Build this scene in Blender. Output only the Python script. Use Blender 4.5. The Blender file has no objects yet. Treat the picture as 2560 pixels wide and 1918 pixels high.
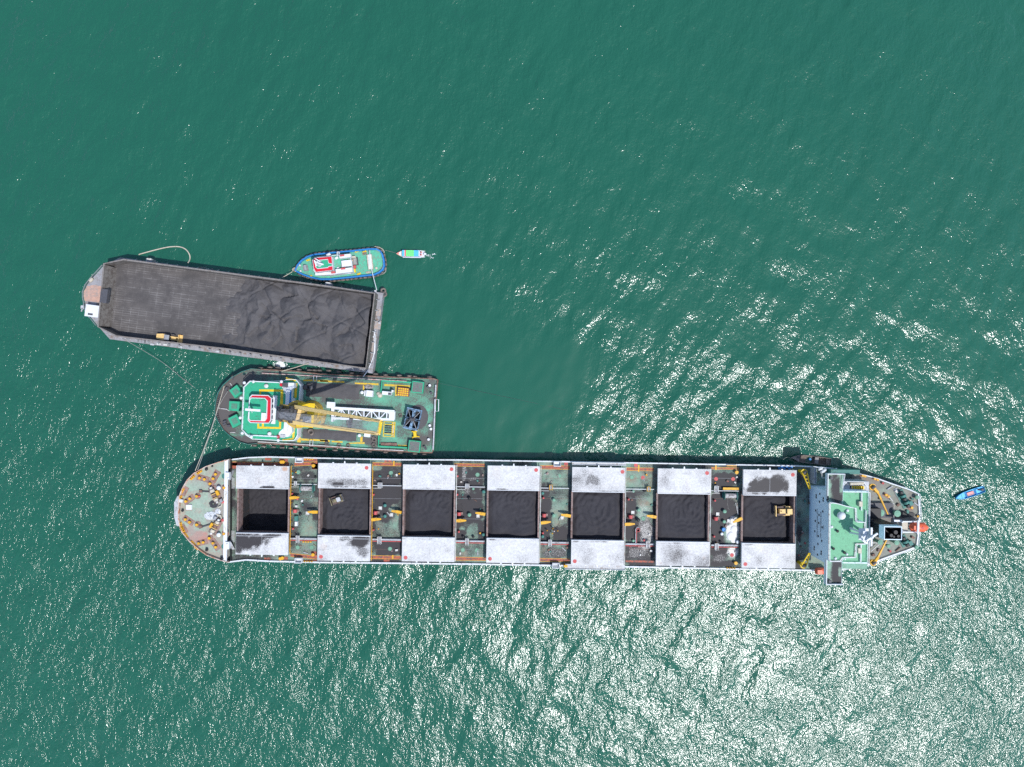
import bpy, bmesh, math, random
import numpy as np
from mathutils import Vector, Matrix

random.seed(7)
rng = np.random.default_rng(11)
scene = bpy.context.scene
COL = scene.collection
rad = math.radians

# ------------------------------------------------------------------ camera, sky, sun, exposure
CAMZ, FPX, CX, CY = 235.0, 1775.0, 1280.0, 959.0     # drone height above the sea, focal length and image centre in photo pixels
cam = bpy.data.cameras.new('camera')
cam.sensor_fit = 'HORIZONTAL'
cam.angle = 2 * math.atan(1280.0 / FPX)
cam.clip_start = 1.0
cam.clip_end = 20000.0
camo = bpy.data.objects.new('camera', cam)
camo.location = (0, 0, CAMZ)
COL.objects.link(camo)
scene.camera = camo

SUN = Vector((0.38, -0.37, 1.0)).normalized()         # towards the sun
elev = math.asin(SUN.z)
world = bpy.data.worlds.new('World')
scene.world = world
world.use_nodes = True
wn = world.node_tree
sky = wn.nodes.new('ShaderNodeTexSky')
sky.sky_type = 'NISHITA'
sky.sun_disc = False
sky.sun_elevation = elev
sky.sun_rotation = math.atan2(SUN.x, SUN.y)
sky.altitude = 0
sky.air_density = 1.0
sky.dust_density = 0.8
sky.ozone_density = 1.5
wn.nodes['Background'].inputs['Strength'].default_value = 0.15
wn.links.new(sky.outputs[0], wn.nodes['Background'].inputs['Color'])

sl = bpy.data.lights.new('sun', 'SUN')
sl.energy = 3.1
sl.angle = rad(0.53)
sl.color = (1.0, 0.985, 0.96)
slo = bpy.data.objects.new('sun', sl)
slo.rotation_euler = SUN.to_track_quat('Z', 'Y').to_euler()
slo.location = (60, -90, 300)
COL.objects.link(slo)

vs = scene.view_settings
vs.view_transform = 'Standard'
vs.look = 'None'
vs.exposure = 0.31
vs.gamma = 1.0
vs.use_curve_mapping = False
scene.cycles.use_denoising = False
scene.cycles.denoiser = 'OPENIMAGEDENOISE'
scene.cycles.denoising_input_passes = 'RGB_ALBEDO_NORMAL'
scene.cycles.denoising_prefilter = 'ACCURATE'
scene.cycles.max_bounces = 6
scene.cycles.diffuse_bounces = 3
scene.cycles.glossy_bounces = 3
scene.cycles.caustics_reflective = False
scene.cycles.caustics_refractive = False
scene.render.filter_size = 1.3

# ------------------------------------------------------------------ helpers: survey, materials, meshes
def P(px, py, z=0.0):
    """metres of a surveyed point: where it stands in the aerial photo and how high it is above the sea"""
    k = (CAMZ - z) / FPX
    return Vector(((px - CX) * k, -(py - CY) * k, z))

def crop(x0, y0, s):
    return lambda x, y: (x0 + x / s, y0 + y / s)
A = crop(420, 1120, 5.5225); B = crop(780, 1120, 5.5225); C = crop(1140, 1120, 5.5225); D = crop(1500, 1120, 5.5225)
E = crop(1820, 1120, 5.523); F = crop(1980, 1100, 4.361)
V = crop(520, 900, 6.903); W = crop(800, 900, 6.903)
G = crop(190, 600, 5.53); H = crop(560, 640, 5.267)
U = crop(700, 600, 7.9)
I = lambda x, y: (x, y)

def nodes(m):
    m.use_nodes = True
    nt = m.node_tree
    return nt, nt.nodes['Principled BSDF']

MATS = {}
def mat(name, col, rough=0.6, metal=0.0, var=0.16, scale=1.6, dirt=None, damt=0.0, dscale=0.9, bump=0.0):
    """paint / steel / rubber with blotchy tone, optional grime in patches, optional fine relief"""
    m = bpy.data.materials.new(name)
    nt, b = nodes(m)
    N, Lk = nt.nodes, nt.links
    geo = N.new('ShaderNodeNewGeometry')
    n1 = N.new('ShaderNodeTexNoise'); n1.inputs['Scale'].default_value = scale; n1.inputs['Detail'].default_value = 6; n1.inputs['Roughness'].default_value = 0.65
    Lk.new(geo.outputs['Position'], n1.inputs['Vector'])
    mx = N.new('ShaderNodeMix'); mx.data_type = 'RGBA'
    rp = N.new('ShaderNodeMapRange'); rp.inputs['From Min'].default_value = 0.3; rp.inputs['From Max'].default_value = 0.7
    Lk.new(n1.outputs['Fac'], rp.inputs['Value']); Lk.new(rp.outputs['Result'], mx.inputs['Factor'])
    mx.inputs['A'].default_value = [c * (1 - var) for c in col] + [1]
    mx.inputs['B'].default_value = [min(1, c * (1 + var)) for c in col] + [1]
    out = mx.outputs['Result']
    if dirt:
        n2 = N.new('ShaderNodeTexNoise'); n2.inputs['Scale'].default_value = dscale; n2.inputs['Detail'].default_value = 8; n2.inputs['Roughness'].default_value = 0.75
        Lk.new(geo.outputs['Position'], n2.inputs['Vector'])
        r2 = N.new('ShaderNodeMapRange'); t = 0.68 - 0.36 * damt
        r2.inputs['From Min'].default_value = t - 0.05; r2.inputs['From Max'].default_value = t + 0.09
        Lk.new(n2.outputs['Fac'], r2.inputs['Value'])
        m2 = N.new('ShaderNodeMix'); m2.data_type = 'RGBA'
        Lk.new(r2.outputs['Result'], m2.inputs['Factor']); Lk.new(out, m2.inputs['A']); m2.inputs['B'].default_value = list(dirt) + [1]
        out = m2.outputs['Result']
    Lk.new(out, b.inputs['Base Color'])
    b.inputs['Roughness'].default_value = rough
    b.inputs['Metallic'].default_value = metal
    b.inputs['Specular IOR Level'].default_value = 0.3
    if bump:
        n3 = N.new('ShaderNodeTexNoise'); n3.inputs['Scale'].default_value = 6; n3.inputs['Detail'].default_value = 5
        Lk.new(geo.outputs['Position'], n3.inputs['Vector'])
        bp = N.new('ShaderNodeBump'); bp.inputs['Strength'].default_value = 1; bp.inputs['Distance'].default_value = bump
        Lk.new(n3.outputs['Fac'], bp.inputs['Height']); Lk.new(bp.outputs['Normal'], b.inputs['Normal'])
    MATS[name] = m
    return m

def stained(name, base, dust=(0.047, 0.043, 0.045), white=(0.72, 0.70, 0.66), rust=(0.36, 0.12, 0.06), rough=0.65, var=0.12, fine=3.4, base2=None):
    """painted steel whose coal dust (R), white powder (G) and rust (B) lie where the stain map 'mask' of the mesh puts them"""
    m = bpy.data.materials.new(name)
    nt, b = nodes(m)
    N, Lk = nt.nodes, nt.links
    geo = N.new('ShaderNodeNewGeometry')
    at = N.new('ShaderNodeAttribute'); at.attribute_name = 'mask'
    sep = N.new('ShaderNodeSeparateColor'); Lk.new(at.outputs['Color'], sep.inputs['Color'])
    na = N.new('ShaderNodeTexNoise'); na.inputs['Scale'].default_value = 0.45; na.inputs['Detail'].default_value = 7; na.inputs['Roughness'].default_value = 0.7
    nb = N.new('ShaderNodeTexNoise'); nb.inputs['Scale'].default_value = fine; nb.inputs['Detail'].default_value = 9; nb.inputs['Roughness'].default_value = 0.82
    for n in (na, nb): Lk.new(geo.outputs['Position'], n.inputs['Vector'])
    mx = N.new('ShaderNodeMix'); mx.data_type = 'RGBA'
    rp = N.new('ShaderNodeMapRange'); rp.inputs['From Min'].default_value = 0.33; rp.inputs['From Max'].default_value = 0.67
    Lk.new(na.outputs['Fac'], rp.inputs['Value']); Lk.new(rp.outputs['Result'], mx.inputs['Factor'])
    b2 = base2 or [c * (1 - var) for c in base]
    mx.inputs['A'].default_value = list(b2) + [1]
    mx.inputs['B'].default_value = [min(1, c * (1 + var)) for c in base] + [1]
    out = mx.outputs['Result']
    # a thin grey film of dust round the patches, with no edge of its own
    fl_ = N.new('ShaderNodeMath'); fl_.operation = 'MULTIPLY'; Lk.new(sep.outputs['Red'], fl_.inputs[0]); Lk.new(na.outputs['Fac'], fl_.inputs[1])
    mf = N.new('ShaderNodeMix'); mf.data_type = 'RGBA'; Lk.new(fl_.outputs[0], mf.inputs['Factor']); Lk.new(out, mf.inputs['A']); mf.inputs['B'].default_value = [min(1, c * 1.9) for c in dust] + [1]
    # pale scuffs and dark specks of an old coat of paint
    ns = N.new('ShaderNodeTexNoise'); ns.inputs['Scale'].default_value = 1.7; ns.inputs['Detail'].default_value = 8; ns.inputs['Roughness'].default_value = 0.85
    Lk.new(geo.outputs['Position'], ns.inputs['Vector'])
    rs = N.new('ShaderNodeMapRange'); rs.inputs['From Min'].default_value = 0.36; rs.inputs['From Max'].default_value = 0.64; rs.inputs['To Min'].default_value = 0.74; rs.inputs['To Max'].default_value = 1.2
    Lk.new(ns.outputs['Fac'], rs.inputs['Value'])
    mv = N.new('ShaderNodeMix'); mv.data_type = 'RGBA'; mv.blend_type = 'MULTIPLY'; mv.inputs['Factor'].default_value = 1.0
    Lk.new(mf.outputs['Result'], mv.inputs['A']); Lk.new(rs.outputs['Result'], mv.inputs['B'])
    out = mv.outputs['Result']
    for ch, col, soft in (('Blue', rust, 0.16), ('Red', dust, 0.10), ('Green', white, 0.10)):
        # coverage + grain > 1/2
        ad = N.new('ShaderNodeMath'); ad.operation = 'MULTIPLY_ADD'
        Lk.new(nb.outputs['Fac'], ad.inputs[0]); ad.inputs[1].default_value = 2.4; ad.inputs[2].default_value = -1.2
        a2 = N.new('ShaderNodeMath'); a2.operation = 'ADD'
        Lk.new(ad.outputs[0], a2.inputs[0]); Lk.new(sep.outputs[ch], a2.inputs[1])
        r = N.new('ShaderNodeMapRange'); r.inputs['From Min'].default_value = 0.5 - soft; r.inputs['From Max'].default_value = 0.5 + soft * 2
        Lk.new(a2.outputs[0], r.inputs['Value'])
        m2 = N.new('ShaderNodeMix'); m2.data_type = 'RGBA'
        Lk.new(r.outputs['Result'], m2.inputs['Factor']); Lk.new(out, m2.inputs['A']); m2.inputs['B'].default_value = list(col) + [1]
        out = m2.outputs['Result']
    Lk.new(out, b.inputs['Base Color'])
    b.inputs['Roughness'].default_value = rough
    b.inputs['Specular IOR Level'].default_value = 0.25
    return m

RUSTC = (0.20, 0.08, 0.045); COALC = (0.045, 0.042, 0.044)
white = mat('white_paint', (0.68, 0.70, 0.72), 0.5, dirt=(0.42, 0.36, 0.30), damt=0.12, var=0.06)
housesky = mat('house_white_skylight_tint', (0.70, 0.86, 0.99), 0.5, dirt=(0.62, 0.77, 0.90), damt=0.1, var=0.04, scale=.5)  # white paint with the blue skylight of shaded faces mixed into its colour
offwhite = mat('weathered_white_paint', (0.60, 0.60, 0.58), 0.55, dirt=(0.30, 0.19, 0.13), damt=0.3, var=0.1)
bowrim = mat('rust_streaked_white_paint', (0.60, 0.50, 0.44), 0.6, dirt=(0.46, 0.20, 0.11), damt=0.5, dscale=0.7)
greyp = mat('grey_paint', (0.30, 0.31, 0.33), 0.6, dirt=(0.16, 0.12, 0.10), damt=0.3)
lgrey = mat('light_grey_paint', (0.46, 0.47, 0.49), 0.6, dirt=(0.2, 0.15, 0.12), damt=0.3)
dgrey = mat('dark_grey_steel', (0.08, 0.08, 0.09), 0.55, dirt=(0.14, 0.09, 0.06), damt=0.2)
black = mat('black_paint', (0.018, 0.018, 0.02), 0.5, var=0.3)
rubber = mat('old_rubber', (0.11, 0.095, 0.088), 0.85, var=0.35, dirt=(0.26, 0.21, 0.18), damt=0.45, bump=0.02)
green = mat('sea_green_paint', (0.17, 0.34, 0.24), 0.6, dirt=(0.09, 0.085, 0.075), damt=0.2)
dkgreen = mat('dark_teal_paint', (0.06, 0.20, 0.17), 0.55, dirt=(0.05, 0.06, 0.05), damt=0.25)
bgreen = mat('bright_green_paint', (0.035, 0.36, 0.20), 0.55, dirt=(0.07, 0.10, 0.08), damt=0.22, var=0.1)
roofg = mat('roof_green_paint', (0.15, 0.40, 0.23), 0.6, dirt=(0.10, 0.20, 0.13), damt=0.2, var=0.1)
orange = mat('orange_red_paint', (0.46, 0.11, 0.06), 0.6, dirt=(0.12, 0.085, 0.075), damt=0.52, dscale=1.4)
pinkred = mat('faded_red_paint', (0.52, 0.10, 0.10), 0.6, dirt=(0.2, 0.08, 0.06), damt=0.25)
red = mat('bright_red_paint', (0.56, 0.016, 0.035), 0.5, dirt=(0.3, 0.05, 0.05), damt=0.15)
yellow = mat('yellow_paint', (0.68, 0.36, 0.025), 0.5, dirt=(0.30, 0.15, 0.04), damt=0.25)
byellow = mat('bright_yellow_paint', (0.74, 0.50, 0.02), 0.5, dirt=(0.3, 0.24, 0.08), damt=0.2)
cyellow = mat('crane_yellow_paint', (0.74, 0.50, 0.20), 0.5, dirt=(0.58, 0.36, 0.14), damt=0.15)
blue = mat('tug_blue_paint', (0.025, 0.20, 0.50), 0.45, dirt=(0.04, 0.09, 0.2), damt=0.25)
gblue = mat('grab_blue_paint', (0.20, 0.33, 0.48), 0.55, dirt=(0.05, 0.06, 0.07), damt=0.45, dscale=1.5)
rustm = mat('rusty_steel', (0.24, 0.14, 0.11), 0.75, dirt=(0.11, 0.07, 0.055), damt=0.5)
coam = mat('coaming_primer', (0.29, 0.21, 0.19), 0.7, dirt=(0.17, 0.10, 0.08), damt=0.45)
padm = mat('pad_primer', (0.30, 0.20, 0.18), 0.7, dirt=(0.15, 0.12, 0.10), damt=0.4)
hullblk = mat('hull_black_paint', (0.03, 0.032, 0.035), 0.5, dirt=(0.08, 0.05, 0.04), damt=0.3)
ropem = mat('pale_rope', (0.52, 0.47, 0.38), 0.9, var=0.2)
drope = mat('grey_rope', (0.30, 0.29, 0.27), 0.9, var=0.25)
wire = mat('greasy_wire', (0.05, 0.05, 0.05), 0.5)
lifeo = mat('lifeboat_orange', (0.70, 0.13, 0.06), 0.4, var=0.06)
glass = mat('dark_glass', (0.02, 0.03, 0.04), 0.12, var=0.1)
skin = mat('skin', (0.30, 0.16, 0.10), 0.6)
chainm = mat('pale_chain', (0.45, 0.43, 0.42), 0.7, var=0.4, dirt=(0.1, 0.08, 0.07), damt=0.4)
tarp = mat('white_canvas', (0.76, 0.75, 0.74), 0.8, var=0.12, bump=0.05)
woodd = mat('grey_wood', (0.20, 0.16, 0.13), 0.8, var=0.3, dirt=(0.07, 0.06, 0.055), damt=0.4)
deckG = stained('carrier_deck_paint', (0.19, 0.37, 0.265), rust=(0.30, 0.14, 0.09), base2=(0.25, 0.29, 0.24))
deckF = stained('forecastle_deck_paint', (0.23, 0.385, 0.28), dust=(0.29, 0.25, 0.23), rust=(0.47, 0.20, 0.17), base2=(0.27, 0.35, 0.28))
deckV = stained('crane_barge_deck_paint', (0.085, 0.43, 0.265), dust=(0.105, 0.095, 0.092), rust=(0.25, 0.13, 0.09), base2=(0.13, 0.36, 0.25))
tugdeck = mat('tug_deck_paint', (0.10, 0.44, 0.29), 0.65, dirt=(0.19, 0.27, 0.21), damt=0.42, dscale=1.3)
worny = mat('worn_yellow_line', (0.72, 0.47, 0.03), 0.6, dirt=(0.22, 0.20, 0.13), damt=0.38, dscale=1.6)
dull = mat('dull_olive_machine', (0.22, 0.19, 0.11), 0.6, dirt=(0.07, 0.07, 0.07), damt=0.4)
covw = stained('hatch_cover_paint', (0.675, 0.675, 0.67), white=(0.76, 0.77, 0.78), rust=(0.52, 0.30, 0.18), rough=0.55, var=0.04, base2=(0.60, 0.60, 0.595), fine=3.6)

class MB:
    """collects shapes; build() links them as one mesh object"""
    def __init__(s): s.v = []; s.f = []
    def add(s, vs, fs):
        n = len(s.v); s.v += [tuple(v) for v in vs]; s.f += [tuple(i + n for i in f) for f in fs]; return s
    def box(s, x0, y0, z0, x1, y1, z1, ang=0.0):
        cx, cy = (x0 + x1) / 2, (y0 + y1) / 2
        c, n = math.cos(ang), math.sin(ang)
        q = []
        for z in (z0, z1):
            for x, y in ((x0, y0), (x1, y0), (x1, y1), (x0, y1)):
                dx, dy = x - cx, y - cy
                q.append((cx + dx * c - dy * n, cy + dx * n + dy * c, z))
        return s.add(q, [(3, 2, 1, 0), (4, 5, 6, 7), (0, 1, 5, 4), (1, 2, 6, 5), (2, 3, 7, 6), (3, 0, 4, 7)])
    def cbox(s, c, sx, sy, sz, ang=0.0):
        return s.box(c[0] - sx / 2, c[1] - sy / 2, c[2], c[0] + sx / 2, c[1] + sy / 2, c[2] + sz, ang)
    def beam(s, p, q, w, h=None, w2=None, h2=None):
        p, q = Vector(p), Vector(q); h = h or w; w2 = w2 or w; h2 = h2 or h
        d = (q - p).normalized(); up = Vector((0, 0, 1)) if abs(d.z) < 0.95 else Vector((1, 0, 0))
        a = d.cross(up).normalized(); u = a.cross(d).normalized()
        vs = []
        for c, ww, hh in ((p, w, h), (q, w2, h2)):
            vs += [c - a * ww / 2 - u * hh / 2, c + a * ww / 2 - u * hh / 2, c + a * ww / 2 + u * hh / 2, c - a * ww / 2 + u * hh / 2]
        return s.add(vs, [(0, 3, 2, 1), (4, 5, 6, 7), (0, 1, 5, 4), (1, 2, 6, 5), (2, 3, 7, 6), (3, 0, 4, 7)])
    def cyl(s, p, q, r, r2=None, n=12):
        p, q = Vector(p), Vector(q); r2 = r if r2 is None else r2
        d = (q - p).normalized(); up = Vector((0, 0, 1)) if abs(d.z) < 0.95 else Vector((1, 0, 0))
        a = d.cross(up).normalized(); u = a.cross(d).normalized()
        vs = []
        for c, rr in ((p, r), (q, r2)):
            vs += [c + a * math.cos(2 * math.pi * i / n) * rr + u * math.sin(2 * math.pi * i / n) * rr for i in range(n)]
        fs = [(i, (i + 1) % n, n + (i + 1) % n, n + i) for i in range(n)] + [tuple(range(n))[::-1], tuple(range(n, 2 * n))]
        return s.add(vs, fs)
    def vcyl(s, x, y, z0, z1, r, r2=None, n=14): return s.cyl((x, y, z0), (x, y, z1), r, r2, n)
    def dome(s, x, y, z, r, h, n=16, m=5):
        vs = []; fs = []
        for j in range(m):
            t = math.pi / 2 * j / m
            vs += [(x + r * math.cos(t) * math.cos(2 * math.pi * i / n), y + r * math.cos(t) * math.sin(2 * math.pi * i / n), z + h * math.sin(t)) for i in range(n)]
        vs.append((x, y, z + h))
        for j in range(m - 1):
            fs += [(j * n + i, j * n + (i + 1) % n, (j + 1) * n + (i + 1) % n, (j + 1) * n + i) for i in range(n)]
        fs += [((m - 1) * n + i, (m - 1) * n + (i + 1) % n, m * n) for i in range(n)]
        return s.add(vs, fs)
    def tube(s, pts, r, n=6):
        pts = [Vector(p) for p in pts]; vs = []; fs = []
        for k, p in enumerate(pts):
            d = (pts[min(k + 1, len(pts) - 1)] - pts[max(k - 1, 0)]).normalized()
            up = Vector((0, 0, 1)) if abs(d.z) < 0.95 else Vector((1, 0, 0))
            a = d.cross(up).normalized(); u = a.cross(d).normalized()
            vs += [p + a * math.cos(2 * math.pi * i / n) * r + u * math.sin(2 * math.pi * i / n) * r for i in range(n)]
        for k in range(len(pts) - 1):
            fs += [(k * n + i, k * n + (i + 1) % n, (k + 1) * n + (i + 1) % n, (k + 1) * n + i) for i in range(n)]
        fs += [tuple(range(n))[::-1], tuple(range((len(pts) - 1) * n, len(pts) * n))]
        return s.add(vs, fs)
    def prism(s, poly, z0, z1, top=True, bottom=True):
        n = len(poly)
        ar = sum(poly[i][0] * poly[(i + 1) % n][1] - poly[(i + 1) % n][0] * poly[i][1] for i in range(n))
        if ar < 0: poly = poly[::-1]
        vs = [(p[0], p[1], z0) for p in poly] + [(p[0], p[1], z1) for p in poly]
        fs = [(i, (i + 1) % n, n + (i + 1) % n, n + i) for i in range(n)]
        if bottom: fs.append(tuple(range(n))[::-1])
        if top: fs.append(tuple(range(n, 2 * n)))
        return s.add(vs, fs)
    def strip(s, pts, w, z0, z1, closed=False):
        """a wall of thickness w along a plan line"""
        pts = [Vector((p[0], p[1])) for p in pts]; n = len(pts); L_ = []; R_ = []
        for i, p in enumerate(pts):
            a = pts[(i - 1) % n] if (closed or i > 0) else p
            b = pts[(i + 1) % n] if (closed or i < n - 1) else p
            d = (b - a).normalized(); nn = Vector((-d.y, d.x)) * w / 2
            L_.append(p + nn); R_.append(p - nn)
        vs = []
        for i in range(n): vs += [(R_[i].x, R_[i].y, z0), (L_[i].x, L_[i].y, z0), (L_[i].x, L_[i].y, z1), (R_[i].x, R_[i].y, z1)]
        fs = []
        for i in range(n if closed else n - 1):
            a = i * 4; b = ((i + 1) % n) * 4
            fs += [(a + k, b + k, b + (k + 1) % 4, a + (k + 1) % 4) for k in range(4)]
        if not closed: fs += [(0, 1, 2, 3), tuple((n - 1) * 4 + k for k in (3, 2, 1, 0))]
        return s.add(vs, fs)
    def torus(s, c, R, r, axis='z', n=16, m=7):
        vs = []; fs = []
        for i in range(n):
            t = 2 * math.pi * i / n
            for j in range(m):
                p = 2 * math.pi * j / m
                a, b, h = (R + r * math.cos(p)) * math.cos(t), (R + r * math.cos(p)) * math.sin(t), r * math.sin(p)
                v = (a, b, h) if axis == 'z' else ((a, h, b) if axis == 'y' else (h, a, b))
                vs.append((c[0] + v[0], c[1] + v[1], c[2] + v[2]))
        for i in range(n):
            for j in range(m):
                fs.append((i * m + j, ((i + 1) % n) * m + j, ((i + 1) % n) * m + (j + 1) % m, i * m + (j + 1) % m))
        return s.add(vs, fs)
    def mesh(s, name, m, smooth=False):
        me = bpy.data.meshes.new(name); me.from_pydata(s.v, [], s.f); me.update()
        bm = bmesh.new(); bm.from_mesh(me); bmesh.ops.recalc_face_normals(bm, faces=bm.faces); bm.to_mesh(me); bm.free()
        if smooth: me.polygons.foreach_set('use_smooth', [True] * len(me.polygons))
        me.materials.append(m)
        return me

def link(name, me, parent=None, loc=None, rz=0.0, sc=None):
    o = bpy.data.objects.new(name, me)
    COL.objects.link(o)
    if parent: o.parent = parent
    if loc is not None: o.location = loc
    if rz: o.rotation_euler = (0, 0, rz)
    if sc: o.scale = (sc, sc, sc) if not isinstance(sc, tuple) else sc
    return o

def tag(o, label, cat, group=None, kind=None):
    if label: o['label'] = label
    if cat: o['category'] = cat
    if group: o['group'] = group
    if kind: o['kind'] = kind
    return o

class T:
    """a thing: an Empty at its base that carries parts; surveyed points are turned into its own metres"""
    def __init__(s, name, label, cat, px, py, z=0.0, ang=0.0, group=None):
        s.o = bpy.data.objects.new(name, None); COL.objects.link(s.o)
        s.o.empty_display_size = 2
        s.loc = P(px, py, z); s.a = rad(ang)
        s.o.location = s.loc; s.o.rotation_euler = (0, 0, s.a)
        tag(s.o, label, cat, group)
    def w2l(s, v):
        d = Vector(v) - s.loc; c, n = math.cos(-s.a), math.sin(-s.a)
        return Vector((d.x * c - d.y * n, d.x * n + d.y * c, d.z))
    def l2w(s, v):
        c, n = math.cos(s.a), math.sin(s.a)
        return Vector((v[0] * c - v[1] * n, v[0] * n + v[1] * c, v[2])) + s.loc
    def L(s, q, z): return s.w2l(P(q[0], q[1], z))
    def k(s, cr, z):
        return (CAMZ - z) / FPX * (cr(1, 0)[0] - cr(0, 0)[0])
    def rect(s, cr, x0, y0, x1, y1, z):
        c = s.L(cr((x0 + x1) / 2, (y0 + y1) / 2), z); k = s.k(cr, z)
        return c.x - abs(x1 - x0) * k / 2, c.y - abs(y1 - y0) * k / 2, c.x + abs(x1 - x0) * k / 2, c.y + abs(y1 - y0) * k / 2
    def put(s, name, mb, m, parent=None, smooth=False, label=None, kind=None):
        o = link(name, mb.mesh(name, m, smooth), parent or s.o)
        if label: o['label'] = label
        if kind: o['kind'] = kind
        return o
    def box(s, name, cr, x0, y0, x1, y1, z0, z1, m, ang=0.0, parent=None):
        a, b, c, d = s.rect(cr, x0, y0, x1, y1, z1)
        return s.put(name, MB().box(a, b, z0, c, d, z1, rad(ang)), m, parent)
    def poly(s, name, cr, pts, z0, z1, m, parent=None):
        return s.put(name, MB().prism([tuple(s.L(cr(*p), z1))[:2] for p in pts], z0, z1), m, parent)
    def pts(s, cr, pts, z): return [s.L(cr(*p), z) for p in pts]
    def inst(s, name, me, q, z, rz=0.0, sc=None, parent=None):
        return link(name, me, parent or s.o, s.L(q, z), rz, sc)

def free(t, o, label, cat, group=None):
    """a thing that only lies on t: stands on its own in the scene"""
    o.parent = None
    o.location = t.l2w(o.location)
    o.rotation_euler = (0, 0, o.rotation_euler.z + t.a)
    return tag(o, label, cat, group)

def vnoise(x, y, seed=0):
    """smooth value noise on arrays"""
    r = np.random.default_rng(seed).random((256, 256))
    xi = np.floor(x).astype(int); yi = np.floor(y).astype(int)
    fx = x - xi; fy = y - yi
    fx = fx * fx * (3 - 2 * fx); fy = fy * fy * (3 - 2 * fy)
    g = lambda a, b: r[a % 256, b % 256]
    return (g(xi, yi) * (1 - fx) + g(xi + 1, yi) * fx) * (1 - fy) + (g(xi, yi + 1) * (1 - fx) + g(xi + 1, yi + 1) * fx) * fy
def fbm(x, y, seed=0, oct=4):
    t = 0; a = 0.5
    for i in range(oct):
        t = t + a * vnoise(x * 2 ** i + 17.3 * i, y * 2 ** i + 5.1 * i, seed + i); a *= 0.5
    return t

def blobs(px, py, lst):
    """stain map from soft patches (x, y, half width, half height, coverage); negative coverage wipes"""
    m = np.zeros_like(px)
    wob = (fbm(px * 0.09, py * 0.09, 91) - 0.47) * 1.1
    for cx, cy, rx, ry, v in lst:
        d = (np.abs((px - cx) / rx) ** 2.6 + np.abs((py - cy) / ry) ** 2.6) ** (1 / 2.6) + wob
        g = np.clip((1.42 - d) / 0.85, 0, 1)
        m = np.maximum(m, v * g) if v > 0 else m * (1 + v * np.clip((1.0 - d) / 0.6, 0, 1))
    return m
def bl(cr, lst):
    s = cr(1, 0)[0] - cr(0, 0)[0]
    return [(*cr(a, b), c * s, d * s, v) for a, b, c, d, v in lst]

def sheet(t, name, m, pieces, z, dust=(), whitep=(), rust=(), parent=None, extra=None, floor=None, rfloor=None, gain=1.0):
    """deck plating: pieces are (x0, x1, ylow(x), yhigh(x)) in the thing's metres, with a stain map"""
    V_ = []; F_ = []; n0 = 0
    for x0, x1, lo, hi in pieces:
        nx = max(2, int((x1 - x0) / 0.4) + 1)
        xs = np.linspace(x0, x1, nx); l = lo(xs) + 0 * xs; h = hi(xs) + 0 * xs
        ny = max(2, int(np.max(h - l) / 0.4) + 1)
        tt = np.linspace(0, 1, ny)
        Y = l[:, None] + (h - l)[:, None] * tt[None, :]; X = np.repeat(xs[:, None], ny, 1)
        V_.append(np.stack([X, Y, np.full_like(X, z)], -1).reshape(-1, 3))
        i, j = np.meshgrid(np.arange(nx - 1), np.arange(ny - 1), indexing='ij')
        a = n0 + i * ny + j
        F_.append(np.stack([a, a + ny, a + ny + 1, a + 1], -1).reshape(-1, 4)); n0 += nx * ny
    v = np.concatenate(V_); f = np.concatenate(F_)
    me = bpy.data.meshes.new(name)
    me.from_pydata(v.tolist(), [], f.tolist())
    c, n = math.cos(t.a), math.sin(t.a)
    wx = v[:, 0] * c - v[:, 1] * n + t.loc.x; wy = v[:, 0] * n + v[:, 1] * c + t.loc.y
    k = FPX / (CAMZ - z - t.loc.z)
    px = CX + wx * k; py = CY - wy * k
    rgb = np.zeros((len(v), 4), np.float32); rgb[:, 3] = 1
    for ch, l in ((0, dust), (1, whitep), (2, rust)):
        if len(l): rgb[:, ch] = np.clip(blobs(px, py, l) * (gain if ch == 0 else 1), 0, 1.1)
    if floor is not None: rgb[:, 0] = np.maximum(rgb[:, 0], floor * fbm(px * 0.03, py * 0.03, 5) * 2)
    if rfloor is not None: rgb[:, 2] = np.maximum(rgb[:, 2], rfloor * fbm(px * 0.05 + 40, py * 0.05, 15) * 2)
    ca = me.color_attributes.new('mask', 'FLOAT_COLOR', 'POINT')
    ca.data.foreach_set('color', rgb.ravel())
    me.materials.append(m); me.update()
    return link(name, me, parent or t.o)

def railing(pts, z, h=1.05, rails=(1.0, 0.55), step=2.2, r=0.045, rt=0.07):
    mb = MB(); pts = [Vector((p[0], p[1])) for p in pts]
    for i in range(len(pts) - 1):
        a, b = pts[i], pts[i + 1]; d = (b - a).length; n = max(1, int(d / step))
        for j in range(n + (i == len(pts) - 2)):
            q = a + (b - a) * j / n
            mb.beam((q.x, q.y, z), (q.x, q.y, z + h), r * 1.6)
        for f in rails:
            mb.beam((a.x, a.y, z + h * f), (b.x, b.y, z + h * f), rt if f == 1.0 else r)
    return mb
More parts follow.
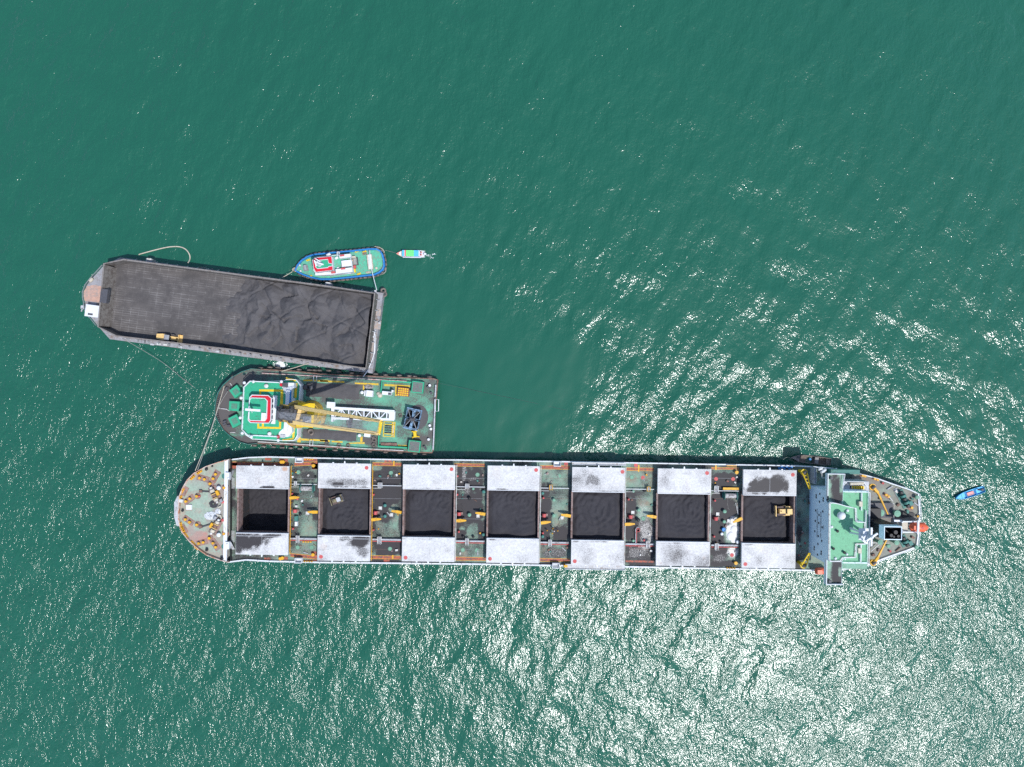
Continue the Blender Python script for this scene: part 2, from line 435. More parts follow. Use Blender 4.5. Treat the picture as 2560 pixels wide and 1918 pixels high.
# ------------------------------------------------------------------ the sea
def sea():
    NF, dx = 1024, 0.6
    kx = np.fft.fftfreq(NF, dx) * 2 * math.pi
    KX, KY = np.meshgrid(kx, kx, indexing='ij')
    K = np.hypot(KX, KY); K[0, 0] = 1
    th = np.arctan2(KY, KX)
    def field(th0, spread, k0, k1, seed, power):
        r = np.random.default_rng(seed)
        S = K ** (-power) * np.exp(-(k0 / K) ** 2) * np.exp(-(K / k1) ** 4) * np.maximum(np.abs(np.cos(th - th0)), 1e-3) ** spread
        S[0, 0] = 0
        ph = r.normal(size=(NF, NF)) + 1j * r.normal(size=(NF, NF))
        h = np.real(np.fft.ifft2(ph * S))
        gx, gy = np.gradient(h, dx)
        return h / math.sqrt(np.mean(gx ** 2 + gy ** 2))
    swell = field(rad(-28), 3.0, 0.35, 2.2, 3, 2.0)      # metre-long seas, crests leaning to the right
    chop_ = field(rad(12), 1.2, 1.3, 4.2, 4, 1.7)        # short wind waves
    cross = field(rad(55), 3.0, 0.25, 1.2, 6, 2.2)       # longer crossing waves
    nx, ny = 618, 468
    xs = (np.arange(nx) - nx / 2) * dx; ys = (np.arange(ny) - ny / 2) * dx
    X, Y = np.meshgrid(xs, ys, indexing='ij')
    px = CX + X * FPX / CAMZ; py = CY - Y * FPX / CAMZ
    wob = (fbm(px / 130, py / 130, 40) - 0.47) * 0.9
    def ell(cx, cy, rx, ry, soft=0.5):
        d = np.hypot((px - cx) / rx, (py - cy) / ry) + wob
        return np.clip((1 + soft - d) / (2 * soft), 0, 1)
    sm = lambda a, b, v: np.clip((v - a) / (b - a), 0, 1)
    north = sm(1200, 1080, py) * sm(480, 900, px)        # sheltered side of the carrier
    ch = 1.0 - 0.22 * north * sm(300, 800, py) - 0.02 * sm(900, 300, py)
    lee = (1 - 0.92 * ell(1275, 1000, 225, 200, .3)) * (1 - 0.6 * ell(1120, 840, 170, 140)) * (1 - .5 * ell(1050, 740, 140, 90))
    ch *= lee
    ch *= 1 - 0.35 * ell(800, 590, 330, 70)
    ch *= 1 + 0.36 * ell(1830, 1050, 400, 110)
    far_ = 1 - 0.17 * sm(820, 560, py) * sm(900, 1700, px)      # smoother sea away from the ships, upper right
    ch *= far_ * (1 + .48 * sm(1150, 500, px) * sm(700, 1100, py))
    ch *= 1 + .24 * sm(1850, 2450, px) * sm(1150, 1400, py)      # rougher open water to the lower right
    groups = 0.55 + 0.95 * fbm(px / 48, py / 48, 71)     # gusts
    ch *= groups
    Z = (0.064 * swell[:nx, :ny] * (.25 + .75 * lee) * far_ * (1 + .55 * ell(1850, 1050, 430, 130)) + 0.050 * chop_[:nx, :ny] * ch + 0.046 * cross[:nx, :ny] * (.2 + .8 * lee) * far_)
    edge = np.clip(np.minimum(186 - np.abs(X), 141 - np.abs(Y)) / 8, 0, 1)
    Z *= edge
    v = np.stack([X, Y, Z], -1).reshape(-1, 3)
    i, j = np.meshgrid(np.arange(nx - 1), np.arange(ny - 1), indexing='ij')
    a = (i * ny + j).ravel(); f = np.stack([a, a + ny, a + ny + 1, a + 1], -1)
    # no sea inside the carrier's hull, where the forward hold lies below the waterline
    c0, c1 = P(592, 1200), P(735, 1350)
    mx = v[f].mean(1)
    keep = ~((mx[:, 0] > c0.x) & (mx[:, 0] < c1.x) & (mx[:, 1] < c0.y) & (mx[:, 1] > c1.y))
    f = f[keep]
    # the sheet goes on to the horizon
    bx0, bx1, by0, by1 = xs[0], xs[-1], ys[0], ys[-1]; R = 9000.0
    n = len(v)
    far = np.array([(-R, -R, 0), (R, -R, 0), (R, R, 0), (-R, R, 0), (bx0, by0, 0), (bx1, by0, 0), (bx1, by1, 0), (bx0, by1, 0)])
    v = np.concatenate([v, far])
    f = np.concatenate([f, np.array([(n, n + 1, n + 5, n + 4), (n + 1, n + 2, n + 6, n + 5), (n + 2, n + 3, n + 7, n + 6), (n + 3, n, n + 4, n + 7)])])
    me = bpy.data.meshes.new('water')
    me.vertices.add(len(v)); me.vertices.foreach_set('co', v.astype(np.float32).ravel())
    me.loops.add(f.size); me.loops.foreach_set('vertex_index', f.astype(np.int32).ravel())
    me.polygons.add(len(f)); me.polygons.foreach_set('loop_start', np.arange(0, f.size, 4, dtype=np.int32)); me.polygons.foreach_set('loop_total', np.full(len(f), 4, np.int32))
    me.update(calc_edges=True); me.validate()
    me.polygons.foreach_set('use_smooth', np.ones(len(me.polygons), bool))
    at = me.attributes.new('chop', 'FLOAT', 'POINT')
    at.data.foreach_set('value', np.concatenate([ch.ravel(), np.ones(8)]).astype(np.float32))
    m = bpy.data.materials.new('sea_water'); nt, b = nodes(m); N, Lk = nt.nodes, nt.links
    geo = N.new('ShaderNodeNewGeometry')
    big = N.new('ShaderNodeTexNoise'); big.inputs['Scale'].default_value = 0.012; big.inputs['Detail'].default_value = 3
    Lk.new(geo.outputs['Position'], big.inputs['Vector'])
    mx_ = N.new('ShaderNodeMix'); mx_.data_type = 'RGBA'
    mx_.inputs['A'].default_value = (0.0105, 0.092, 0.056, 1); mx_.inputs['B'].default_value = (0.013, 0.107, 0.064, 1)
    Lk.new(big.outputs['Fac'], mx_.inputs['Factor']); Lk.new(mx_.outputs['Result'], b.inputs['Base Color'])
    b.inputs['Roughness'].default_value = 0.175
    b.inputs['IOR'].default_value = 1.52
    ca = N.new('ShaderNodeAttribute'); ca.attribute_name = 'chop'
    def ripple(sx, sy, rot, detail, rough, dist, prev, seedv):
        mp = N.new('ShaderNodeMapping'); mp.inputs['Rotation'].default_value = (0, 0, rad(rot)); mp.inputs['Scale'].default_value = (sx, sy, 1); mp.inputs['Location'].default_value = seedv
        Lk.new(geo.outputs['Position'], mp.inputs['Vector'])
        n_ = N.new('ShaderNodeTexNoise'); n_.inputs['Scale'].default_value = 1; n_.inputs['Detail'].default_value = detail; n_.inputs['Roughness'].default_value = rough
        Lk.new(mp.outputs['Vector'], n_.inputs['Vector'])
        ml = N.new('ShaderNodeMath'); ml.operation = 'MULTIPLY'; ml.inputs[1].default_value = dist; Lk.new(ca.outputs['Fac'], ml.inputs[0])
        bp = N.new('ShaderNodeBump'); bp.inputs['Strength'].default_value = 1.0
        Lk.new(ml.outputs[0], bp.inputs['Distance']); Lk.new(n_.outputs['Fac'], bp.inputs['Height'])
        if prev: Lk.new(prev, bp.inputs['Normal'])
        return bp.outputs['Normal']
    nn = ripple(0.88, 0.58, 20, 2.0, 0.5, 0.30, None, (3, 7, 0))
    nn = ripple(2.4, 1.75, -25, 2.0, 0.5, 0.13, nn, (11, 2, 0))
    Lk.new(nn, b.inputs['Normal'])
    me.materials.append(m)
    tag(link('water', me), None, None, kind='structure')
sea()

# ------------------------------------------------------------------ bulk carrier
S = T('bulk_carrier', 'long bulk carrier with seven open coal holds and white sliding hatch covers', 'ship', 1280, 1283, 0, -0.87)
ZD, ZF = 5.0, 7.4                                          # main deck, forecastle deck
upper = [(573, 1150), (619.2, 1144.4), (669.9, 1142.6), (780, 1145.2), (1004, 1149.9), (1140, 1150.2), (1500, 1156.2), (1820, 1162), (1990, 1165.2), (2042, 1168), (2076.3, 1171), (2103.8, 1175.7), (2149.7, 1184.8), (2193, 1196), (2232, 1210), (2273.5, 1223.8), (2297, 1235)]
stern = [(2300, 1279), (2298, 1332)]
lower = [(573, 1405.5), (615.6, 1400), (673.5, 1403.4), (800, 1406.3), (1004, 1408.5), (1180, 1410.5), (1500, 1416), (1700, 1420), (1900, 1424), (2030, 1426.5), (2100, 1425), (2170, 1413), (2202, 1400.4), (2232, 1389.4), (2266.6, 1377.5), (2293, 1367)]
UP = [S.L(p, ZD + 0.5) for p in upper]; LO = [S.L(p, ZD + 0.5) for p in lower]; ST = [S.L(p, ZD + 0.5) for p in stern]
FU = [S.L(A(*p), ZF + 0.8) for p in [(845, 160), (700, 198), (530, 255), (360, 350), (270, 440), (200, 560), (160, 665), (148, 770)]]
FL = [S.L(A(*p), ZF + 0.8) for p in [(148, 960), (160, 1070), (200, 1165), (300, 1290), (440, 1410), (540, 1480), (700, 1540), (840, 1578)]]
fore = FU + FL
main_loop = UP + ST + LO[::-1]
hm = MB()
def skirt(mb, loop, ztop, zbot, pinch):
    n = len(loop); vs = [(p.x, p.y, ztop) for p in loop]
    cx = sum(p.x for p in loop) / n
    vs += [(cx + (p.x - cx) * pinch, p.y * (0.86 if abs(p.x) > 92 else 1.0), zbot) for p in loop]
    return vs, [(i, i + 1, n + i + 1, n + i) for i in range(n - 1)] + [(n - 1, 0, n, 2 * n - 1)]
hm.add(*skirt(hm, main_loop, ZD - 0.01, -3.0, 0.975))
hm.add(*skirt(hm, fore, ZF - 0.01, -3.0, 0.90))
hull = S.put('hull', hm, hullblk)
# bulwarks and rails
S.put('bulwark', MB().strip(fore, 0.24, ZF - 0.3, ZF + 1.1), bowrim, hull)
S.put('gunwale', MB().strip(UP + ST + LO[::-1], 0.42, ZD - 0.25, ZD + 0.28), white, hull)
S.put('railing', railing([p for p in UP + ST + LO[::-1]], ZD + 0.28, 0.95, step=3.0, rt=0.11), white)
# bow platform
S.poly('bow_platform', A, [(85, 760), (128, 668), (147, 660), (147, 1080), (120, 1078), (85, 960)], ZF + 0.3, ZF + 0.75, lgrey)
S.poly('bow_fairlead_seat', A, [(140, 705), (205, 715), (200, 755), (135, 750)], ZF + 0.0, ZF + 0.95, offwhite)

# hatches: (crop, north cover, south cover, coal level)
HT = [(A, (940, 250, 1665, 565), (935, 1175, 1655, 1475)), (B, (85, 215, 810, 560), (75, 1210, 800, 1560)),
      (B, (1255, 235, 1975, 575), (1243, 1235, 1968, 1570)), (C, (435, 250, 1155, 590), (420, 1250, 1145, 1590)),
      (I, (1430.6, 1169, 1562.5, 1231), (1428, 1351, 1559.8, 1413)), (D, (798, 290, 1528, 638), (775, 1295, 1510, 1630)),
      (E, (212, 305, 945, 660), (190, 1320, 930, 1660))]
ORD = ['foremost', 'second', 'third', 'fourth', 'fifth', 'sixth', 'aftmost']
COAL = [-3.4, 4.0, 5.0, 5.6, 5.2, 5.6, 4.0]
ZC = 7.1                                                    # coaming top
ZT = 8.05                                                   # cover top
openings = []
HEDGE = []
for cr, n_, s_ in HT:
    a = S.rect(cr, *n_, ZT); b = S.rect(cr, *s_, ZT)
    x0, x1 = max(a[0], b[0]) + 0.35, min(a[2], b[2]) - 0.35
    HEDGE.append([(*cr(n_[0], n_[3]),), (*cr(n_[2], n_[3]),)])
    openings.append((x0, b[3] - 0.25, x1, a[1] + 0.25, a, b))

ux = np.array([p.x for p in UP] + [p.x for p in ST][:1]); uy = np.array([p.y for p in UP] + [ST[0].y])
lx = np.array([p.x for p in LO] + [ST[1].x]); ly = np.array([p.y for p in LO] + [ST[1].y])
up_f = lambda x: np.interp(x, ux, uy) - 0.12
lo_f = lambda x: np.interp(x, lx, ly) + 0.12
xbreak = S.L(A(850, 870), ZD).x
pieces = []; cur = xbreak
for x0, y0, x1, y1, a, b in openings:
    pieces.append((cur, x0 - 0.2, lo_f, up_f))
    pieces.append((x0 - 0.2, x1 + 0.2, lo_f, lambda x, y=y0: x * 0 + y - 0.2))
    pieces.append((x0 - 0.2, x1 + 0.2, lambda x, y=y1: x * 0 + y + 0.2, up_f))
    cur = x1 + 0.2
pieces.append((cur, ST[0].x - 0.2, lo_f, up_f))
dust = (bl(A, [(1920, 400, 150, 110, .6), (1940, 650, 130, 120, .45), (1880, 1380, 190, 90, .3), (1100, 1530, 300, 50, .6), (880, 870, 30, 330, .2)])
        + bl(B, [(1035, 640, 230, 420, .98), (1035, 1380, 220, 130, .98), (900, 280, 80, 40, -.7), (1130, 830, 90, 90, -.85), (1140, 1050, 100, 130, -.55), (1000, 1560, 260, 50, .7), (2100, 320, 130, 140, .75)])
        + bl(C, [(200, 450, 210, 200, .95), (200, 830, 220, 300, .92), (60, 1200, 90, 90, .8), (340, 1120, 60, 190, .9), (240, 1150, 90, 140, -.9), (250, 1430, 180, 90, -.4),
                 (1240, 900, 80, 420, .85), (1470, 1180, 130, 120, 1.0), (1230, 1200, 80, 120, .9), (1350, 1440, 200, 90, .62), (1300, 1600, 200, 30, .7), (1350, 450, 120, 60, .35), (700, 1600, 400, 25, .75)])
        + bl(D, [(430, 980, 90, 420, .86), (540, 1430, 220, 130, .95), (620, 480, 110, 70, .4), (600, 1580, 240, 60, .9), (560, 1150, 210, 170, .85), (1720, 450, 200, 110, .9), (1700, 850, 190, 320, .95), (1620, 1200, 110, 300, .95), (1640, 1450, 120, 120, .9), (1700, 1600, 260, 50, .8)])
        + bl(E, [(1040, 900, 100, 700, .25), (980, 1600, 60, 60, .7)]))
whp = (bl(D, [(640, 1230, 100, 260, .52), (600, 950, 110, 200, .42), (540, 1450, 180, 90, .42), (1820, 1170, 90, 150, 1.0), (1830, 1440, 70, 70, .85), (1850, 1020, 60, 90, .8), (1650, 1520, 120, 60, .4)])
       + bl(C, [(1350, 1440, 190, 80, .38), (120, 330, 40, 160, .45), (240, 430, 130, 30, .4), (150, 600, 60, 60, .4)]))
ru = bl(A, [(1900, 1430, 160, 40, .4)]) + bl(B, [(1000, 1510, 200, 40, .4), (1000, 230, 200, 30, .3)])
dust = list(dust)
for i_, (cr, n_, s_) in enumerate(HT):                      # spill along the hatch ends
    for xe_ in (n_[0], n_[2]):
        for _ in range(3):
            q_ = cr(xe_, random.uniform(n_[3], s_[1])); dust.append((q_[0] + (-6 if xe_ == n_[0] else 7), q_[1], 7, random.uniform(8, 24), random.uniform(.5, .9)))
main_deck = sheet(S, 'main_deck', deckG, pieces, ZD, dust, whp, ru, floor=0.52, rfloor=.36, gain=1.25)
# stern deck wears a browner grey: built as its own plating a hand above
Rc = random.Random(77)
fu = np.array([p.x for p in FU][::-1]); fuy = np.array([p.y for p in FU][::-1])
flx = np.array([p.x for p in FL]); fly = np.array([p.y for p in FL])
fd = bl(A, [(700, 600, 150, 130, .75), (640, 1000, 160, 130, .55), (700, 870, 130, 160, .6), (350, 1200, 160, 120, .5), (500, 1450, 250, 60, .45), (600, 500, 200, 60, .5), (790, 1480, 60, 80, .9)])
fr = bl(A, [(450, 1230, 200, 100, .72), (700, 1340, 100, 80, .6), (340, 1180, 80, 60, .5), (200, 800, 50, 330, .5), (600, 1480, 200, 60, .5), (450, 400, 180, 60, .5), (300, 1150, 120, 120, .55), (560, 1250, 220, 120, .5)])
fore_deck = sheet(S, 'forecastle_deck', deckF, [(FU[-1].x + 0.2, xbreak, lambda x: np.interp(x, flx, fly) + 0.1, lambda x: np.interp(x, fu, fuy) - 0.1)], ZF, fd, (), fr, floor=0.34, rfloor=.36)
# forecastle break: bulkhead with a broad white top
q0, q1 = S.L(A(853, 160), ZF + 0.9), S.L(A(848, 1578), ZF + 0.9)
brk = S.put('forecastle_bulkhead', MB().box(xbreak - 0.15, q1.y + 0.1, ZD, xbreak + 0.15, q0.y - 0.1, ZF + 0.02), offwhite)
mb = MB()
for dxx in (-0.42, 0.42): mb.box(xbreak + dxx - 0.14, q1.y + 0.1, ZF + 0.55, xbreak + dxx + 0.14, q0.y - 0.1, ZF + 0.85)
mb.box(xbreak - 0.28, q1.y + 0.2, ZF + 0.5, xbreak + 0.28, q0.y - 0.2, ZF + 0.7)
S.put('breakwater_walkway', mb, white)

# hatch covers, coamings, rails
cover_dust = {(0, 0): bl(A, [(1380, 552, 105, 30, 1.)]), (0, 1): bl(A, [(1090, 1290, 250, 110, .93), (975, 1390, 55, 90, .8), (1420, 1212, 150, 26, .9), (1330, 1280, 110, 50, .5)]),
              (1, 0): bl(B, [(450, 480, 340, 75, .56), (350, 505, 95, 35, 1.), (690, 480, 110, 70, .5)]), (1, 1): bl(B, [(650, 1300, 165, 90, .92), (470, 1255, 130, 35, .6), (700, 1420, 100, 100, .6), (520, 1330, 90, 60, .5)]),
              (4, 0): bl(C, [(1890, 440, 120, 95, .60), (1990, 490, 130, 60, .36)]), (4, 1): bl(I, [(1490, 1380, 60, 25, .22)]), (5, 0): bl(D, [(1170, 450, 120, 150, .2), (900, 600, 110, 40, .26)]),
              (6, 0): bl(E, [(560, 520, 290, 110, 1.), (500, 450, 160, 60, .6), (360, 590, 120, 40, .9), (700, 420, 90, 60, .75)]), (3, 0): bl(C, [(720, 480, 200, 80, .22)]), (2, 1): bl(B, [(1500, 1260, 200, 18, .4)])}
cover_rust = {(0, 0): bl(A, [(1610, 290, 45, 40, .75), (1000, 290, 60, 60, .32)]), (1, 1): bl(B, [(160, 1350, 60, 80, .42), (150, 1400, 30, 40, .4)]), (3, 0): bl(C, [(560, 330, 90, 130, .33)]), (5, 1): bl(D, [(1430, 1520, 40, 40, .45), (835, 1590, 40, 20, .5)]), (0, 1): bl(A, [(1480, 1440, 150, 40, .3)])}
lug = MB().prism([(-0.3, 0), (0.3, 0), (0.12, 0.75), (-0.12, 0.75)], -0.25, 0).mesh('lug', white)
lug2 = MB().prism([(-0.26, 0), (0.26, 0), (0.26, 0.32), (-0.26, 0.32)], -0.25, 0).mesh('bracket', white)
discm = MB().vcyl(0, 0, 0, 0.012, 0.62, n=20).mesh('painted_disc', pinkred)
DISC = {(0, 0): None, (1, 0): (.92, .16), (2, 0): (.93, .16), (3, 0): (.93, .15), (4, 0): (.95, .16), (5, 0): (.93, .15), (6, 0): (.93, .17), (1, 1): (.07, .85), (2, 1): (.07, .85), (3, 1): (.07, .84), (4, 1): (.07, .86), (6, 1): (.07, .85)}
for i, (x0, y0, x1, y1, a, b) in enumerate(openings):
    t_ = 0.24
    cm = MB().box(x0 - t_, y0 - t_, 3.2, x0, y1 + t_, ZC).box(x1, y0 - t_, 3.2, x1 + t_, y1 + t_, ZC).box(x0, y0 - t_, 3.2, x1, y0, ZC).box(x0, y1, 3.2, x1, y1 + t_, ZC)
    for xx in (x0 - 0.50, x1 + t_):
        cm.box(xx, y0 - t_, ZC - 0.3, xx + 0.22, y1 + t_, ZC - 0.1)
        yy = y0
        while yy < y1: cm.box(xx, yy, ZD, xx + 0.26, yy + 0.14, ZC - 0.3); yy += 1.5
    co = S.put('hatch_coaming', cm, coam)
    for xx in (x0 - 0.20, x1 + 0.06):
        for ya, yb in ((b[1] + 0.2, y0 - t_), (y1 + t_, a[3] - 0.2)):
            rl = MB().box(xx, ya, ZC - 0.32, xx + 0.18, yb, ZC - 0.02)
            yy = ya + 0.2
            while yy < yb: rl.box(xx + 0.02, yy, ZD, xx + 0.16, yy + 0.16, ZC - 0.32); yy += 2.4
            S.put('cover_rail', rl, orange if i % 2 else coam, co)
    lp = MB().box(x1 + 0.7, b[1], ZC - 0.25, x1 + 0.86, a[3], ZC - 0.1)
    yy = b[1] + 0.3
    while yy < a[3]: lp.box(x1 + 0.7, yy, ZD, x1 + 0.84, yy + 0.12, ZC - 0.25); yy += 2.0
    S.put('side_pipe', lp, yellow if i in (0, 1) else (offwhite if i < 6 else greyp), co)
    for j, r in enumerate((a, b)):
        d = cover_dust.get((i, j), ()); ru_ = list(cover_rust.get((i, j), ()))
        e_ = (HT[i][1][3] if j == 0 else HT[i][2][1]); cr_ = HT[i][0]; a_, b_ = HT[i][1 + j][0], HT[i][1 + j][2]
        d = list(d) + [(*cr_(Rc.uniform(a_, b_), e_), Rc.uniform(5, 22), Rc.uniform(2, 5), Rc.uniform(.4, .75)) for _ in range(7)] + [(*cr_(Rc.uniform(a_, b_), Rc.uniform(HT[i][1 + j][1], HT[i][1 + j][3])), Rc.uniform(4, 14), Rc.uniform(3, 9), Rc.uniform(.25, .42)) for _ in range(5)]
        cv = sheet(S, 'hatch_cover', covw, [(r[0] + 0.03, r[2] - 0.03, lambda x, q=r: x * 0 + q[1] + 0.03, lambda x, q=r: x * 0 + q[3] - 0.03)], ZT, d, bl(I, [(0, 0, 1, 1, .0)]), ru_ + bl(I, [(P0[0], P0[1], 9, 60, .30) for P0 in HEDGE[i]]), floor=0.24 + 0.08 * ((i * 3 + j * 5) % 4 == 0) + (.08 if i > 3 else 0), rfloor=.22)
        cb = MB().box(r[0], r[1], ZC + 0.02, r[2], r[3], ZT - 0.006)
        inner = r[1] if j == 0 else r[3]; sg = 1 if j == 0 else -1
        cb.box(r[0] + 0.02, inner + sg * 0.02, ZT - 0.02, r[2] - 0.02, inner + sg * 0.20, ZT + 0.10)
        cb.box(r[0] + 0.02, inner + sg * 0.95, ZT - 0.02, r[2] - 0.02, inner + sg * 1.03, ZT + 0.05)
        xm_ = (r[0] + r[2]) / 2; cb.box(xm_ - .02, r[1] + .3, ZT - .02, xm_ + .02, r[3] - .3, ZT + .012)
        S.put('cover_body', cb, white, cv)
        out = r[3] if j == 0 else r[1]
        for fx in (0.28, 0.73): link('bracket', lug2, cv, (r[0] + (r[2] - r[0]) * fx, out, ZT - 0.1), 0 if j == 0 else math.pi)
        link('lug', lug, cv, (r[0] + (r[2] - r[0]) * 0.5, out, ZT - 0.08), 0 if j == 0 else math.pi)
        dd = DISC.get((i, j))
        if dd: link('painted_disc', discm, cv, (r[0] + (r[2] - r[0]) * dd[0], r[3] - (r[3] - r[1]) * dd[1], ZT + 0.004))
# ------------------------------------------------------------------ deck gear of the carrier
# walkway stripes along both sides (orange red with yellow edges)
def stripe(cr, x0, y0, x1, y1, edge=True, z=ZD, m=orange, skew=0.0):
    a, b, c, d = S.rect(cr, x0, y0, x1, y1, z); k = skew
    o = S.put('painted_walkway', MB().prism([(a, b), (c, b + k), (c, d + k), (a, d)], z + 0.004, z + 0.009), m)
    if edge:
        mb = MB().prism([(a, b - 0.13), (c, b + k - 0.13), (c, b + k - 0.01), (a, b - 0.01)], z + 0.004, z + 0.009).prism([(a, d + 0.01), (c, d + k + 0.01), (c, d + k + 0.13), (a, d + 0.13)], z + 0.004, z + 0.009)
        S.put('painted_line', mb, yellow, o)
stripe(A, 885, 200, 1670, 245); stripe(A, 1745, 212, 2065, 250, skew=0.5); stripe(A, 1690, 1462, 2055, 1500, skew=-0.7); stripe(A, 880, 205, 955, 285, False)
stripe(B, 835, 208, 1240, 244); stripe(B, 800, 1492, 1230, 1530); 
stripe(C, -22, 222, 400, 252); stripe(C, -22, 1512, 415, 1550); stripe(C, 1165, 248, 1570, 290); stripe(C, 1150, 1530, 1570, 1566)
stripe(D, 365, 278, 745, 312); stripe(D, 1535, 275, 1915, 292); stripe(D, 355, 1555, 740, 1580, False)
for cr, x, y0, y1 in ((B, 1130, 180, 250), (B, 1115, 1480, 1530), (D, 535, 235, 330), (D, 1600, 240, 305)):
    S.box('painted_cross_line', cr, x - 10, y0, x + 10, y1, ZD + 0.012, ZD + 0.016, yellow)
for cr, x0, y0, x1, y1 in ((A, 1340, 138, 1430, 172), (A, 1535, 148, 1655, 200), (A, 1525, 1500, 1655, 1545), (A, 1330, 1515, 1415, 1550), (A, 1870, 140, 2060, 185), (A, 1865, 1545, 2055, 1580), (A, 1985, 215, 2062, 295), (A, 1980, 1430, 2055, 1490), (B, 1000, 165, 1100, 200), (B, 990, 1540, 1070, 1575), (B, 0, 200, 75, 290)):
    S.box('painted_pad', cr, x0, y0, x1, y1, ZD + 0.018, ZD + 0.022, orange)

# bollards
bol = MB().vcyl(0, 0, 0, 0.85, 0.30, n=16).vcyl(0, 0, 0.85, 1.0, 0.42, n=16)
BOL = bol.mesh('bollard', yellow)
BOLB = MB().vcyl(0, 0, 0, 0.8, 0.32, n=14).vcyl(0, 0, 0.8, 0.95, 0.4, n=14).mesh('bollard', black)
def pad(cr, x, y, w, h, ang, z, posts=2, m=padm, edgem=orange, bm=None):
    k = S.k(cr, z); c = S.L(cr(x, y), z); W_, H_ = w * k, h * k
    o = S.put('bollard_pad', MB().cbox((c.x, c.y, z + 0.004), W_, H_, 0.05, rad(ang)), m)
    e = MB(); a = rad(ang)
    R2 = lambda u, v: (c.x + u * math.cos(a) - v * math.sin(a), c.y + u * math.sin(a) + v * math.cos(a))
    e.strip([R2(-W_ / 2, -H_ / 2), R2(W_ / 2, -H_ / 2), R2(W_ / 2, H_ / 2), R2(-W_ / 2, H_ / 2)], 0.10, z + 0.003, z + 0.07, True)
    S.put('pad_edge', e, edgem, o)
    for i in range(posts):
        u = (i - (posts - 1) / 2) * W_ * 0.42
        link('bollard', bm or BOL, o, (*R2(u, 0), z + 0.05))
def rpad(cr, x, y, r, z, post=True, edgem=orange):
    k = S.k(cr, z); c = S.L(cr(x, y), z)
    o = S.put('roller_pad', MB().vcyl(c.x, c.y, z + 0.004, z + 0.05, r * k, n=20), padm)
    S.put('pad_edge', MB().torus((c.x, c.y, z + 0.05), r * k, 0.06, n=20, m=5), edgem, o)
    if post: link('roller', BOL, o, (c.x, c.y, z + 0.05))
for x, y, w, h, an in ((485, 420, 170, 75, -15), (655, 390, 165, 85, 62), (290, 715, 160, 75, 35), (285, 1000, 165, 75, -33), (470, 1305, 150, 70, 15), (655, 1335, 160, 80, -55), (235, 600, 130, 55, 62), (225, 1115, 130, 55, -62)):
    pad(A, x, y, w, h, an, ZF, posts=0 if w < 140 else 2)
for x, y, r in ((595, 490, 45), (412, 662, 40), (412, 1055, 42), (585, 1240, 38), (790, 545, 45), (790, 1178, 45)): rpad(A, x, y, r, ZF)
# roller fairleads along the forecastle edge
fl = MB()
fl.box(-0.9, -0.3, 0, 0.9, 0.3, 0.25)
for u in (-0.6, 0, 0.6): fl.vcyl(u, 0, 0.25, 0.9, 0.22, n=10)
FLM = fl.mesh('fairlead', yellow)
for x, y, an in ((205, 590, 62), (345, 410, 45), (440, 335, 33), (215, 1125, -62), (255, 1205, -55), (350, 1310, -45), (400, 1375, -40), (180, 690, 80), (185, 1060, -78)):
    S.inst('fairlead', FLM, A(x, y), ZF, rad(an))
fl2 = MB()
for u in (-1.2, -0.4, 0.4, 1.2): fl2.vcyl(u, 0, 0, 0.6, 0.28, n=10).dome(u, 0, 0.6, 0.28, 0.2, n=10, m=3)
FL2 = fl2.mesh('roller_row', yellow)
for cr, x, y in ((A, 1950, 152), (A, 1940, 1563), (D, 1800, 240), (D, 1800, 1655), (A, 1925, 1292), (E, 50, 240)): S.inst('roller_row', FL2, cr(x, y), ZD + 0.02)
for cr, x, y in ((A, 1580, 190), (A, 1605, 190), (A, 1565, 1520), (A, 1595, 1510), (A, 2022, 240), (A, 2015, 1465), (B, 30, 238), (D, 1875, 330), (D, 1860, 1580), (E, 105, 335), (E, 95, 1580)):
    S.inst('bollard', BOL, cr(x, y), ZD + 0.02, sc=1.25)
# windlasses
def windlass(x, y, ang):
    c = S.L(A(x, y), ZF); a = rad(ang)
    o = S.put('windlass', MB().cbox((c.x, c.y, ZF), 5.6, 2.6, 0.22, a), padm)
    ax = Vector((math.cos(a), math.sin(a), 0)); nx_ = Vector((-ax.y, ax.x, 0)); q = Vector((c.x, c.y, ZF + 1.0))
    S.put('shaft', MB().cyl(q - ax * 2.9, q + ax * 2.9, 0.16), dgrey, o)
    for u, r, w, m in ((-2.4, 0.45, 0.7, offwhite), (-1.4, 0.75, 0.9, ropem), (-0.35, 0.95, 0.18, cyellow), (0.25, 0.62, 0.8, rustm), (1.0, 0.95, 0.18, cyellow), (1.65, 0.7, 0.8, ropem), (2.5, 0.42, 0.6, offwhite)):
        S.put('drum', MB().cyl(q + ax * (u - w / 2), q + ax * (u + w / 2), r, n=16), m, o)
    for u in (-2.0, -0.7, 0.65, 2.1): S.put('bearing', MB().cbox((q + ax * u - Vector((0, 0, 1.0))), 0.25, 1.5, 1.3, a), dgrey, o)
    S.put('motor', MB().cyl(q + ax * 2.0 + nx_ * 1.3, q + ax * 3.1 + nx_ * 1.3, 0.5), greyp, o)
    S.put('gearbox', MB().cbox(c + Vector((0, 0, 0.2)) + nx_ * 1.2 - ax * 0.2, 1.6, 0.9, 0.9, a), yellow, o)
windlass(655, 645, -65); windlass(665, 1080, 62)
for pts in (((640, 610), (470, 600), (440, 590)), ((630, 1040), (470, 1090), (435, 1110))):
    S.put('anchor_chain', MB().tube([S.L(A(*p), ZF + 0.35) for p in pts], 0.22, 6), dgrey)
    S.box('chain_stopper', A, pts[1][0] - 45, pts[1][1] - 18, pts[1][0] - 5, pts[1][1] + 18, ZF, ZF + 0.7, rustm, 0)
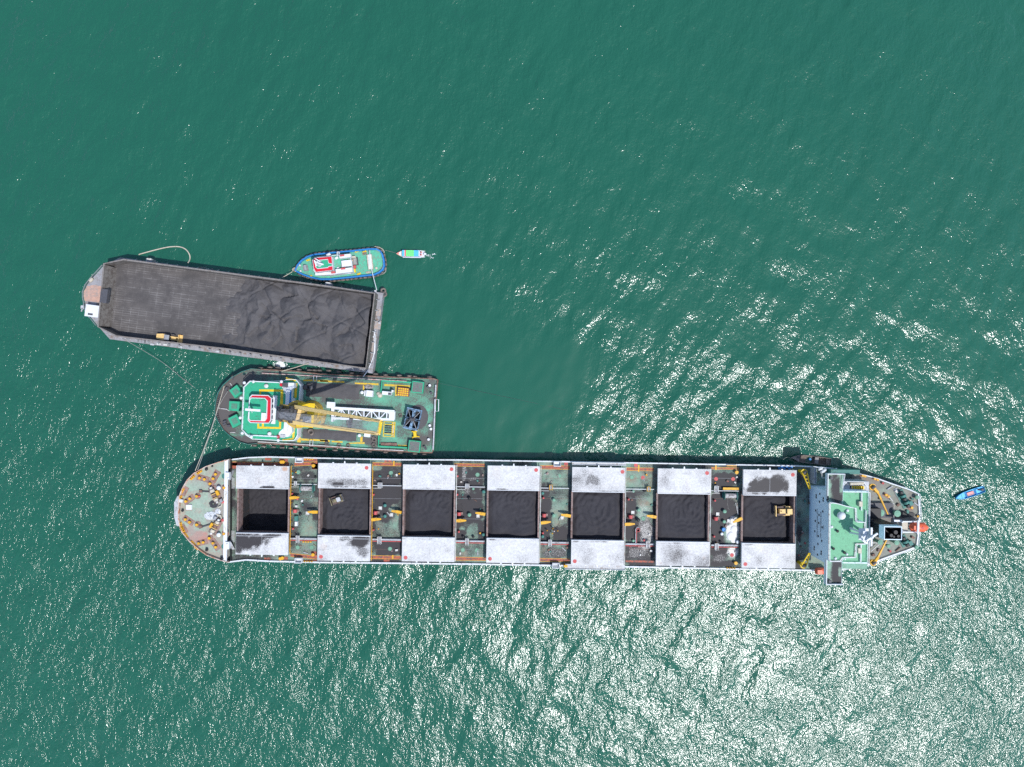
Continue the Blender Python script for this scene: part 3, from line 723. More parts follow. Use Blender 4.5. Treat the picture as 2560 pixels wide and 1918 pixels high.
S.put('chain_breakwater', MB().strip([S.L(A(*p), ZF + 0.8) for p in ((770, 600), (812, 605), (735, 800), (690, 825))], 0.3, ZF, ZF + 0.8), ropem)
S.put('chain_breakwater', MB().strip([S.L(A(*p), ZF + 0.8) for p in ((665, 920), (725, 935), (805, 1150), (812, 1165))], 0.3, ZF, ZF + 0.8), ropem)
# white mooring line flaked on the forecastle, dark tarpaulin
def heap_rope(t, name, cr, x, y, w, h, z, m, n=40, r=0.09, seed=1, zz=0.5):
    R = random.Random(seed); c = t.L(cr(x, y), z); k = t.k(cr, z); pts = []
    for i in range(n * 6):
        an = i * 0.9 + R.random(); rr = math.sqrt(R.random())
        pts.append((c.x + math.cos(an) * rr * w * k / 2, c.y + math.sin(an) * rr * h * k / 2, z + 0.06 + R.random() * zz * (1.1 - rr)))
    return t.put(name, MB().tube(pts, r, 4), m)
free(S, heap_rope(S, 'mooring_line_heap', A, 600, 935, 200, 120, ZF, white, seed=2, zz=0.7), 'large heap of white mooring line on the carrier forecastle', 'rope')
free(S, heap_rope(S, 'mooring_line_heap', A, 690, 880, 80, 90, ZF, white, seed=3, n=20), 'small heap of white mooring line between the two windlasses', 'rope')
free(S, heap_rope(S, 'dark_line_heap', A, 630, 775, 130, 110, ZF, dgrey, seed=4, n=24), 'heap of dark line beside the north windlass on the forecastle', 'rope')
S.put('store_hatch', MB().box(*S.rect(A, 248, 785, 325, 855, ZF + 0.5)[:2], ZF, *S.rect(A, 248, 785, 325, 855, ZF + 0.5)[2:], ZF + 0.5), white)
S.box('hatch_rim', A, 244, 780, 330, 860, ZF, ZF + 0.15, orange)
VENT = MB().vcyl(0, 0, 0, 1.0, 0.30).vcyl(0, 0, 1.0, 1.12, 0.62).dome(0, 0, 1.12, 0.62, 0.3)
VG = VENT.mesh('mushroom_vent', dkgreen, True); VW = VENT.mesh('mushroom_vent', white, True); VR = VENT.mesh('mushroom_vent', pinkred, True); VK = VENT.mesh('mushroom_vent', black, True); VL = VENT.mesh('mushroom_vent', green, True)
for cr, x, y, me, s_ in ((A, 720, 545, VW, 1.1), (A, 720, 1190, VW, 1.1), (A, 770, 740, VR, .8), (A, 768, 990, VR, .8), (A, 215, 860, VK, .7), (A, 545, 290, VK, .8), (A, 620, 250, VK, .5), (A, 550, 1400, VK, .8), (A, 440, 665, VR, .5), (A, 760, 1520, VK, .9)):
    S.inst('mushroom_vent', me, cr(x, y), ZF, sc=s_)
S.box('deck_locker', A, 795, 340, 842, 435, ZF, ZF + 1.5, white); S.box('deck_locker', A, 790, 1300, 842, 1400, ZF, ZF + 1.5, white)
for x, y in ((780, 390), (775, 1360)): S.inst('hatch_ring', MB().vcyl(0, 0, 0, .12, 0.85, n=20).mesh('hatch_ring', dkgreen), A(x, y), ZF)
S.put('companion_ladder', MB().beam(S.L(A(845, 440), ZF + .8), S.L(A(900, 310), ZD + .2), 0.9, 0.12), lgrey)
S.put('companion_ladder', MB().beam(S.L(A(850, 1300), ZF + .8), S.L(A(905, 1400), ZD + .2), 0.9, 0.12), lgrey)
for cr, x, y in ((A, 900, 398), (A, 885, 1295)): S.inst('lamp_post', MB().vcyl(0, 0, 0, 4, .1).dome(0, 0, 4, .35, .2).mesh('lamp_post', white), cr(x, y), ZD)
for xx in (885, 910):
    for ya, yb in ((410, 560), (1140, 1300)): S.put('stowed_pipe', MB().cyl(S.L(A(xx, ya), ZD + .4), S.L(A(xx, yb), ZD + .4), 0.16), lgrey)

# small fittings, hoses and cables scattered on the plating
Rf = random.Random(31)
FIT = [MB().cbox((0, 0, 0), .7, .5, .5).mesh('deck_fitting', m) for m in (rustm, dkgreen, coam, offwhite)] + [MB().vcyl(0, 0, 0, .5, .18).torus((0, 0, .55), .22, .05, n=10, m=5).mesh('deck_fitting', m) for m in (pinkred, dkgreen, yellow)] + [MB().cyl((-.7, 0, .25), (.7, 0, .25), .14, n=8).mesh('deck_fitting', m) for m in (lgrey, rustm, drope)]
for cr, x0, x1 in ((A, 1720, 2030), (B, 870, 1210), (C, 40, 380), (C, 1210, 1540), (D, 400, 720), (D, 1560, 1890), (E, 970, 1120)):
    for _ in range(13):
        x, y = Rf.uniform(x0, x1), Rf.choice((Rf.uniform(330, 500), Rf.uniform(600, 1220), Rf.uniform(1310, 1480)))
        S.inst('deck_fitting', Rf.choice(FIT), cr(x, y), ZD + .01, Rf.uniform(0, 3), Rf.uniform(.6, 1.2))
    for _ in range(2):
        x, y = Rf.uniform(x0, x1), Rf.uniform(620, 1150); pts = []
        for k in range(9): pts.append(S.L(cr(x, y), ZD + .06)); x += Rf.uniform(-28, 28); y += Rf.uniform(8, 34)
        S.put('deck_hose', MB().tube(pts, .05, 5), Rf.choice((drope, wire, rustm)))
    xa, xb = S.L(cr(x0 - 25, 900), ZD).x, S.L(cr(x1 + 20, 900), ZD).x
    for yy in (420, 700, 980, 1400):
        p_ = S.L(cr((x0 + x1) / 2, yy), ZD); S.put('plate_seam', MB().box(xa, p_.y - .03, ZD + .002, xb, p_.y + .03, ZD + .012), Rf.choice((greyp, rustm)))
# things that repeat in every bay between two hatches
arm = MB().prism([(0, -0.45), (1.4, -0.5), (3.2, -0.22), (3.2, 0.22), (1.4, 0.5), (0, 0.45)], 0, 0.35)
arm.box(0.1, -0.2, -1.4, 0.5, 0.2, 0).box(1.8, -0.15, -1.4, 2.1, 0.15, 0)
ARM = arm.mesh('drive_arm', yellow)
PINR = MB().cyl((0, -.35, .6), (0, .35, .6), .42).box(-.4, -.3, 0, .4, .3, .3).mesh('winch_motor', pinkred)
RV = MB().vcyl(0, 0, 0, .9, .34).dome(0, 0, .9, .34, .25).mesh('standpipe', pinkred, True)
def platform(cr, x, y, w, h, m=offwhite):
    a, b, c, d = S.rect(cr, x - w / 2, y - h / 2, x + w / 2, y + h / 2, ZD + 1.4); z = ZD + 1.4
    o = S.put('step_platform', MB().box(a + .16, b + .16, z - .12, c - .16, d - .16, z - .06), greyp)
    f = MB().strip([(a, b), (c, b), (c, d), (a, d)], 0.2, z - .15, z + .1, True)
    for u, v_ in ((a, b), (c, b), (c, d), (a, d)): f.beam((u, v_, ZD), (u, v_, z + 0.8), 0.1)
    S.put('frame', f, m, o)
def pipe(cr, x0, x1, y, z, r, m, name='cross_pipe'):
    p, q = S.L(cr(x0, y), z), S.L(cr(x1, y), z); mb = MB().cyl(p, (q.x, p.y, q.z), r)
    x = p.x + 0.5
    while x < q.x: mb.box(x, p.y - .08, ZD, x + .12, p.y + .08, z); x += 2.2
    return S.put(name, mb, m)
bays = [  # crop, x range, upper pipe y, lower duct y
    (A, 1690, 2055, 500, 1250), (B, 835, 1235, 518, 1262), (B, 1985, 2209, 535, 1283), (C, 5, 400, 535, 1283), (C, 1165, 1560, 553, 1303), (D, 350, 745, 567, 1325), (D, 1535, 1915, 590, 1342)]
for cr, x0, x1, yu, yl in bays:
    pipe(cr, x0, x1, yu, ZD + 1.0, 0.11, white)
    pipe(cr, x0, x1, yl, ZD + 0.9, 0.30, lgrey, 'pipe_duct')
    pipe(cr, x0, x1, yl + 24, ZD + 0.7, 0.16, pinkred)
    pipe(cr, x0 + 10, x0 + 120, yu + 38, ZD + 1.1, 0.07, offwhite)
for cr, x, y, w, h in ((A, 1760, 490, 30, 60), (A, 1790, 1260, 40, 95), (B, 940, 515, 55, 65), (B, 930, 1275, 50, 95), (C, 155, 530, 50, 65), (C, 152, 1295, 42, 90), (C, 1312, 545, 40, 65), (C, 1300, 1315, 40, 95), (D, 672, 567, 40, 60), (D, 662, 1335, 45, 95), (D, 1608, 570, 52, 90), (D, 1612, 1365, 45, 90)):
    platform(cr, x, y, w, h, yellow if (x, y) in ((1312, 545), (672, 567)) else offwhite)
for cr, x, y, an in ((B, 820, 990, 5), (C, 5, 1005, 3), (C, 1172, 1035, 8), (D, 342, 1055, 4), (A, 1680, 690, 5)):
    S.inst('drive_arm', ARM, cr(x, y), ZC - 0.2, rad(an))
for cr, x, y, an in ((B, 1235, 890, 172), (C, 405, 915, 172), (C, 1585, 940, 172), (D, 778, 955, 172), (D, 1960, 970, 205), (A, 2068, 885, 180)):
    S.inst('drive_arm', ARM, cr(x, y), ZC - 0.2, rad(an))
for cr, x, y in ((A, 1722, 630), (A, 1735, 1110), (B, 855, 640), (B, 853, 1125), (B, 2010, 385), (C, 20, 640), (C, 42, 1150), (C, 1205, 685), (C, 1198, 1168), (D, 390, 705), (D, 1577, 722), (D, 1567, 1215), (A, 1795, 700)):
    S.inst('standpipe', RV, cr(x, y), ZD)
for cr, x, y in ((A, 1765, 865), (B, 885, 890), (C, 45, 905), (C, 1215, 925), (D, 415, 945), (D, 1588, 970)):
    S.inst('winch_motor', PINR, cr(x, y), ZD, sc=1.5); S.inst('valve_box', MB().box(-.5, -.4, 0, .5, .4, .7).mesh('valve_box', coam), cr(x + 30, y - 5), ZD)
for cr, x, y, me, s_ in ((B, 1015, 788, VG, .9), (B, 1015, 935, VG, .9), (C, 188, 915, VL, 1.), (C, 188, 690, VK, .9), (C, 1350, 712, VL, .9), (C, 1348, 925, VL, .9), (D, 530, 850, VL, .9), (D, 520, 985, VK, 1.), (D, 1708, 868, VL, 1.), (D, 1703, 1010, VL, .9), (D, 455, 595, VL, .7), (D, 455, 1275, VL, .7), (A, 1835, 910, VK, .8), (C, 240, 560, VL, .7), (C, 240, 1220, VK, .7), (C, 100, 1220, VK, .7), (C, 385, 600, VG, .9), (C, 1195, 620, VG, .8), (C, 1195, 1215, VG, .8), (C, 380, 1190, VG, .8), (A, 1728, 395, VW, .6), (A, 2045, 400, VK, .6), (D, 610, 590, VK, .7), (D, 605, 1270, VR, .6), (D, 1660, 1290, VK, .6), (D, 1888, 1290, VW, .9)):
    S.inst('mushroom_vent', me, cr(x, y), ZD, sc=s_)
RING = MB().torus((0, 0, .04), .62, .07, n=20, m=5).vcyl(0, 0, 0, .05, .55, n=16).mesh('manhole', green)
for cr, x, y in ((A, 1790, 1375), (A, 1985, 1375), (A, 1800, 335), (B, 1090, 345), (B, 1078, 1393), (C, 297, 370), (C, 95, 1408), (C, 287, 1412), (C, 1425, 390), (D, 440, 405), (D, 600, 975)): S.inst('manhole', RING, cr(x, y), ZD + .01)
PD = MB().vcyl(0, 0, 0, .012, .62, n=20).mesh('painted_spot', pinkred)
for cr, x, y in ((D, 592, 410), (D, 1838, 430), (D, 1603, 428), (D, 1822, 1480), (D, 495, 240), (C, 1520, 222)): S.inst('painted_spot', PD, cr(x, y), ZD + .03)
SQ = MB().strip([(-.5, -.5), (.5, -.5), (.5, .5), (-.5, .5)], .12, 0, .35, True).box(-.42, -.42, 0, .42, .42, .2).mesh('access_hatch', offwhite)
for cr, x, y in ((A, 1928, 900), (B, 945, 830), (B, 1098, 922), (C, 305, 940), (C, 1468, 965), (D, 452, 890), (D, 1622, 912), (D, 1775, 1005)): S.inst('access_hatch', SQ, cr(x, y), ZD + .01)
# hose reel drums, pallets, bent red pipe and the rest
for cr, x, y in ((A, 1920, 560), (D, 1800, 660)):
    c = S.L(cr(x, y), ZD + 1.2)
    o = S.put('wire_reel', MB().cyl(c - Vector((1.9, 0, 0)), c + Vector((1.9, 0, 0)), 0.75, n=16), chainm)
    for u in (-2.0, 2.0): S.put('flange', MB().cyl(c + Vector((u - .08, 0, 0)), c + Vector((u + .08, 0, 0)), 1.35, n=18), dkgreen, o)
    S.put('reel_base', MB().box(c.x - 2.3, c.y - .9, ZD, c.x + 2.3, c.y + .9, ZD + .3), dkgreen, o)
S.put('fire_main', MB().tube([S.L(D(*p), ZD + .8) for p in ((545, 1090), (510, 1098), (492, 1120), (492, 1345))], .12), lgrey)
S.put('fire_main', MB().tube([S.L(D(*p), ZD + .7) for p in ((540, 1105), (520, 1110), (505, 1130), (505, 1345))], .12), pinkred)
S.put('hydrant_box', MB().strip([S.L(D(*p), ZD + .8) for p in ((508, 1120), (548, 1120), (548, 1158), (508, 1158))], .14, ZD, ZD + .8, True), pinkred)
S.box('stowed_spar', D, 1700, 548, 1920, 580, ZD + .6, ZD + .95, yellow)
for p, q in (((1872, 760), (1905, 920)), ((1890, 755), (1912, 915))): S.put('spare_rod', MB().cyl(S.L(D(*p), ZD + .3), S.L(D(*q), ZD + .3), .1), offwhite)
free(S, S.put('white_bag_heap', MB().dome(*S.L(D(1815, 1215), ZD)[:2], ZD, 1.5, .5, m=4).dome(*S.L(D(1850, 1120), ZD)[:2], ZD, 1.2, .45, m=4).dome(*S.L(D(1840, 1270), ZD)[:2], ZD, 1.0, .4, m=4), tarp, smooth=True), 'heap of white bags on the deck between sixth and aftmost hatch', 'bags')
BLV = MB().vcyl(0, 0, 0, .7, .4).torus((0, 0, .75), .42, .08).mesh('blue_valve', blue)
S.inst('blue_valve', BLV, D(1697, 1120), ZD, sc=1.3); S.inst('blue_valve', VW, D(1672, 1180), ZD, sc=.8)
S.box('vent_stack', A, 1750, 1020, 1785, 1080, ZD, ZD + 1.2, white); S.box('hydraulic_unit', A, 1745, 940, 1790, 1010, ZD, ZD + 1.0, dkgreen)
S.box('deck_box', A, 1755, 795, 1785, 820, ZD, ZD + .9, offwhite)
# accommodation ladder stowed along the north rail, gangway at the south rail
def gangway(cr, x0, y0, x1, y1, z, name):
    a, b, c, d = S.rect(cr, x0, y0, x1, y1, z)
    o = S.put(name, MB().box(a, b, z - .2, c, d, z), lgrey)
    S.put('side_rail', MB().box(a, b - .12, z - .25, c, b - .01, z + .45).box(a, d + .01, z - .25, c, d + .12, z + .45), white, o)
    tr = MB(); x = a
    while x < c: tr.box(x, b + .03, z + .005, x + .12, d - .03, z + .06); x += .55
    S.put('treads', tr, offwhite, o)
gangway(I, 1430, 1157, 1565, 1162, ZD + 1.6, 'accommodation_ladder'); gangway(I, 1413, 1412, 1562, 1423, ZD + 1.4, 'gangway')
S.box('gangway_winch', C, 1490, 1620, 1540, 1650, ZD, ZD + 2.0, yellow)
for cr, x, y in ((A, 1805, 172), (A, 1797, 1560), (C, 1400, 222), (C, 1380, 1630)):
    c = S.L(cr(x, y), ZD + 1.8)
    S.put('pilot_platform', MB().strip([(c.x - 1.1, c.y - .7), (c.x + 1.1, c.y - .7), (c.x + 1.1, c.y + .7), (c.x - 1.1, c.y + .7)], .22, ZD + .2, ZD + 1.8, True).box(c.x - .9, c.y - .55, ZD + .5, c.x + .9, c.y + .55, ZD + .6), white)
DRUM = MB().vcyl(0, 0, 0, .9, .38).torus((0, 0, .3), .38, .03, n=14, m=4).torus((0, 0, .6), .38, .03, n=14, m=4).mesh('blue_drum', blue)
for i in range(6): free(S, S.inst('blue_drum', DRUM, E(700 + 33 * i, 280 - (i % 2) * 20), ZD), f'{ORD[i] if i < 5 else "last"} blue drum, counted from the bow, in the row north of the aftmost hatch'.replace('foremost', 'first'), 'drum', 'blue drums by the rail')

# provision cranes
def crane(name, cr, base, knee, tip, z0, zt, m=yellow, lattice=False):
    b = S.L(cr(*base), z0); k_ = S.L(cr(*knee), zt - .5); t_ = S.L(cr(*tip), zt)
    o = S.put(name, MB().vcyl(b.x, b.y, ZD, z0, .55, .5), m)
    S.put('slew_ring', MB().vcyl(b.x, b.y, z0, z0 + .5, 1.05, n=18), m, o)
    S.put('winch', MB().cyl((b.x - .5, b.y - .4, z0 + .9), (b.x + .5, b.y + .4, z0 + .9), .45), dgrey, o)
    if lattice:
        d = (t_ - b).normalized(); s_ = Vector((-d.y, d.x, 0)).normalized()
        mb = MB()
        for u in (-1, 1): mb.beam(Vector((b.x, b.y, z0 + .8)) + s_ * u * .75, t_ + s_ * u * .18, .26, .3)
        for f in (.2, .4, .6, .8): 
            q = Vector((b.x, b.y, z0 + .8)).lerp(t_, f); w = .75 + (.18 - .75) * f
            mb.beam(q - s_ * w, q + s_ * w, .18)
        S.put('boom', mb, m, o)
    else:
        S.put('boom_root', MB().beam((b.x, b.y, z0 + .8), k_, .75, .7), m, o)
        S.put('boom', MB().beam(k_, t_, .52, .55, .34, .36), m, o)
        S.put('ram', MB().cyl((b.x + .5, b.y - .5, z0 + .3), k_.lerp(t_, .25) - Vector((0, 0, .6)), .12), offwhite, o)
crane('provision_crane', F, (872, 512), (935, 575), (1045, 812), ZD + 5, ZD + 6)
crane('provision_crane', F, (880, 1335), (935, 1280), (1030, 1092), ZD + 5, ZD + 6)
crane('store_crane', E, (1045, 335), (1080, 430), (1130, 568), ZD + 3.5, ZD + 7, byellow, True)
crane('store_crane', E, (1035, 1615), (1060, 1560), (1128, 1452), ZD + 3.5, ZD + 7, byellow, True)

# ---------------- accommodation block, bridge and funnel (aft)
Z1, ZB, ZR = 16.4, 17.0, 19.7
f0 = S.w2l(P(2074, 1300, ZR)).x                             # front of the house
hy0, hy1 = S.L(F(200, 1240), ZD).y, S.L(F(200, 495), ZD).y
hx1 = S.L(F(830, 900), Z1).x
house = S.put('accommodation_block', MB().box(f0, hy0, ZD, hx1, hy1, Z1), housesky)
S.put('house_top_deck', MB().box(f0 + .3, hy0 + .2, Z1 + .004, hx1 - .1, hy1 - .2, Z1 + .05), roofg, house)
wy1, wy0 = S.L(F(470, 368), ZB + 1).y, S.L(F(470, 1580), ZB + 1).y
wx1 = S.L(F(552, 900), ZB).x
wing = S.put('bridge_wing', MB().box(f0 - .06, wy0, Z1 + .1, wx1, wy1, ZB), housesky)
wd = sheet(S, 'wing_deck', deckG, [(f0 + .2, wx1 - .05, lambda x: x * 0 + wy0 + .2, lambda x: x * 0 + wy1 - .2)], ZB + .006, bl(F, [(490, 1450, 60, 160, 1.), (480, 520, 55, 130, 1.), (500, 600, 60, 110, 1.), (535, 500, 22, 110, -.95), (520, 1440, 20, 60, -.8)]), parent=wing)
for bb in ((f0 - .05, wy0 + .01, ZB, f0 + .15, hy0 + 2.4, ZB + 1.2), (f0 - .05, hy1 - 2.2, ZB, f0 + .15, wy1 - .01, ZB + 1.2), (f0 + .15, wy1 - .21, ZB, wx1, wy1 - .01, ZB + 1.2), (f0 + .15, wy0 + .01, ZB, wx1, wy0 + .21, ZB + 1.2)): S.put('wing_bulwark', MB().box(*bb), white, wing)
S.put('wing_rail', railing([(wx1, wy1 - .2), (wx1 - .6, hy1 + 1)], ZB, 1.1, rt=.12), white, wing)
for sy in (wy0 + 1.0, wy1 - 1.4): S.put('wing_console', MB().cbox((f0 + 1.2, sy, ZB), .8, .7, 1.1), dgrey, wing)
for sg, ya, yb in ((1, hy1, wy1), (-1, hy0, wy0)):
    S.put('wing_support', MB().prism([(f0 + 1.0, ya), (f0 + 3.2, ya), (f0 + 2.4, ya + (yb - ya) * .8), (f0 + 1.6, ya + (yb - ya) * .8)], Z1 - .8, Z1 + .08), white, wing)
# wheelhouse
wh = [(403, 690), (420, 682), (500, 695), (590, 722), (685, 742), (690, 890), (790, 895), (785, 1130), (690, 1130), (680, 1275), (550, 1278), (520, 1318), (398, 1318)]
whp_ = [tuple(S.L(F(*p), ZR))[:2] for p in wh]
bridge = S.put('wheelhouse', MB().prism(whp_, ZB + .01, ZR), housesky)
S.put('wheelhouse_roof', MB().prism([(x * .985 + .015 * whp_[0][0] + .25, y * .985 + .015 * (sum(p[1] for p in whp_) / len(whp_))) for x, y in whp_], ZR + .003, ZR + .06), roofg, bridge)
S.put('roof_rail', railing([(p[0], p[1]) for p in whp_] + [whp_[0]], ZR, 1.0, rails=(1.0, .5), rt=.13, step=1.6), white, bridge)
S.put('roof_kerb', MB().strip(whp_, .28, ZR, ZR + .22, True), offwhite, bridge)
nw = 13
for i in range(nw):
    ya = hy0 + 1.2 + (hy1 - hy0 - 2.4) * i / nw
    S.put('bridge_window', MB().box(f0 - .09, ya + .12, ZB + 1.05, f0 - .02, ya + (hy1 - hy0 - 2.4) / nw - .12, ZB + 2.0), glass, bridge)
# cabin windows on the front, four storeys, seen as small dark panes
kf = crop(2010, 1200, 7.53)
for x, y in ((230, 285), (230, 328), (297, 262), (293, 410), (362, 345), (361, 390), (431, 375), (225, 577), (358, 595), (288, 660), (219, 772), (285, 810), (352, 893), (214, 967), (279, 1057), (345, 1147), (276, 1207), (208, 1262), (207, 1308), (339, 1350), (338, 1395), (271, 1407)):
    p_ = kf(x, y)
    xw = S.l2w((f0, 0, 0)).x + 0.1
    zz = CAMZ - xw * FPX / (p_[0] - CX)                    # height on the front wall at which the pane is seen
    q = S.L(p_, zz)
    w = S.put('cabin_window', MB().box(f0 - .05, q.y - .30, zz - .40, f0 + .02, q.y + .30, zz + .40), glass, house)
    S.put('window_frame', MB().box(f0 - .03, q.y - .38, zz - .48, f0 + .01, q.y + .38, zz + .48), white, w)
def lettering(txt, px0, px1, xm, size):
    xw = S.l2w((f0, 0, 0)).x + 0.1
    zz = CAMZ - xw * FPX / (kf(xm, 0)[0] - CX)
    cu = bpy.data.curves.new('lettering', 'FONT'); cu.body = txt; cu.size = size; cu.align_x = 'LEFT'; cu.extrude = 0.004
    tmp = bpy.data.objects.new('tmp', cu); COL.objects.link(tmp); bpy.context.view_layer.update()
    me = bpy.data.meshes.new_from_object(tmp.evaluated_get(bpy.context.evaluated_depsgraph_get())); bpy.data.objects.remove(tmp)
    me.materials.clear(); me.materials.append(MATS['dark_grey_steel'])
    o = bpy.data.objects.new('slogan_lettering', me); COL.objects.link(o); o.parent = house
    q = S.L(kf(xm, px0), zz)
    ex = Vector((0, -1, 0)); ey = Vector((0, 0, 1)); ez = ex.cross(ey)
    Mx = Matrix((ex, ey, ez)).transposed().to_4x4(); Mx.translation = Vector((f0 - .03, q.y, zz - size * .35))
    o.matrix_local = Mx
    bpy.context.view_layer.update()
    want = abs(S.L(kf(xm, px1), zz).y - q.y)
    o.scale.x = want / max(o.dimensions.x, .1)
lettering('SAFE OPERATION FIRST', 600, 1105, 322, 1.25)
lettering('CLEAN ENVIRONMENT POLICY', 548, 1085, 256, 1.25)
lettering('BRIDGE', 850, 930, 376, .55)
# roof gear
c = S.L(F(537, 825), ZR + 1.4)
dm = S.put('satellite_dome', MB().vcyl(c.x, c.y, ZR + .9, ZR + 1.5, 1.1, 1.2, 20).dome(c.x, c.y, ZR + 1.5, 1.2, 1.2, 20, 6), white, bridge, True)
S.put('dome_post', MB().vcyl(c.x, c.y, ZR, ZR + .9, .25), white, bridge)
for x, y, s_ in ((600, 768, .5), (428, 946, .5), (470, 1290, .45), (575, 1300, .3), (595, 1245, .4)): S.inst('roof_dome', MB().vcyl(0, 0, 0, .5, .3).dome(0, 0, .5, .9, .9).mesh('roof_dome', white, True), F(x, y), ZR, sc=s_, parent=bridge)
for x, y in ((485, 990), (560, 1222), (440, 1180)): S.inst('roof_vent', VK, F(x, y), ZR, sc=.7, parent=bridge)
for x, y in ((690, 1125), (740, 1215)):
    pass
bx = S.L(F(655, 985), ZR); mz = ZR + 9.5
mast = S.put('radar_mast', MB().beam((bx.x - .6, bx.y - .7, ZR), (bx.x + 1.2, bx.y, mz), .5, .5, .25, .25).beam((bx.x - .6, bx.y + .7, ZR), (bx.x + 1.2, bx.y, mz), .5, .5, .25, .25).beam((bx.x + 2.6, bx.y, ZR), (bx.x + 1.2, bx.y, mz), .6, .6, .3, .3), white)
for z_, w in ((mz - 4.2, 1.7), (mz - 2, 1.3)): S.put('mast_platform', MB().box(bx.x + .2 - w * .5, bx.y - w, z_, bx.x + 1.4 + w * .5, bx.y + w, z_ + .18), white, mast)
S.put('radar_scanner', MB().beam((bx.x + .5, bx.y - 1.9, mz - 1.3), (bx.x + 1.7, bx.y + 1.9, mz - 1.3), .75, .5), white, mast)
S.put('radar_scanner', MB().beam((bx.x - .6, bx.y - 1.0, mz - 3.5), (bx.x + 1.6, bx.y - 2.6, mz - 3.5), .65, .45), white, mast)
S.put('yard_arm', MB().beam((bx.x + 1.2, bx.y - 2.7, mz - .4), (bx.x + 1.2, bx.y + 2.7, mz - .4), .5).beam((bx.x - .4, bx.y - 1.1, mz), (bx.x + 2.8, bx.y + 1.1, mz), .5), white, mast)
S.put('top_dome', MB().dome(bx.x + 1.2, bx.y, mz, .5, .6), white, mast, True)
# stairs and lower terraces round the house
S.put('deck_rail', railing([(hx1 - .1, hy0 + .2), (hx1 - .1, hy1 - .2)], Z1, 1.1, rt=.14, step=1.8), white, house)
S.put('deck_rail', railing([(hx1 - .1, hy1 - .2), (wx1 + .2, hy1 - .2)], Z1, 1.1, rt=.14, step=1.8), white, house)
S.put('deck_rail', railing([(hx1 - .1, hy0 + .2), (wx1 + .2, hy0 + .2)], Z1, 1.1, rt=.14, step=1.8), white, house)
for bb in ((hx1 - 2.6, hy0 + .5, hx1 - 2.35, hy0 + 5.8), (hx1 - 2.6, hy1 - 5.8, hx1 - 2.35, hy1 - .5), (hx1 - 1.2, hy1 - 10.5, hx1 - 1.0, hy1 - 5.8)): S.put('kerb', MB().box(bb[0], bb[1], Z1 + .05, bb[2], bb[3], Z1 + .9), white, house)
for x, y in ((690, 1125), (742, 1215), (690, 862), (752, 705)): S.box('stair_head', F, x - 18, y - 32, x + 18, y + 22, Z1 + .05, Z1 + 1.3, ropem, parent=house)
terrace = S.box('side_terrace', F, 545, 452, 838, 562, ZD, 12.4, lgrey)
st = MB(); a_, b_, c_, d_ = S.rect(F, 640, 503, 780, 536, 13.0)
x = a_
while x < c_: st.box(x, b_, 12.42, x + .34, d_, 12.42 + 1.0 * (x - a_) / (c_ - a_)); x += .62
S.put('stair_treads', st, byellow, terrace)
S.put('terrace_rail', railing([S.L(F(*p), 13.4) for p in ((560, 500), (600, 452), (780, 455), (805, 500), (838, 515))], 12.4, 1.1, rt=.14), white, terrace)
S.put('engine_vent', MB().cyl(S.L(F(630, 478), 13.2), S.L(F(780, 470), 13.2), .5), ropem, terrace)
S.box('boat_deck', F, 540, 1330, 820, 1405, ZD, 10.5, green); S.box('boat_deck', F, 425, 325, 740, 372, ZD, 8.2, dkgreen)
for x, y in ((345, 330), (300, 315), (460, 325), (500, 335), (325, 345)): S.inst('liferaft_canister', MB().cyl((-.8, 0, .5), (.8, 0, .5), .45, n=14).mesh('liferaft_canister', white, True), F(x, y), ZD + .6, rad(20), sc=.9)
S.put('deck_frame', MB().strip([S.L(F(*p), ZD + 3) for p in ((245, 300), (245, 480))], .2, ZD, ZD + 3).strip([S.L(F(*p), ZD + 3) for p in ((262, 300), (262, 480))], .2, ZD, ZD + 3), lgrey)
S.put('deck_frame', MB().strip([S.L(F(*p), ZD + 3) for p in ((327, 345), (327, 415), (400, 415))], .16, ZD + 2.6, ZD + 3), offwhite)
# funnel
fz = 23.0; a_, b_, c_, d_ = S.rect(F, 1008, 948, 1196, 1086, fz)
cas = S.put('funnel', MB().strip([(a_, b_), (c_, b_), (c_, d_), (a_, d_)], .30, 9.2, fz - 3.0, True).box(a_ + .2, b_ + .2, 9.2, c_ - .2, d_ - .2, fz - 3.2), black)
S.put('funnel_collar', MB().strip([(a_, b_), (c_, b_), (c_, d_), (a_, d_)], .26, fz - 3.0, fz, True), housesky, cas)
S.put('funnel_lining', MB().strip([(a_ + .26, b_ + .26), (c_ - .26, b_ + .26), (c_ - .26, d_ - .26), (a_ + .26, d_ - .26)], .08, fz - 3.15, fz - .05, True), black, cas)
for u, v_, r in ((.35, .35, .5), (.6, .6, .6), (.75, .3, .4), (.5, .25, .3)): S.put('exhaust_pipe', MB().vcyl(a_ + (c_ - a_) * u, b_ + (d_ - b_) * v_, fz - 3.2, fz + .6, r), black, cas)
S.put('engine_casing', MB().box(hx1 + .6, b_ - 1.2, ZD, c_ + 1.0, d_ + 3.0, 9.2).box(hx1 + .7, b_ - .3, 9.2, a_ + 1.0, d_ + .5, 15.0), black)
for x, y, r in ((910, 775, 1.05), (1087, 783, 1.0), (1080, 1095, .75), (905, 1090, .8)):
    S.inst('large_vent', MB().vcyl(0, 0, 0, 3.0, .62).vcyl(0, 0, 3.0, 3.5, 1.0, 1.05, 24).vcyl(0, 0, 3.5, 3.62, .8, .3, 24).mesh('large_vent', green), F(x, y), ZD, sc=(r, r, 1.0))
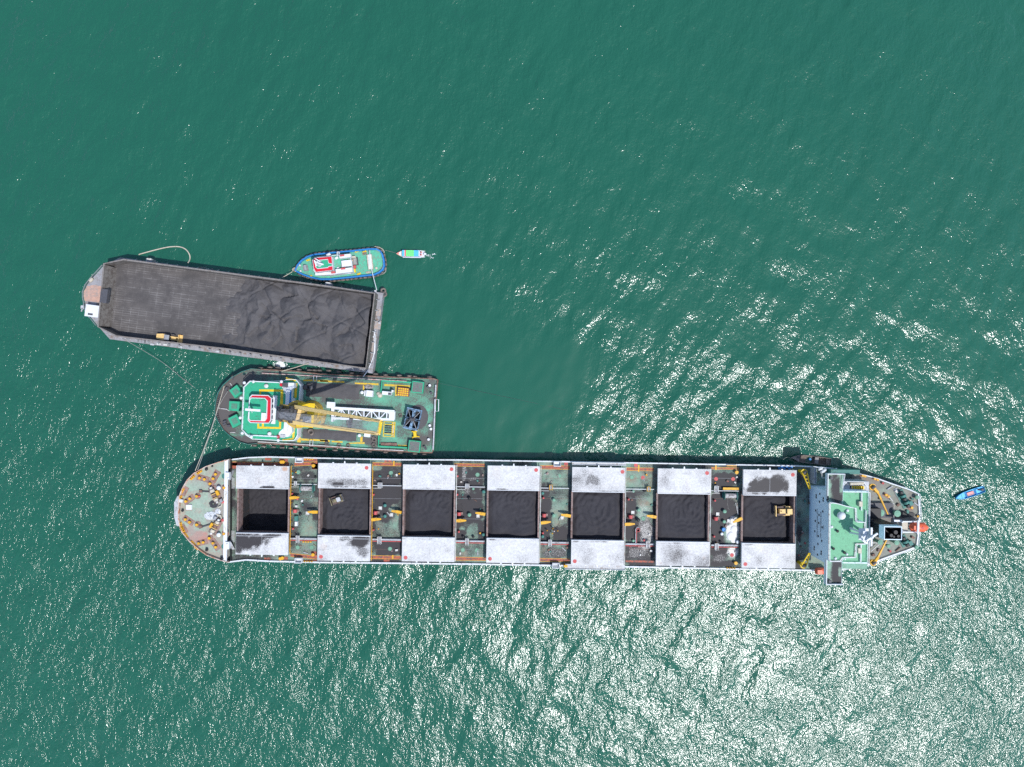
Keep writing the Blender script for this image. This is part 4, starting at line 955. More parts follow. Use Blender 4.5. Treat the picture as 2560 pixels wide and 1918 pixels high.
# stern mooring deck
S.box('stern_house', F, 850, 690, 1100, 850, ZD, 6.6, dgrey)
sd = sheet(S, 'stern_deck', stained('stern_deck_paint', (0.20, 0.27, 0.21), dust=(.19, .16, .14), base2=(.22, .22, .20)), [(hx1 + .2, ST[0].x - .4, lambda x: lo_f(x) + .3, lambda x: up_f(x) - .3)], ZD + .02, bl(F, [(1100, 500, 200, 60, .5), (1300, 700, 60, 120, .6), (950, 1180, 200, 90, .4), (1250, 1150, 120, 70, .4)]), (), (), floor=.5)
w0 = S.L(F(1205, 640), ZD); an = rad(-62)
def winch(cx, cy, an, n=5, L_=6.0, m=dkgreen, r=1.0):
    ax = Vector((math.cos(an), math.sin(an), 0)); q = Vector((cx, cy, ZD + 1.2))
    o = S.put('mooring_winch', MB().cbox((cx, cy, ZD + .02), L_, 2.6, .25, an), m)
    for i in range(n):
        u = (i + .5) / n - .5
        S.put('drum', MB().cyl(q + ax * (u * L_ - .35), q + ax * (u * L_ + .35), r * (.95 if i % 2 else .65), n=16), m if i % 2 else wire, o)
    S.put('shaft', MB().cyl(q - ax * L_ / 2, q + ax * L_ / 2, .2), dgrey, o)
    S.put('motor', MB().cbox((cx + ax.x * L_ * .35 - ax.y * 1.2, cy + ax.y * L_ * .35 + ax.x * 1.2, ZD), 1.4, 1.2, 1.4, an), m, o)
winch(w0.x, w0.y, an); 
w1 = S.L(F(1215, 1100), ZD); winch(w1.x, w1.y, rad(-60), 3, 3.6)
S.put('roller_bed', MB().cbox((S.L(F(1165, 620), ZD).x, S.L(F(1165, 620), ZD).y, ZD + .03), 6.0, 1.3, .2, an), greyp)
S.put('stern_tarpaulin', MB().prism([tuple(S.L(F(*p), ZD + .6))[:2] for p in ((1115, 770), (1210, 775), (1340, 800), (1330, 835), (1220, 850), (1115, 840))], ZD + .03, ZD + .6), black)
pad(F, 1025, 605, 75, 40, -32, ZD + .03); pad(F, 905, 425, 75, 26, -18, ZD + .03); rpad(F, 1290, 735, 28, ZD + .03); pad(F, 770, 388, 60, 26, -15, ZD + .03)
for x, y in ((1030, 1145), (1335, 1160), (1340, 620)): S.inst('mushroom_vent', VL, F(x, y), ZD, sc=1.1)
for x, y, k in ((1150, 705, 0), (1130, 560, 3), (980, 470, 4), (1060, 520, 7), (1300, 640, 5), (1250, 780, 1), (960, 640, 2), (900, 560, 6), (1310, 1060, 0), (1150, 1190, 8), (1060, 1210, 4), (940, 1200, 2), (1100, 1040, 9), (1290, 1130, 6), (1350, 700, 7), (1360, 830, 6), (880, 1250, 0), (1000, 740, 2), (960, 780, 8), (1230, 1000, 1)):
    S.inst('deck_fitting', FIT[k], F(x, y), ZD + .04, x * .7, 1.4)
for pts in (((900, 690), (1110, 690), (1110, 860)), ((850, 1120), (1010, 1125), (1060, 1125)), ((1060, 620), (1100, 670)), ((860, 1215), (960, 1130))): S.put('deck_pipe', MB().tube([S.L(F(*p), ZD + 1.0) for p in pts], .14, 6), offwhite)
# free-fall lifeboat ramp at the stern
rmp = MB()
for y in (890, 1005): rmp.beam(S.L(F(1200, y), 10.5), S.L(F(1372, y), 8.6), .35, .5)
for y in (900, 995):
    for x, z in ((1205, 10.4), (1370, 8.6)): rmp.beam(S.L(F(x, y), z), Vector((*S.L(F(x, y), z)[:2], ZD)), .3)
rmp.beam(S.L(F(1372, 880), 9.0), S.L(F(1368, 1025), 9.0), .5, .5)
rmp.beam(S.L(F(1376, 878), 11.2), S.L(F(1372, 1028), 11.2), .55, .45).beam(S.L(F(1376, 878), 11.2), S.L(F(1376, 878), 5.2), .3).beam(S.L(F(1372, 1028), 11.2), S.L(F(1372, 1028), 5.2), .3)
S.put('lifeboat_ramp', rmp, white)
S.box('ramp_platform', F, 1200, 890, 1262, 1000, 8.6, 8.9, ropem); S.box('ramp_landing', F, 1115, 872, 1198, 892, 9.4, 9.7, white)
free(S, heap_rope(S, 'stern_line_heap', F, 1375, 825, 45, 60, ZD + .03, drope, n=14, seed=9), 'grey line heaped at the carrier stern beside the orange lifeboat', 'rope')

def lifeboat(label, q, z, ang, L_=6.4, w=2.6):
    o = T('lifeboat', label, 'lifeboat', *q, z, ang, group=None)
    n, vs, fs = 12, [], []
    st_ = [(-.5, .30, .3), (-.44, .72, .75), (-.3, .95, .95), (0, 1, 1), (.25, .95, .95), (.4, .6, .8), (.5, .08, .3)]
    for u, ww, hh in st_:
        for i in range(n):
            t = 2 * math.pi * i / n; vs.append((u * L_, math.cos(t) * ww * w / 2, .9 + math.sin(t) * hh * (1.15 if math.sin(t) > 0 else .9)))
    for s_ in range(len(st_) - 1):
        fs += [(s_ * n + i, s_ * n + (i + 1) % n, (s_ + 1) * n + (i + 1) % n, (s_ + 1) * n + i) for i in range(n)]
    fs += [tuple(range(n)), tuple(range((len(st_) - 1) * n, len(st_) * n))]
    o.put('hull', MB().add(vs, fs), lifeo, smooth=True)
    o.put('cockpit', MB().cbox((-L_ * .28, 0, 1.8), 1.5, 1.3, .75), lifeo)
    o.put('hatch', MB().vcyl(L_ * .1, 0, 2.0, 2.1, .38), pinkred)
    o.put('keel_rail', MB().box(-L_ * .4, -w / 2 - .02, .75, L_ * .35, w / 2 + .02, .85), pinkred)
    return o
lifeboat('orange enclosed lifeboat on the white ramp at the carrier stern', F(1365, 945), 8.4, -3, 6.0, 2.9)
lifeboat('small orange boat stowed under the south bridge wing of the carrier', F(312, 1420), 6.2, 0, 4.6, 2.1)
# ------------------------------------------------------------------ coal
def coal_mat(name, c0, c1, streaks=False):
    m = bpy.data.materials.new(name); nt, b = nodes(m); N, Lk = nt.nodes, nt.links
    geo = N.new('ShaderNodeNewGeometry')
    n1 = N.new('ShaderNodeTexNoise'); n1.inputs['Scale'].default_value = 0.35; n1.inputs['Detail'].default_value = 8; n1.inputs['Roughness'].default_value = 0.7
    n2 = N.new('ShaderNodeTexNoise'); n2.inputs['Scale'].default_value = 5; n2.inputs['Detail'].default_value = 6
    for n in (n1, n2): Lk.new(geo.outputs['Position'], n.inputs['Vector'])
    mx = N.new('ShaderNodeMix'); mx.data_type = 'RGBA'; mx.inputs['A'].default_value = (*c0, 1); mx.inputs['B'].default_value = (*c1, 1)
    rp = N.new('ShaderNodeMapRange'); rp.inputs['From Min'].default_value = .3; rp.inputs['From Max'].default_value = .7
    Lk.new(n1.outputs['Fac'], rp.inputs['Value']); Lk.new(rp.outputs['Result'], mx.inputs['Factor']); Lk.new(mx.outputs['Result'], b.inputs['Base Color'])
    bp = N.new('ShaderNodeBump'); bp.inputs['Distance'].default_value = .07; bp.inputs['Strength'].default_value = .8
    Lk.new(n2.outputs['Fac'], bp.inputs['Height']); Lk.new(bp.outputs['Normal'], b.inputs['Normal'])
    b.inputs['Roughness'].default_value = .85; b.inputs['Specular IOR Level'].default_value = .2
    return m
coalm = coal_mat('wet_coal', (0.036, 0.034, 0.039), (0.052, 0.050, 0.056))
coalb = coal_mat('grey_coal', (0.080, 0.076, 0.078), (0.112, 0.106, 0.108))

def heightfield(name, m, x0, y0, x1, y1, hf, res=0.3, keep=None):
    """a mesh over a rectangle (own metres) with height hf(X, Y); keep(X, Y) trims it"""
    nx, ny = int((x1 - x0) / res) + 1, int((y1 - y0) / res) + 1
    X, Y = np.meshgrid(np.linspace(x0, x1, nx), np.linspace(y0, y1, ny), indexing='ij')
    Z = hf(X, Y)
    v = np.stack([X, Y, Z], -1).reshape(-1, 3)
    i, j = np.meshgrid(np.arange(nx - 1), np.arange(ny - 1), indexing='ij')
    a = (i * ny + j).ravel(); f = np.stack([a, a + ny, a + ny + 1, a + 1], -1)
    if keep is not None:
        c = v[f].mean(1); f = f[keep(c[:, 0], c[:, 1], c[:, 2])]
    me = bpy.data.meshes.new(name); me.from_pydata(v.tolist(), [], f.tolist())
    me.polygons.foreach_set('use_smooth', np.ones(len(me.polygons), bool)); me.materials.append(m); me.update()
    return me

def ridges(X, Y, seed, n=4):
    """the curved bites that a grab and a dozer leave in trimmed coal"""
    r = np.random.default_rng(seed); Z = 0 * X
    wx = fbm(X * .12 + 9, Y * .12, seed) * 5; wy = fbm(X * .12, Y * .12 + 4, seed + 3) * 5
    for k in range(n):
        cx, cy = r.uniform(-5, 5, 2); lam = r.uniform(1.5, 2.5); R_ = r.uniform(3.5, 7)
        d = np.hypot(X + wx - 2.5 - cx, (Y + wy - 2.5 - cy) * r.uniform(.8, 1.3))
        s_ = (d / lam) % 1.0
        Z += (np.minimum(s_ / .75, (1 - s_) / .25) - .5) * .25 * np.exp(-((d - R_ * .5) / R_) ** 2)
    return Z + (fbm(X * .35, Y * .35, seed + 9) - .5) * .55
for i, (x0, y0, x1, y1, a, b) in enumerate(openings):
    w, h = x1 - x0, y1 - y0; zc = COAL[i]; ov = 3.0 if i == 0 else (1.2 if zc < 3 else .25)
    def hf(X, Y, i=i, w=w, h=h, zc=zc):
        Z = ridges(X, Y, 20 + i * 7) + zc + .25
        r_ = np.random.default_rng(90 + i)
        for _ in range(5):
            cx, cy = r_.uniform(-w / 2, w / 2), r_.uniform(-h / 2, h / 2); Z += r_.uniform(-1.0, .7) * np.exp(-((X - cx) ** 2 + (Y - cy) ** 2) / r_.uniform(4, 16))
        Z += r_.uniform(-.05, .05) * X + r_.uniform(-.04, .04) * Y
        e = np.minimum(w / 2 - np.abs(X), h / 2 - np.abs(Y))
        Z -= np.clip(1.6 - e, 0, 2.5) * (.45 if i else .0)
        if i == 0: Z += .9 * np.exp(-((X + 1) ** 2 + (Y - 4) ** 2) / 20) + (Y > 0) * 0
        if i == 1: Z += .6 * np.exp(-((X - 1) ** 2 + (Y - 2) ** 2) / 30)
        if i == 6: Z -= .8 * np.clip((X - w / 2 + 2.2) / 1.5, 0, 1)
        return Z
    me = heightfield('coal_heap', coalm, -w / 2 - ov, -h / 2 - ov, w / 2 + ov, h / 2 + ov, hf)
    extra = ['lying deep in shadow', 'under a small bulldozer', 'with ringed grab marks', 'filled nearly level', 'with a whirl of round ridges', 'filled nearly level', 'under a yellow bulldozer'][i]
    c = S.l2w(((x0 + x1) / 2, (y0 + y1) / 2, 0))
    o = tag(link('coal_heap', me, None, c, S.a), f'black coal in the {ORD[i]} hold of the long carrier, {extra}', 'coal', 'coal in the carrier holds')

# ------------------------------------------------------------------ earth-moving machines
def bulldozer(label, q, z, ang, L_=5.0, w=3.0, cabm=glass, hood=cyellow, grp='bulldozers in the holds'):
    o = T('bulldozer', label, 'bulldozer', *q, z, ang, grp)
    for sg in (-1, 1):
        t_ = o.put('track', MB().prism([(-L_ * .42, 0), (-L_ * .34, -.0), (L_ * .34, 0), (L_ * .42, 0), (L_ * .42, .01), (-L_ * .42, .01)], 0, .01), dgrey)
        bpy.data.objects.remove(t_)
        mb = MB().box(-L_ * .40, sg * w * .36 - .28, .12, L_ * .36, sg * w * .36 + .28, .95)
        for u in (-.40, .36): mb.cyl((u * L_, sg * w * .36 - .28, .53), (u * L_, sg * w * .36 + .28, .53), .42, n=12)
        tr = o.put('track', mb, dgrey)
        sh = MB()
        for j in range(14): sh.box(-L_ * .40 + j * L_ * .056, sg * w * .36 - .33, .95, -L_ * .40 + j * L_ * .056 + .12, sg * w * .36 + .33, 1.02)
        o.put('track_shoes', sh, rustm, tr)
    o.put('chassis', MB().box(-L_ * .36, -w * .24, .5, L_ * .34, w * .24, 1.15), hood)
    o.put('hood', MB().box(-L_ * .36, -w * .21, 1.15, L_ * .02, w * .21, 1.85).box(-L_ * .30, -.12, 1.85, -L_ * .24, .12, 2.4), hood)
    cb = o.put('cab', MB().box(L_ * .03, -w * .25, 1.15, L_ * .30, w * .25, 2.55), cabm)
    o.put('cab_roof', MB().box(L_ * .02, -w * .27, 2.55, L_ * .31, w * .27, 2.68), lgrey if cabm is glass else hood, cb)
    o.put('fender', MB().box(L_ * .02, -w * .47, 1.03, L_ * .36, -w * .26, 1.16).box(L_ * .02, w * .26, 1.03, L_ * .36, w * .47, 1.16), hood)
    o.put('blade', MB().prism([(-L_ * .56, -w * .52), (-L_ * .51, -w * .55), (-L_ * .50, 0), (-L_ * .51, w * .55), (-L_ * .56, w * .52), (-L_ * .545, 0)], .1, 1.25), hood)
    for sg in (-1, 1): o.put('push_arm', MB().beam((-L_ * .52, sg * w * .30, .5), (L_ * .05, sg * w * .52, .55), .18), hood)
    o.put('ripper', MB().box(L_ * .36, -w * .2, .6, L_ * .46, w * .2, .9), dgrey)
    return o
x0, y0, x1, y1 = openings[1][:4]
bulldozer('small dull olive bulldozer on the coal of the second hold, turned askew', B(362, 705), 4.5, 20, 4.4, 2.5, hood=dull)
bulldozer('yellow bulldozer on the coal of the aftmost hold beside its aft wall', E(772, 862), 4.4, 1, 5.6, 3.2, cabm=dgrey)

def wheel_loader(label, q, z, ang):
    o = T('wheel_loader', label, 'loader', *q, z, ang)
    WH = MB().torus((0, 0, 0), .52, .25, 'y', 18, 8).mesh('tyre', rubber, True); RM = MB().cyl((0, -.2, 0), (0, .2, 0), .36, n=14).mesh('rim', cyellow)
    for x in (-1.7, 1.35):
        for y in (-1.05, 1.05):
            w = link('wheel', WH, o.o, (x, y, .77)); link('rim', RM, w)
    o.put('engine_hood', MB().prism([(-3.4, -.75), (-1.0, -1.05), (-.75, -1.05), (-.75, 1.05), (-1.6, 1.05), (-3.4, .8)], 1.0, 2.15), cyellow)
    cb = o.put('cab', MB().box(-.45, -.75, 1.2, 1.0, .75, 2.9), glass)
    o.put('cab_roof', MB().box(-.55, -.85, 2.9, 1.1, .85, 3.02).vcyl(0, .5, 3.02, 3.2, .25), greyp, cb)
    o.put('front_frame', MB().box(.9, -.5, .7, 2.5, .5, 1.3), cyellow)
    for sg in (-1, 1): o.put('lift_arm', MB().beam((.9, sg * .45, 1.7), (3.2, sg * .45, .7), .2, .35), cyellow)
    o.put('bucket', MB().prism([(3.1, -1.35), (3.3, -1.35), (3.3, 1.35), (3.1, 1.35)], .15, 1.2).box(3.3, -1.35, .12, 4.2, 1.35, .2).box(3.3, -1.38, .2, 3.9, -1.3, .9).box(3.3, 1.3, .2, 3.9, 1.38, .9), cyellow)
    return o

# ------------------------------------------------------------------ coal barge
ZBD, ZBW = 3.4, 8.1
Bg = T('coal_barge', 'grey flat coal barge with high side walls, bow to the left', 'barge', 580, 770, 0, -7.5)
wallT = [(390, 328), (660, 270)]                           # crop G, top of wall, north side
nT = [Bg.L(G(*p), ZBW) for p in [(388, 328), (660, 272)]] + [Bg.L(H(*p), ZBW) for p in [(1300, 392), (1985, 492)]]
sT = [Bg.L(H(1868, 1482), ZBW)] + [Bg.L(G(*p), ZBW) for p in [(2100, 1510), (560, 1330), (305, 1200)]]
loop = nT + sT
inner = [(p.x, p.y) for p in loop]
bowc = [Bg.L(G(*p), ZBD + .4) for p in [(375, 350), (290, 445), (215, 525), (140, 620), (102, 720), (104, 800), (118, 870), (125, 960), (165, 1040), (215, 1090), (290, 1185)]]
sternx0, sternx1 = Bg.L(H(1985, 492), ZBD).x, Bg.L(H(2095, 480), ZBD).x
ymax = max(p.y for p in nT) + 1.2; ymin = min(p.y for p in sT) - 1.5
hl = [(sternx1, ymax - .5), (sternx1, ymin + .3), (bowc[-1].x + 4.5, ymin + .2)] + [(p.x, p.y) for p in bowc[::-1]] + [(bowc[0].x + 5.0, ymax - .2)]
bh = Bg.put('hull', MB().prism(hl, -2.0, ZBD), mat('barge_grey_deck', (0.30, 0.30, 0.32), .65, dirt=(0.20, 0.15, 0.12), damt=.4, dscale=.5))
bargewall = mat('barge_wall_steel', (0.17, 0.155, 0.14), .7, dirt=(0.10, 0.085, 0.075), damt=.5)
bw = Bg.put('side_wall', MB().strip(inner, .45, ZBD, ZBW, True), bargewall)
Bg.put('wall_cap', MB().strip(inner, .47, ZBW, ZBW + .12, True), mat('wall_cap_steel', (.22, .20, .185), .7, dirt=(.16, .13, .11), damt=.4), bw)
# cargo floor: worn steel with the scraped lines of the plates
fm = bpy.data.materials.new('barge_floor_steel'); nt, b = nodes(fm); N, Lk = nt.nodes, nt.links
tc = N.new('ShaderNodeTexCoord'); br = N.new('ShaderNodeTexBrick'); mp = N.new('ShaderNodeMapping')
br.inputs['Scale'].default_value = 1.0; br.inputs['Mortar Size'].default_value = .085; br.inputs['Mortar Smooth'].default_value = .3; br.inputs['Brick Width'].default_value = 2.6; br.inputs['Row Height'].default_value = .72; br.offset = .0
Lk.new(tc.outputs['Object'], br.inputs['Vector'])
n1 = N.new('ShaderNodeTexNoise'); n1.inputs['Scale'].default_value = .16; n1.inputs['Detail'].default_value = 8; n1.inputs['Roughness'].default_value = .72; Lk.new(tc.outputs['Object'], n1.inputs['Vector'])
mp.inputs['Scale'].default_value = (.12, 1.4, 1); Lk.new(tc.outputs['Object'], mp.inputs['Vector'])
n2 = N.new('ShaderNodeTexNoise'); n2.inputs['Scale'].default_value = 1.0; n2.inputs['Detail'].default_value = 5; Lk.new(mp.outputs['Vector'], n2.inputs['Vector'])
r1 = N.new('ShaderNodeMapRange'); r1.inputs['From Min'].default_value = .44; r1.inputs['From Max'].default_value = .58; Lk.new(n1.outputs['Fac'], r1.inputs['Value'])
ln = N.new('ShaderNodeMath'); ln.operation = 'MULTIPLY'; Lk.new(br.outputs['Fac'], ln.inputs[0]); Lk.new(r1.outputs['Result'], ln.inputs[1])
r2 = N.new('ShaderNodeMapRange'); r2.inputs['From Min'].default_value = .38; r2.inputs['From Max'].default_value = .60; Lk.new(n2.outputs['Fac'], r2.inputs['Value'])
l2 = N.new('ShaderNodeMath'); l2.operation = 'MULTIPLY'; Lk.new(ln.outputs[0], l2.inputs[0]); Lk.new(r2.outputs['Result'], l2.inputs[1])
base = N.new('ShaderNodeMix'); base.data_type = 'RGBA'; base.inputs['A'].default_value = (.080, .074, .073, 1); base.inputs['B'].default_value = (.138, .125, .118, 1)
r3 = N.new('ShaderNodeMapRange'); r3.inputs['From Min'].default_value = .38; r3.inputs['From Max'].default_value = .72; Lk.new(n1.outputs['Fac'], r3.inputs['Value']); Lk.new(r3.outputs['Result'], base.inputs['Factor'])
m2 = N.new('ShaderNodeMix'); m2.data_type = 'RGBA'; Lk.new(l2.outputs[0], m2.inputs['Factor']); Lk.new(base.outputs['Result'], m2.inputs['A']); m2.inputs['B'].default_value = (.225, .214, .208, 1)
Lk.new(m2.outputs['Result'], b.inputs['Base Color']); b.inputs['Roughness'].default_value = .8; b.inputs['Specular IOR Level'].default_value = .2
Bg.put('cargo_floor', MB().prism(inner, ZBD + .004, ZBD + .05), fm)
# sloping foot plate inside the bow wall
bx_ = [nT[0], sT[-1]]
Bg.put('bow_slope', MB().add([(bx_[0].x + .25, bx_[0].y - .3, ZBW - .2), (bx_[1].x + .25, bx_[1].y + .3, ZBW - .2), (bx_[1].x + 1.6, bx_[1].y + .6, ZBD + .06), (bx_[0].x + 1.6, bx_[0].y - .5, ZBD + .06), (bx_[0].x + .25, bx_[0].y - .3, ZBD + .06), (bx_[1].x + .25, bx_[1].y + .3, ZBD + .06)], [(0, 1, 2, 3), (0, 4, 5, 1), (0, 3, 4), (1, 5, 2), (3, 2, 5, 4)]), bargewall)
# brackets outside the walls
brk_ = MB().prism([(0, 0), (.14, 0), (.14, -1.0), (0, -1.0)], 0, .02); BR = MB().add([(0, 0, 0), (0, -1.05, 0), (0, 0, 2.6), (.14, 0, 0), (.14, -1.05, 0), (.14, 0, 2.6)], [(0, 1, 2), (3, 5, 4), (0, 3, 4, 1), (1, 4, 5, 2), (0, 2, 5, 3)]).mesh('wall_bracket', lgrey)
sa, sb = sT[2], sT[0]
for i in range(24):
    p = sa.lerp(sb, (i + .5) / 24); link('wall_bracket', BR, bw, (p.x, p.y - .24, ZBD))
na, nb = nT[1], nT[3]
for i in range(24):
    p = na.lerp(nb, (i + .5) / 24); link('wall_bracket', BR, bw, (p.x, p.y + .24, ZBD), math.pi)
ta, tb = nT[3], sT[0]
for i in range(7):
    p = ta.lerp(tb, (i + .5) / 7); link('wall_bracket', BR, bw, (p.x + .24, p.y, ZBD), math.pi / 2)
# stern deck: warm worn plates, bollards, capstan, mooring line
stp = mat('barge_worn_plate', (0.40, 0.32, 0.27), .7, dirt=(.3, .3, .31), damt=.5)
for y0_, y1_ in ((700, 790), (1140, 1280), (850, 960)): Bg.box('worn_plate', H, 1990 if y0_ < 750 else 1935, y0_, 2065 if y0_ < 900 else 1985, y1_, ZBD + .004, ZBD + .012, stp)
for x, y in ((2000, 470), (1890, 1440), (2055, 885)): Bg.inst('bollard', MB().vcyl(0, 0, 0, .9, .3).vcyl(0, 0, .9, 1.05, .4).mesh('bollard', lgrey), H(x, y), ZBD)
TY = MB().torus((0, 0, 0), .62, .30, 'y', 16, 8).mesh('tyre_fender', rubber, True)
TF = MB().torus((0, 0, .3), .62, .30, 'z', 16, 8).mesh('tyre', rubber, True)
Bg.inst('tyre_fender', TF, H(2100, 460), 1.8, 0, 1.1); Bg.inst('tyre_fender', TF, H(2112, 505), 1.6, 0, 1.1)
for cr, x, y, w_, h_, z1 in ((H, 1370, 375, 80, 48, 4.6), (G, 1010, 285, 85, 55, 4.6)):
    o = Bg.box('side_fender_box', cr, x - w_ / 2, y - h_ / 2, x + w_ / 2, y + h_ / 2, 2.0, z1, greyp); Bg.box('fender_lid', cr, x - w_ / 3, y - h_ / 2 - 4, x + w_ / 3, y - h_ / 6, z1, z1 + .2, offwhite, parent=o)
for x, y in ((640, 1340), (905, 1405), (1060, 1445), (1150, 1440), (1240, 1450), (1450, 1480), (1960, 1540)): Bg.inst('deck_fitting', MB().cbox((0, 0, 0), 1.2, .6, .4).mesh('deck_fitting', offwhite if x in (1150, 1240) else lgrey), G(x, y), ZBD, 0)
Bg.box('winch_box', G, 875, 1385, 940, 1425, ZBD, ZBD + 1.2, greyp)
# bow deck: pale deckhouse, rust-coloured plating, ramp plate, rails
dh = Bg.box('deckhouse', G, 130, 905, 318, 1058, ZBD, ZBD + 3.0, white)
Bg.box('roof_lip', G, 126, 900, 322, 1064, ZBD + 3.0, ZBD + 3.15, white, parent=dh)
Bg.put('roof_fitting', MB().box(*Bg.rect(G, 165, 1015, 230, 1040, ZBD + 3.2)[:2], ZBD + 3.15, *Bg.rect(G, 165, 1015, 230, 1040, ZBD + 3.2)[2:], ZBD + 3.3), dgrey, dh)
Bg.poly('worn_bow_plate', G, [(150, 640), (250, 622), (345, 640), (330, 865), (190, 850), (120, 845), (106, 790), (106, 715)], ZBD + .004, ZBD + .014, mat('salmon_primer', (0.50, 0.31, 0.24), .7, dirt=(.34, .27, .24), damt=.45, dscale=.6))
Bg.box('ramp_plate', G, 335, 678, 430, 870, ZBW - 1.2, ZBW + .2, dgrey)
Bg.put('bow_rail', railing([(p.x, p.y) for p in bowc], ZBD, 1.0, rt=.12, step=2.5), greyp)
Bg.put('life_raft', MB().cyl(Bg.L(G(190, 575), ZBD + .6), Bg.L(G(232, 530), ZBD + .6), .5), ropem, smooth=True)
Bg.put('bow_anchor', MB().beam(Bg.L(G(75, 990), 3.6), Bg.L(G(105, 900), 3.6), .3).beam(Bg.L(G(70, 945), 3.6), Bg.L(G(128, 950), 3.6), .3).cbox(Bg.L(G(98, 930), 3.2), 1.0, 1.0, .5), lgrey)
wheel_loader('yellow wheel loader on the barge floor by the south wall', G(1300, 1355), ZBD + .05, -7)

# coal cargo of the barge: overlapping grab-dropped cones, flattened tops
x_l, x_r = Bg.L(H(95, 800), ZBD).x, sternx0 - .3
r = np.random.default_rng(5)
cones = [(r.uniform(x_l + 3, x_r), r.uniform(sT[0].y + 1, nT[3].y - 1), r.uniform(2.0, 4.6), r.uniform(.50, .74)) for _ in range(38)]
bh_ = Bg.loc
def barge_h(X, Y):
    Z = np.full_like(X, -3.0)
    wx = (fbm(X * .3, Y * .3, 60) - .5) * 1.1; wy = (fbm(X * .3 + 50, Y * .3, 62) - .5) * 1.1
    for cx, cy, h, s_ in cones:
        t_ = (cx * 3.7 + cy) % 3.14; u_ = (X + wx - cx) * math.cos(t_) + (Y + wy - cy) * math.sin(t_); v_ = -(X + wx - cx) * math.sin(t_) + (Y + wy - cy) * math.cos(t_)
        d = .55 * np.maximum(np.abs(u_), np.abs(v_) * 1.15) + .45 * np.hypot(u_, v_)
        Z = np.maximum(Z, np.minimum(h - s_ * d, h * .86 + .30 * (X - cx) * ((cx * 7.3 % 1) - .5) + .30 * (Y - cy) * ((cy * 5.1 % 1) - .5)))
    toe = np.where(X - x_l < 5, (X - x_l) * .16, .8 + (X - x_l - 5) * .5) - .15 + (fbm(X * .2, Y * .25, 66) - .5) * 2.6 + (fbm(X * .9, Y * .9, 67) - .5) * .5
    Z = np.minimum(Z, toe)
    e = np.minimum(Y - np.interp(X, [sa.x, sb.x], [sa.y, sb.y]), np.interp(X, [na.x, nb.x], [na.y, nb.y]) - Y)
    Z = np.maximum(Z, np.minimum(.9, toe))
    r2_ = np.random.default_rng(8)
    for _ in range(16):                                    # grab bites: a scoop with one steep lip
        cx, cy, rr, t_ = r2_.uniform(x_l + 8, x_r - 3), r2_.uniform(sT[0].y + 3, nT[3].y - 3), r2_.uniform(1.6, 3.2), r2_.uniform(0, 6.28)
        u_ = (X - cx) * math.cos(t_) + (Y - cy) * math.sin(t_); v_ = -(X - cx) * math.sin(t_) + (Y - cy) * math.cos(t_)
        Z -= np.where((u_ > -rr) & (u_ < rr * .5) & (np.abs(v_) < rr * 1.2), .55 * (u_ + rr) / (1.5 * rr) * np.clip((rr * 1.2 - np.abs(v_)) / .6, 0, 1), 0) * 1.6
    Z = np.maximum(Z, .12 + 0 * X) * (X > x_l + 3) + Z * (X <= x_l + 3)
    for th_, off in ((.5, 3), (2.2, 17), (1.2, -8)):
        s_ = np.abs((X * math.cos(th_) + Y * math.sin(th_) + wx + off) % 11 - 5.5)
        Z -= .35 * np.clip(1 - s_ / .5, 0, 1) * (Z > .8)
    return Z + (fbm(X * .9, Y * .9, 69) - .5) * .18 + ZBD
me = heightfield('coal_heap', coalb, x_l - 2, min(p.y for p in sT) + .0, x_r + .1, max(p.y for p in nT), barge_h, .24,
                 keep=lambda x, y, z: (z > ZBD + .02) & (y > np.interp(x, [sa.x, sb.x], [sa.y, sb.y]) + .26) & (y < np.interp(x, [na.x, nb.x], [na.y, nb.y]) - .26) & (x < np.interp(y, [sT[0].y, nT[3].y], [sT[0].x, nT[3].x]) - .26))
tag(link('coal_heap', me, None, Bg.loc, Bg.a), 'broad grey coal heap of many mounds filling the aft half of the barge', 'coal')
# ------------------------------------------------------------------ floating crane
ZV = 3.0
X = T('crane_barge', 'green decked floating crane with a rounded bow and a raised yellow boom', 'crane ship', 800, 1020, 0, -3.4)
outl = [V(*p) for p in [(132, 850), (152, 690), (190, 560), (275, 435), (420, 305), (600, 205), (760, 152), (920, 165), (1500, 195)]] + [W(*p) for p in [(0, 245), (700, 275), (1400, 305), (1960, 328), (2035, 350), (2020, 430), (1985, 900), (1950, 1560), (1935, 1600), (1500, 1585), (700, 1545)]] + [V(*p) for p in [(2071, 1505), (1500, 1470), (860, 1440), (700, 1452), (560, 1410), (400, 1312), (280, 1202), (190, 1060), (140, 950)]]
OL = [X.L(q, ZV) for q in outl]
xh = X.put('hull', MB().prism([(p.x, p.y) for p in OL], -2.0, ZV - .02, top=False), hullblk)
us = [p for p in OL[:14]]; ls = [p for p in OL[16:]]; ls = ls[::-1]
uX, uY = np.array([OL[0].x] + [p.x for p in OL[1:14]]), np.array([OL[0].y] + [p.y for p in OL[1:14]])
lX, lY = np.array([OL[0].x] + [p.x for p in OL[::-1][:len(OL) - 15]]), np.array([OL[0].y] + [p.y for p in OL[::-1][:len(OL) - 15]])
xe = min(OL[14].x, OL[15].x)
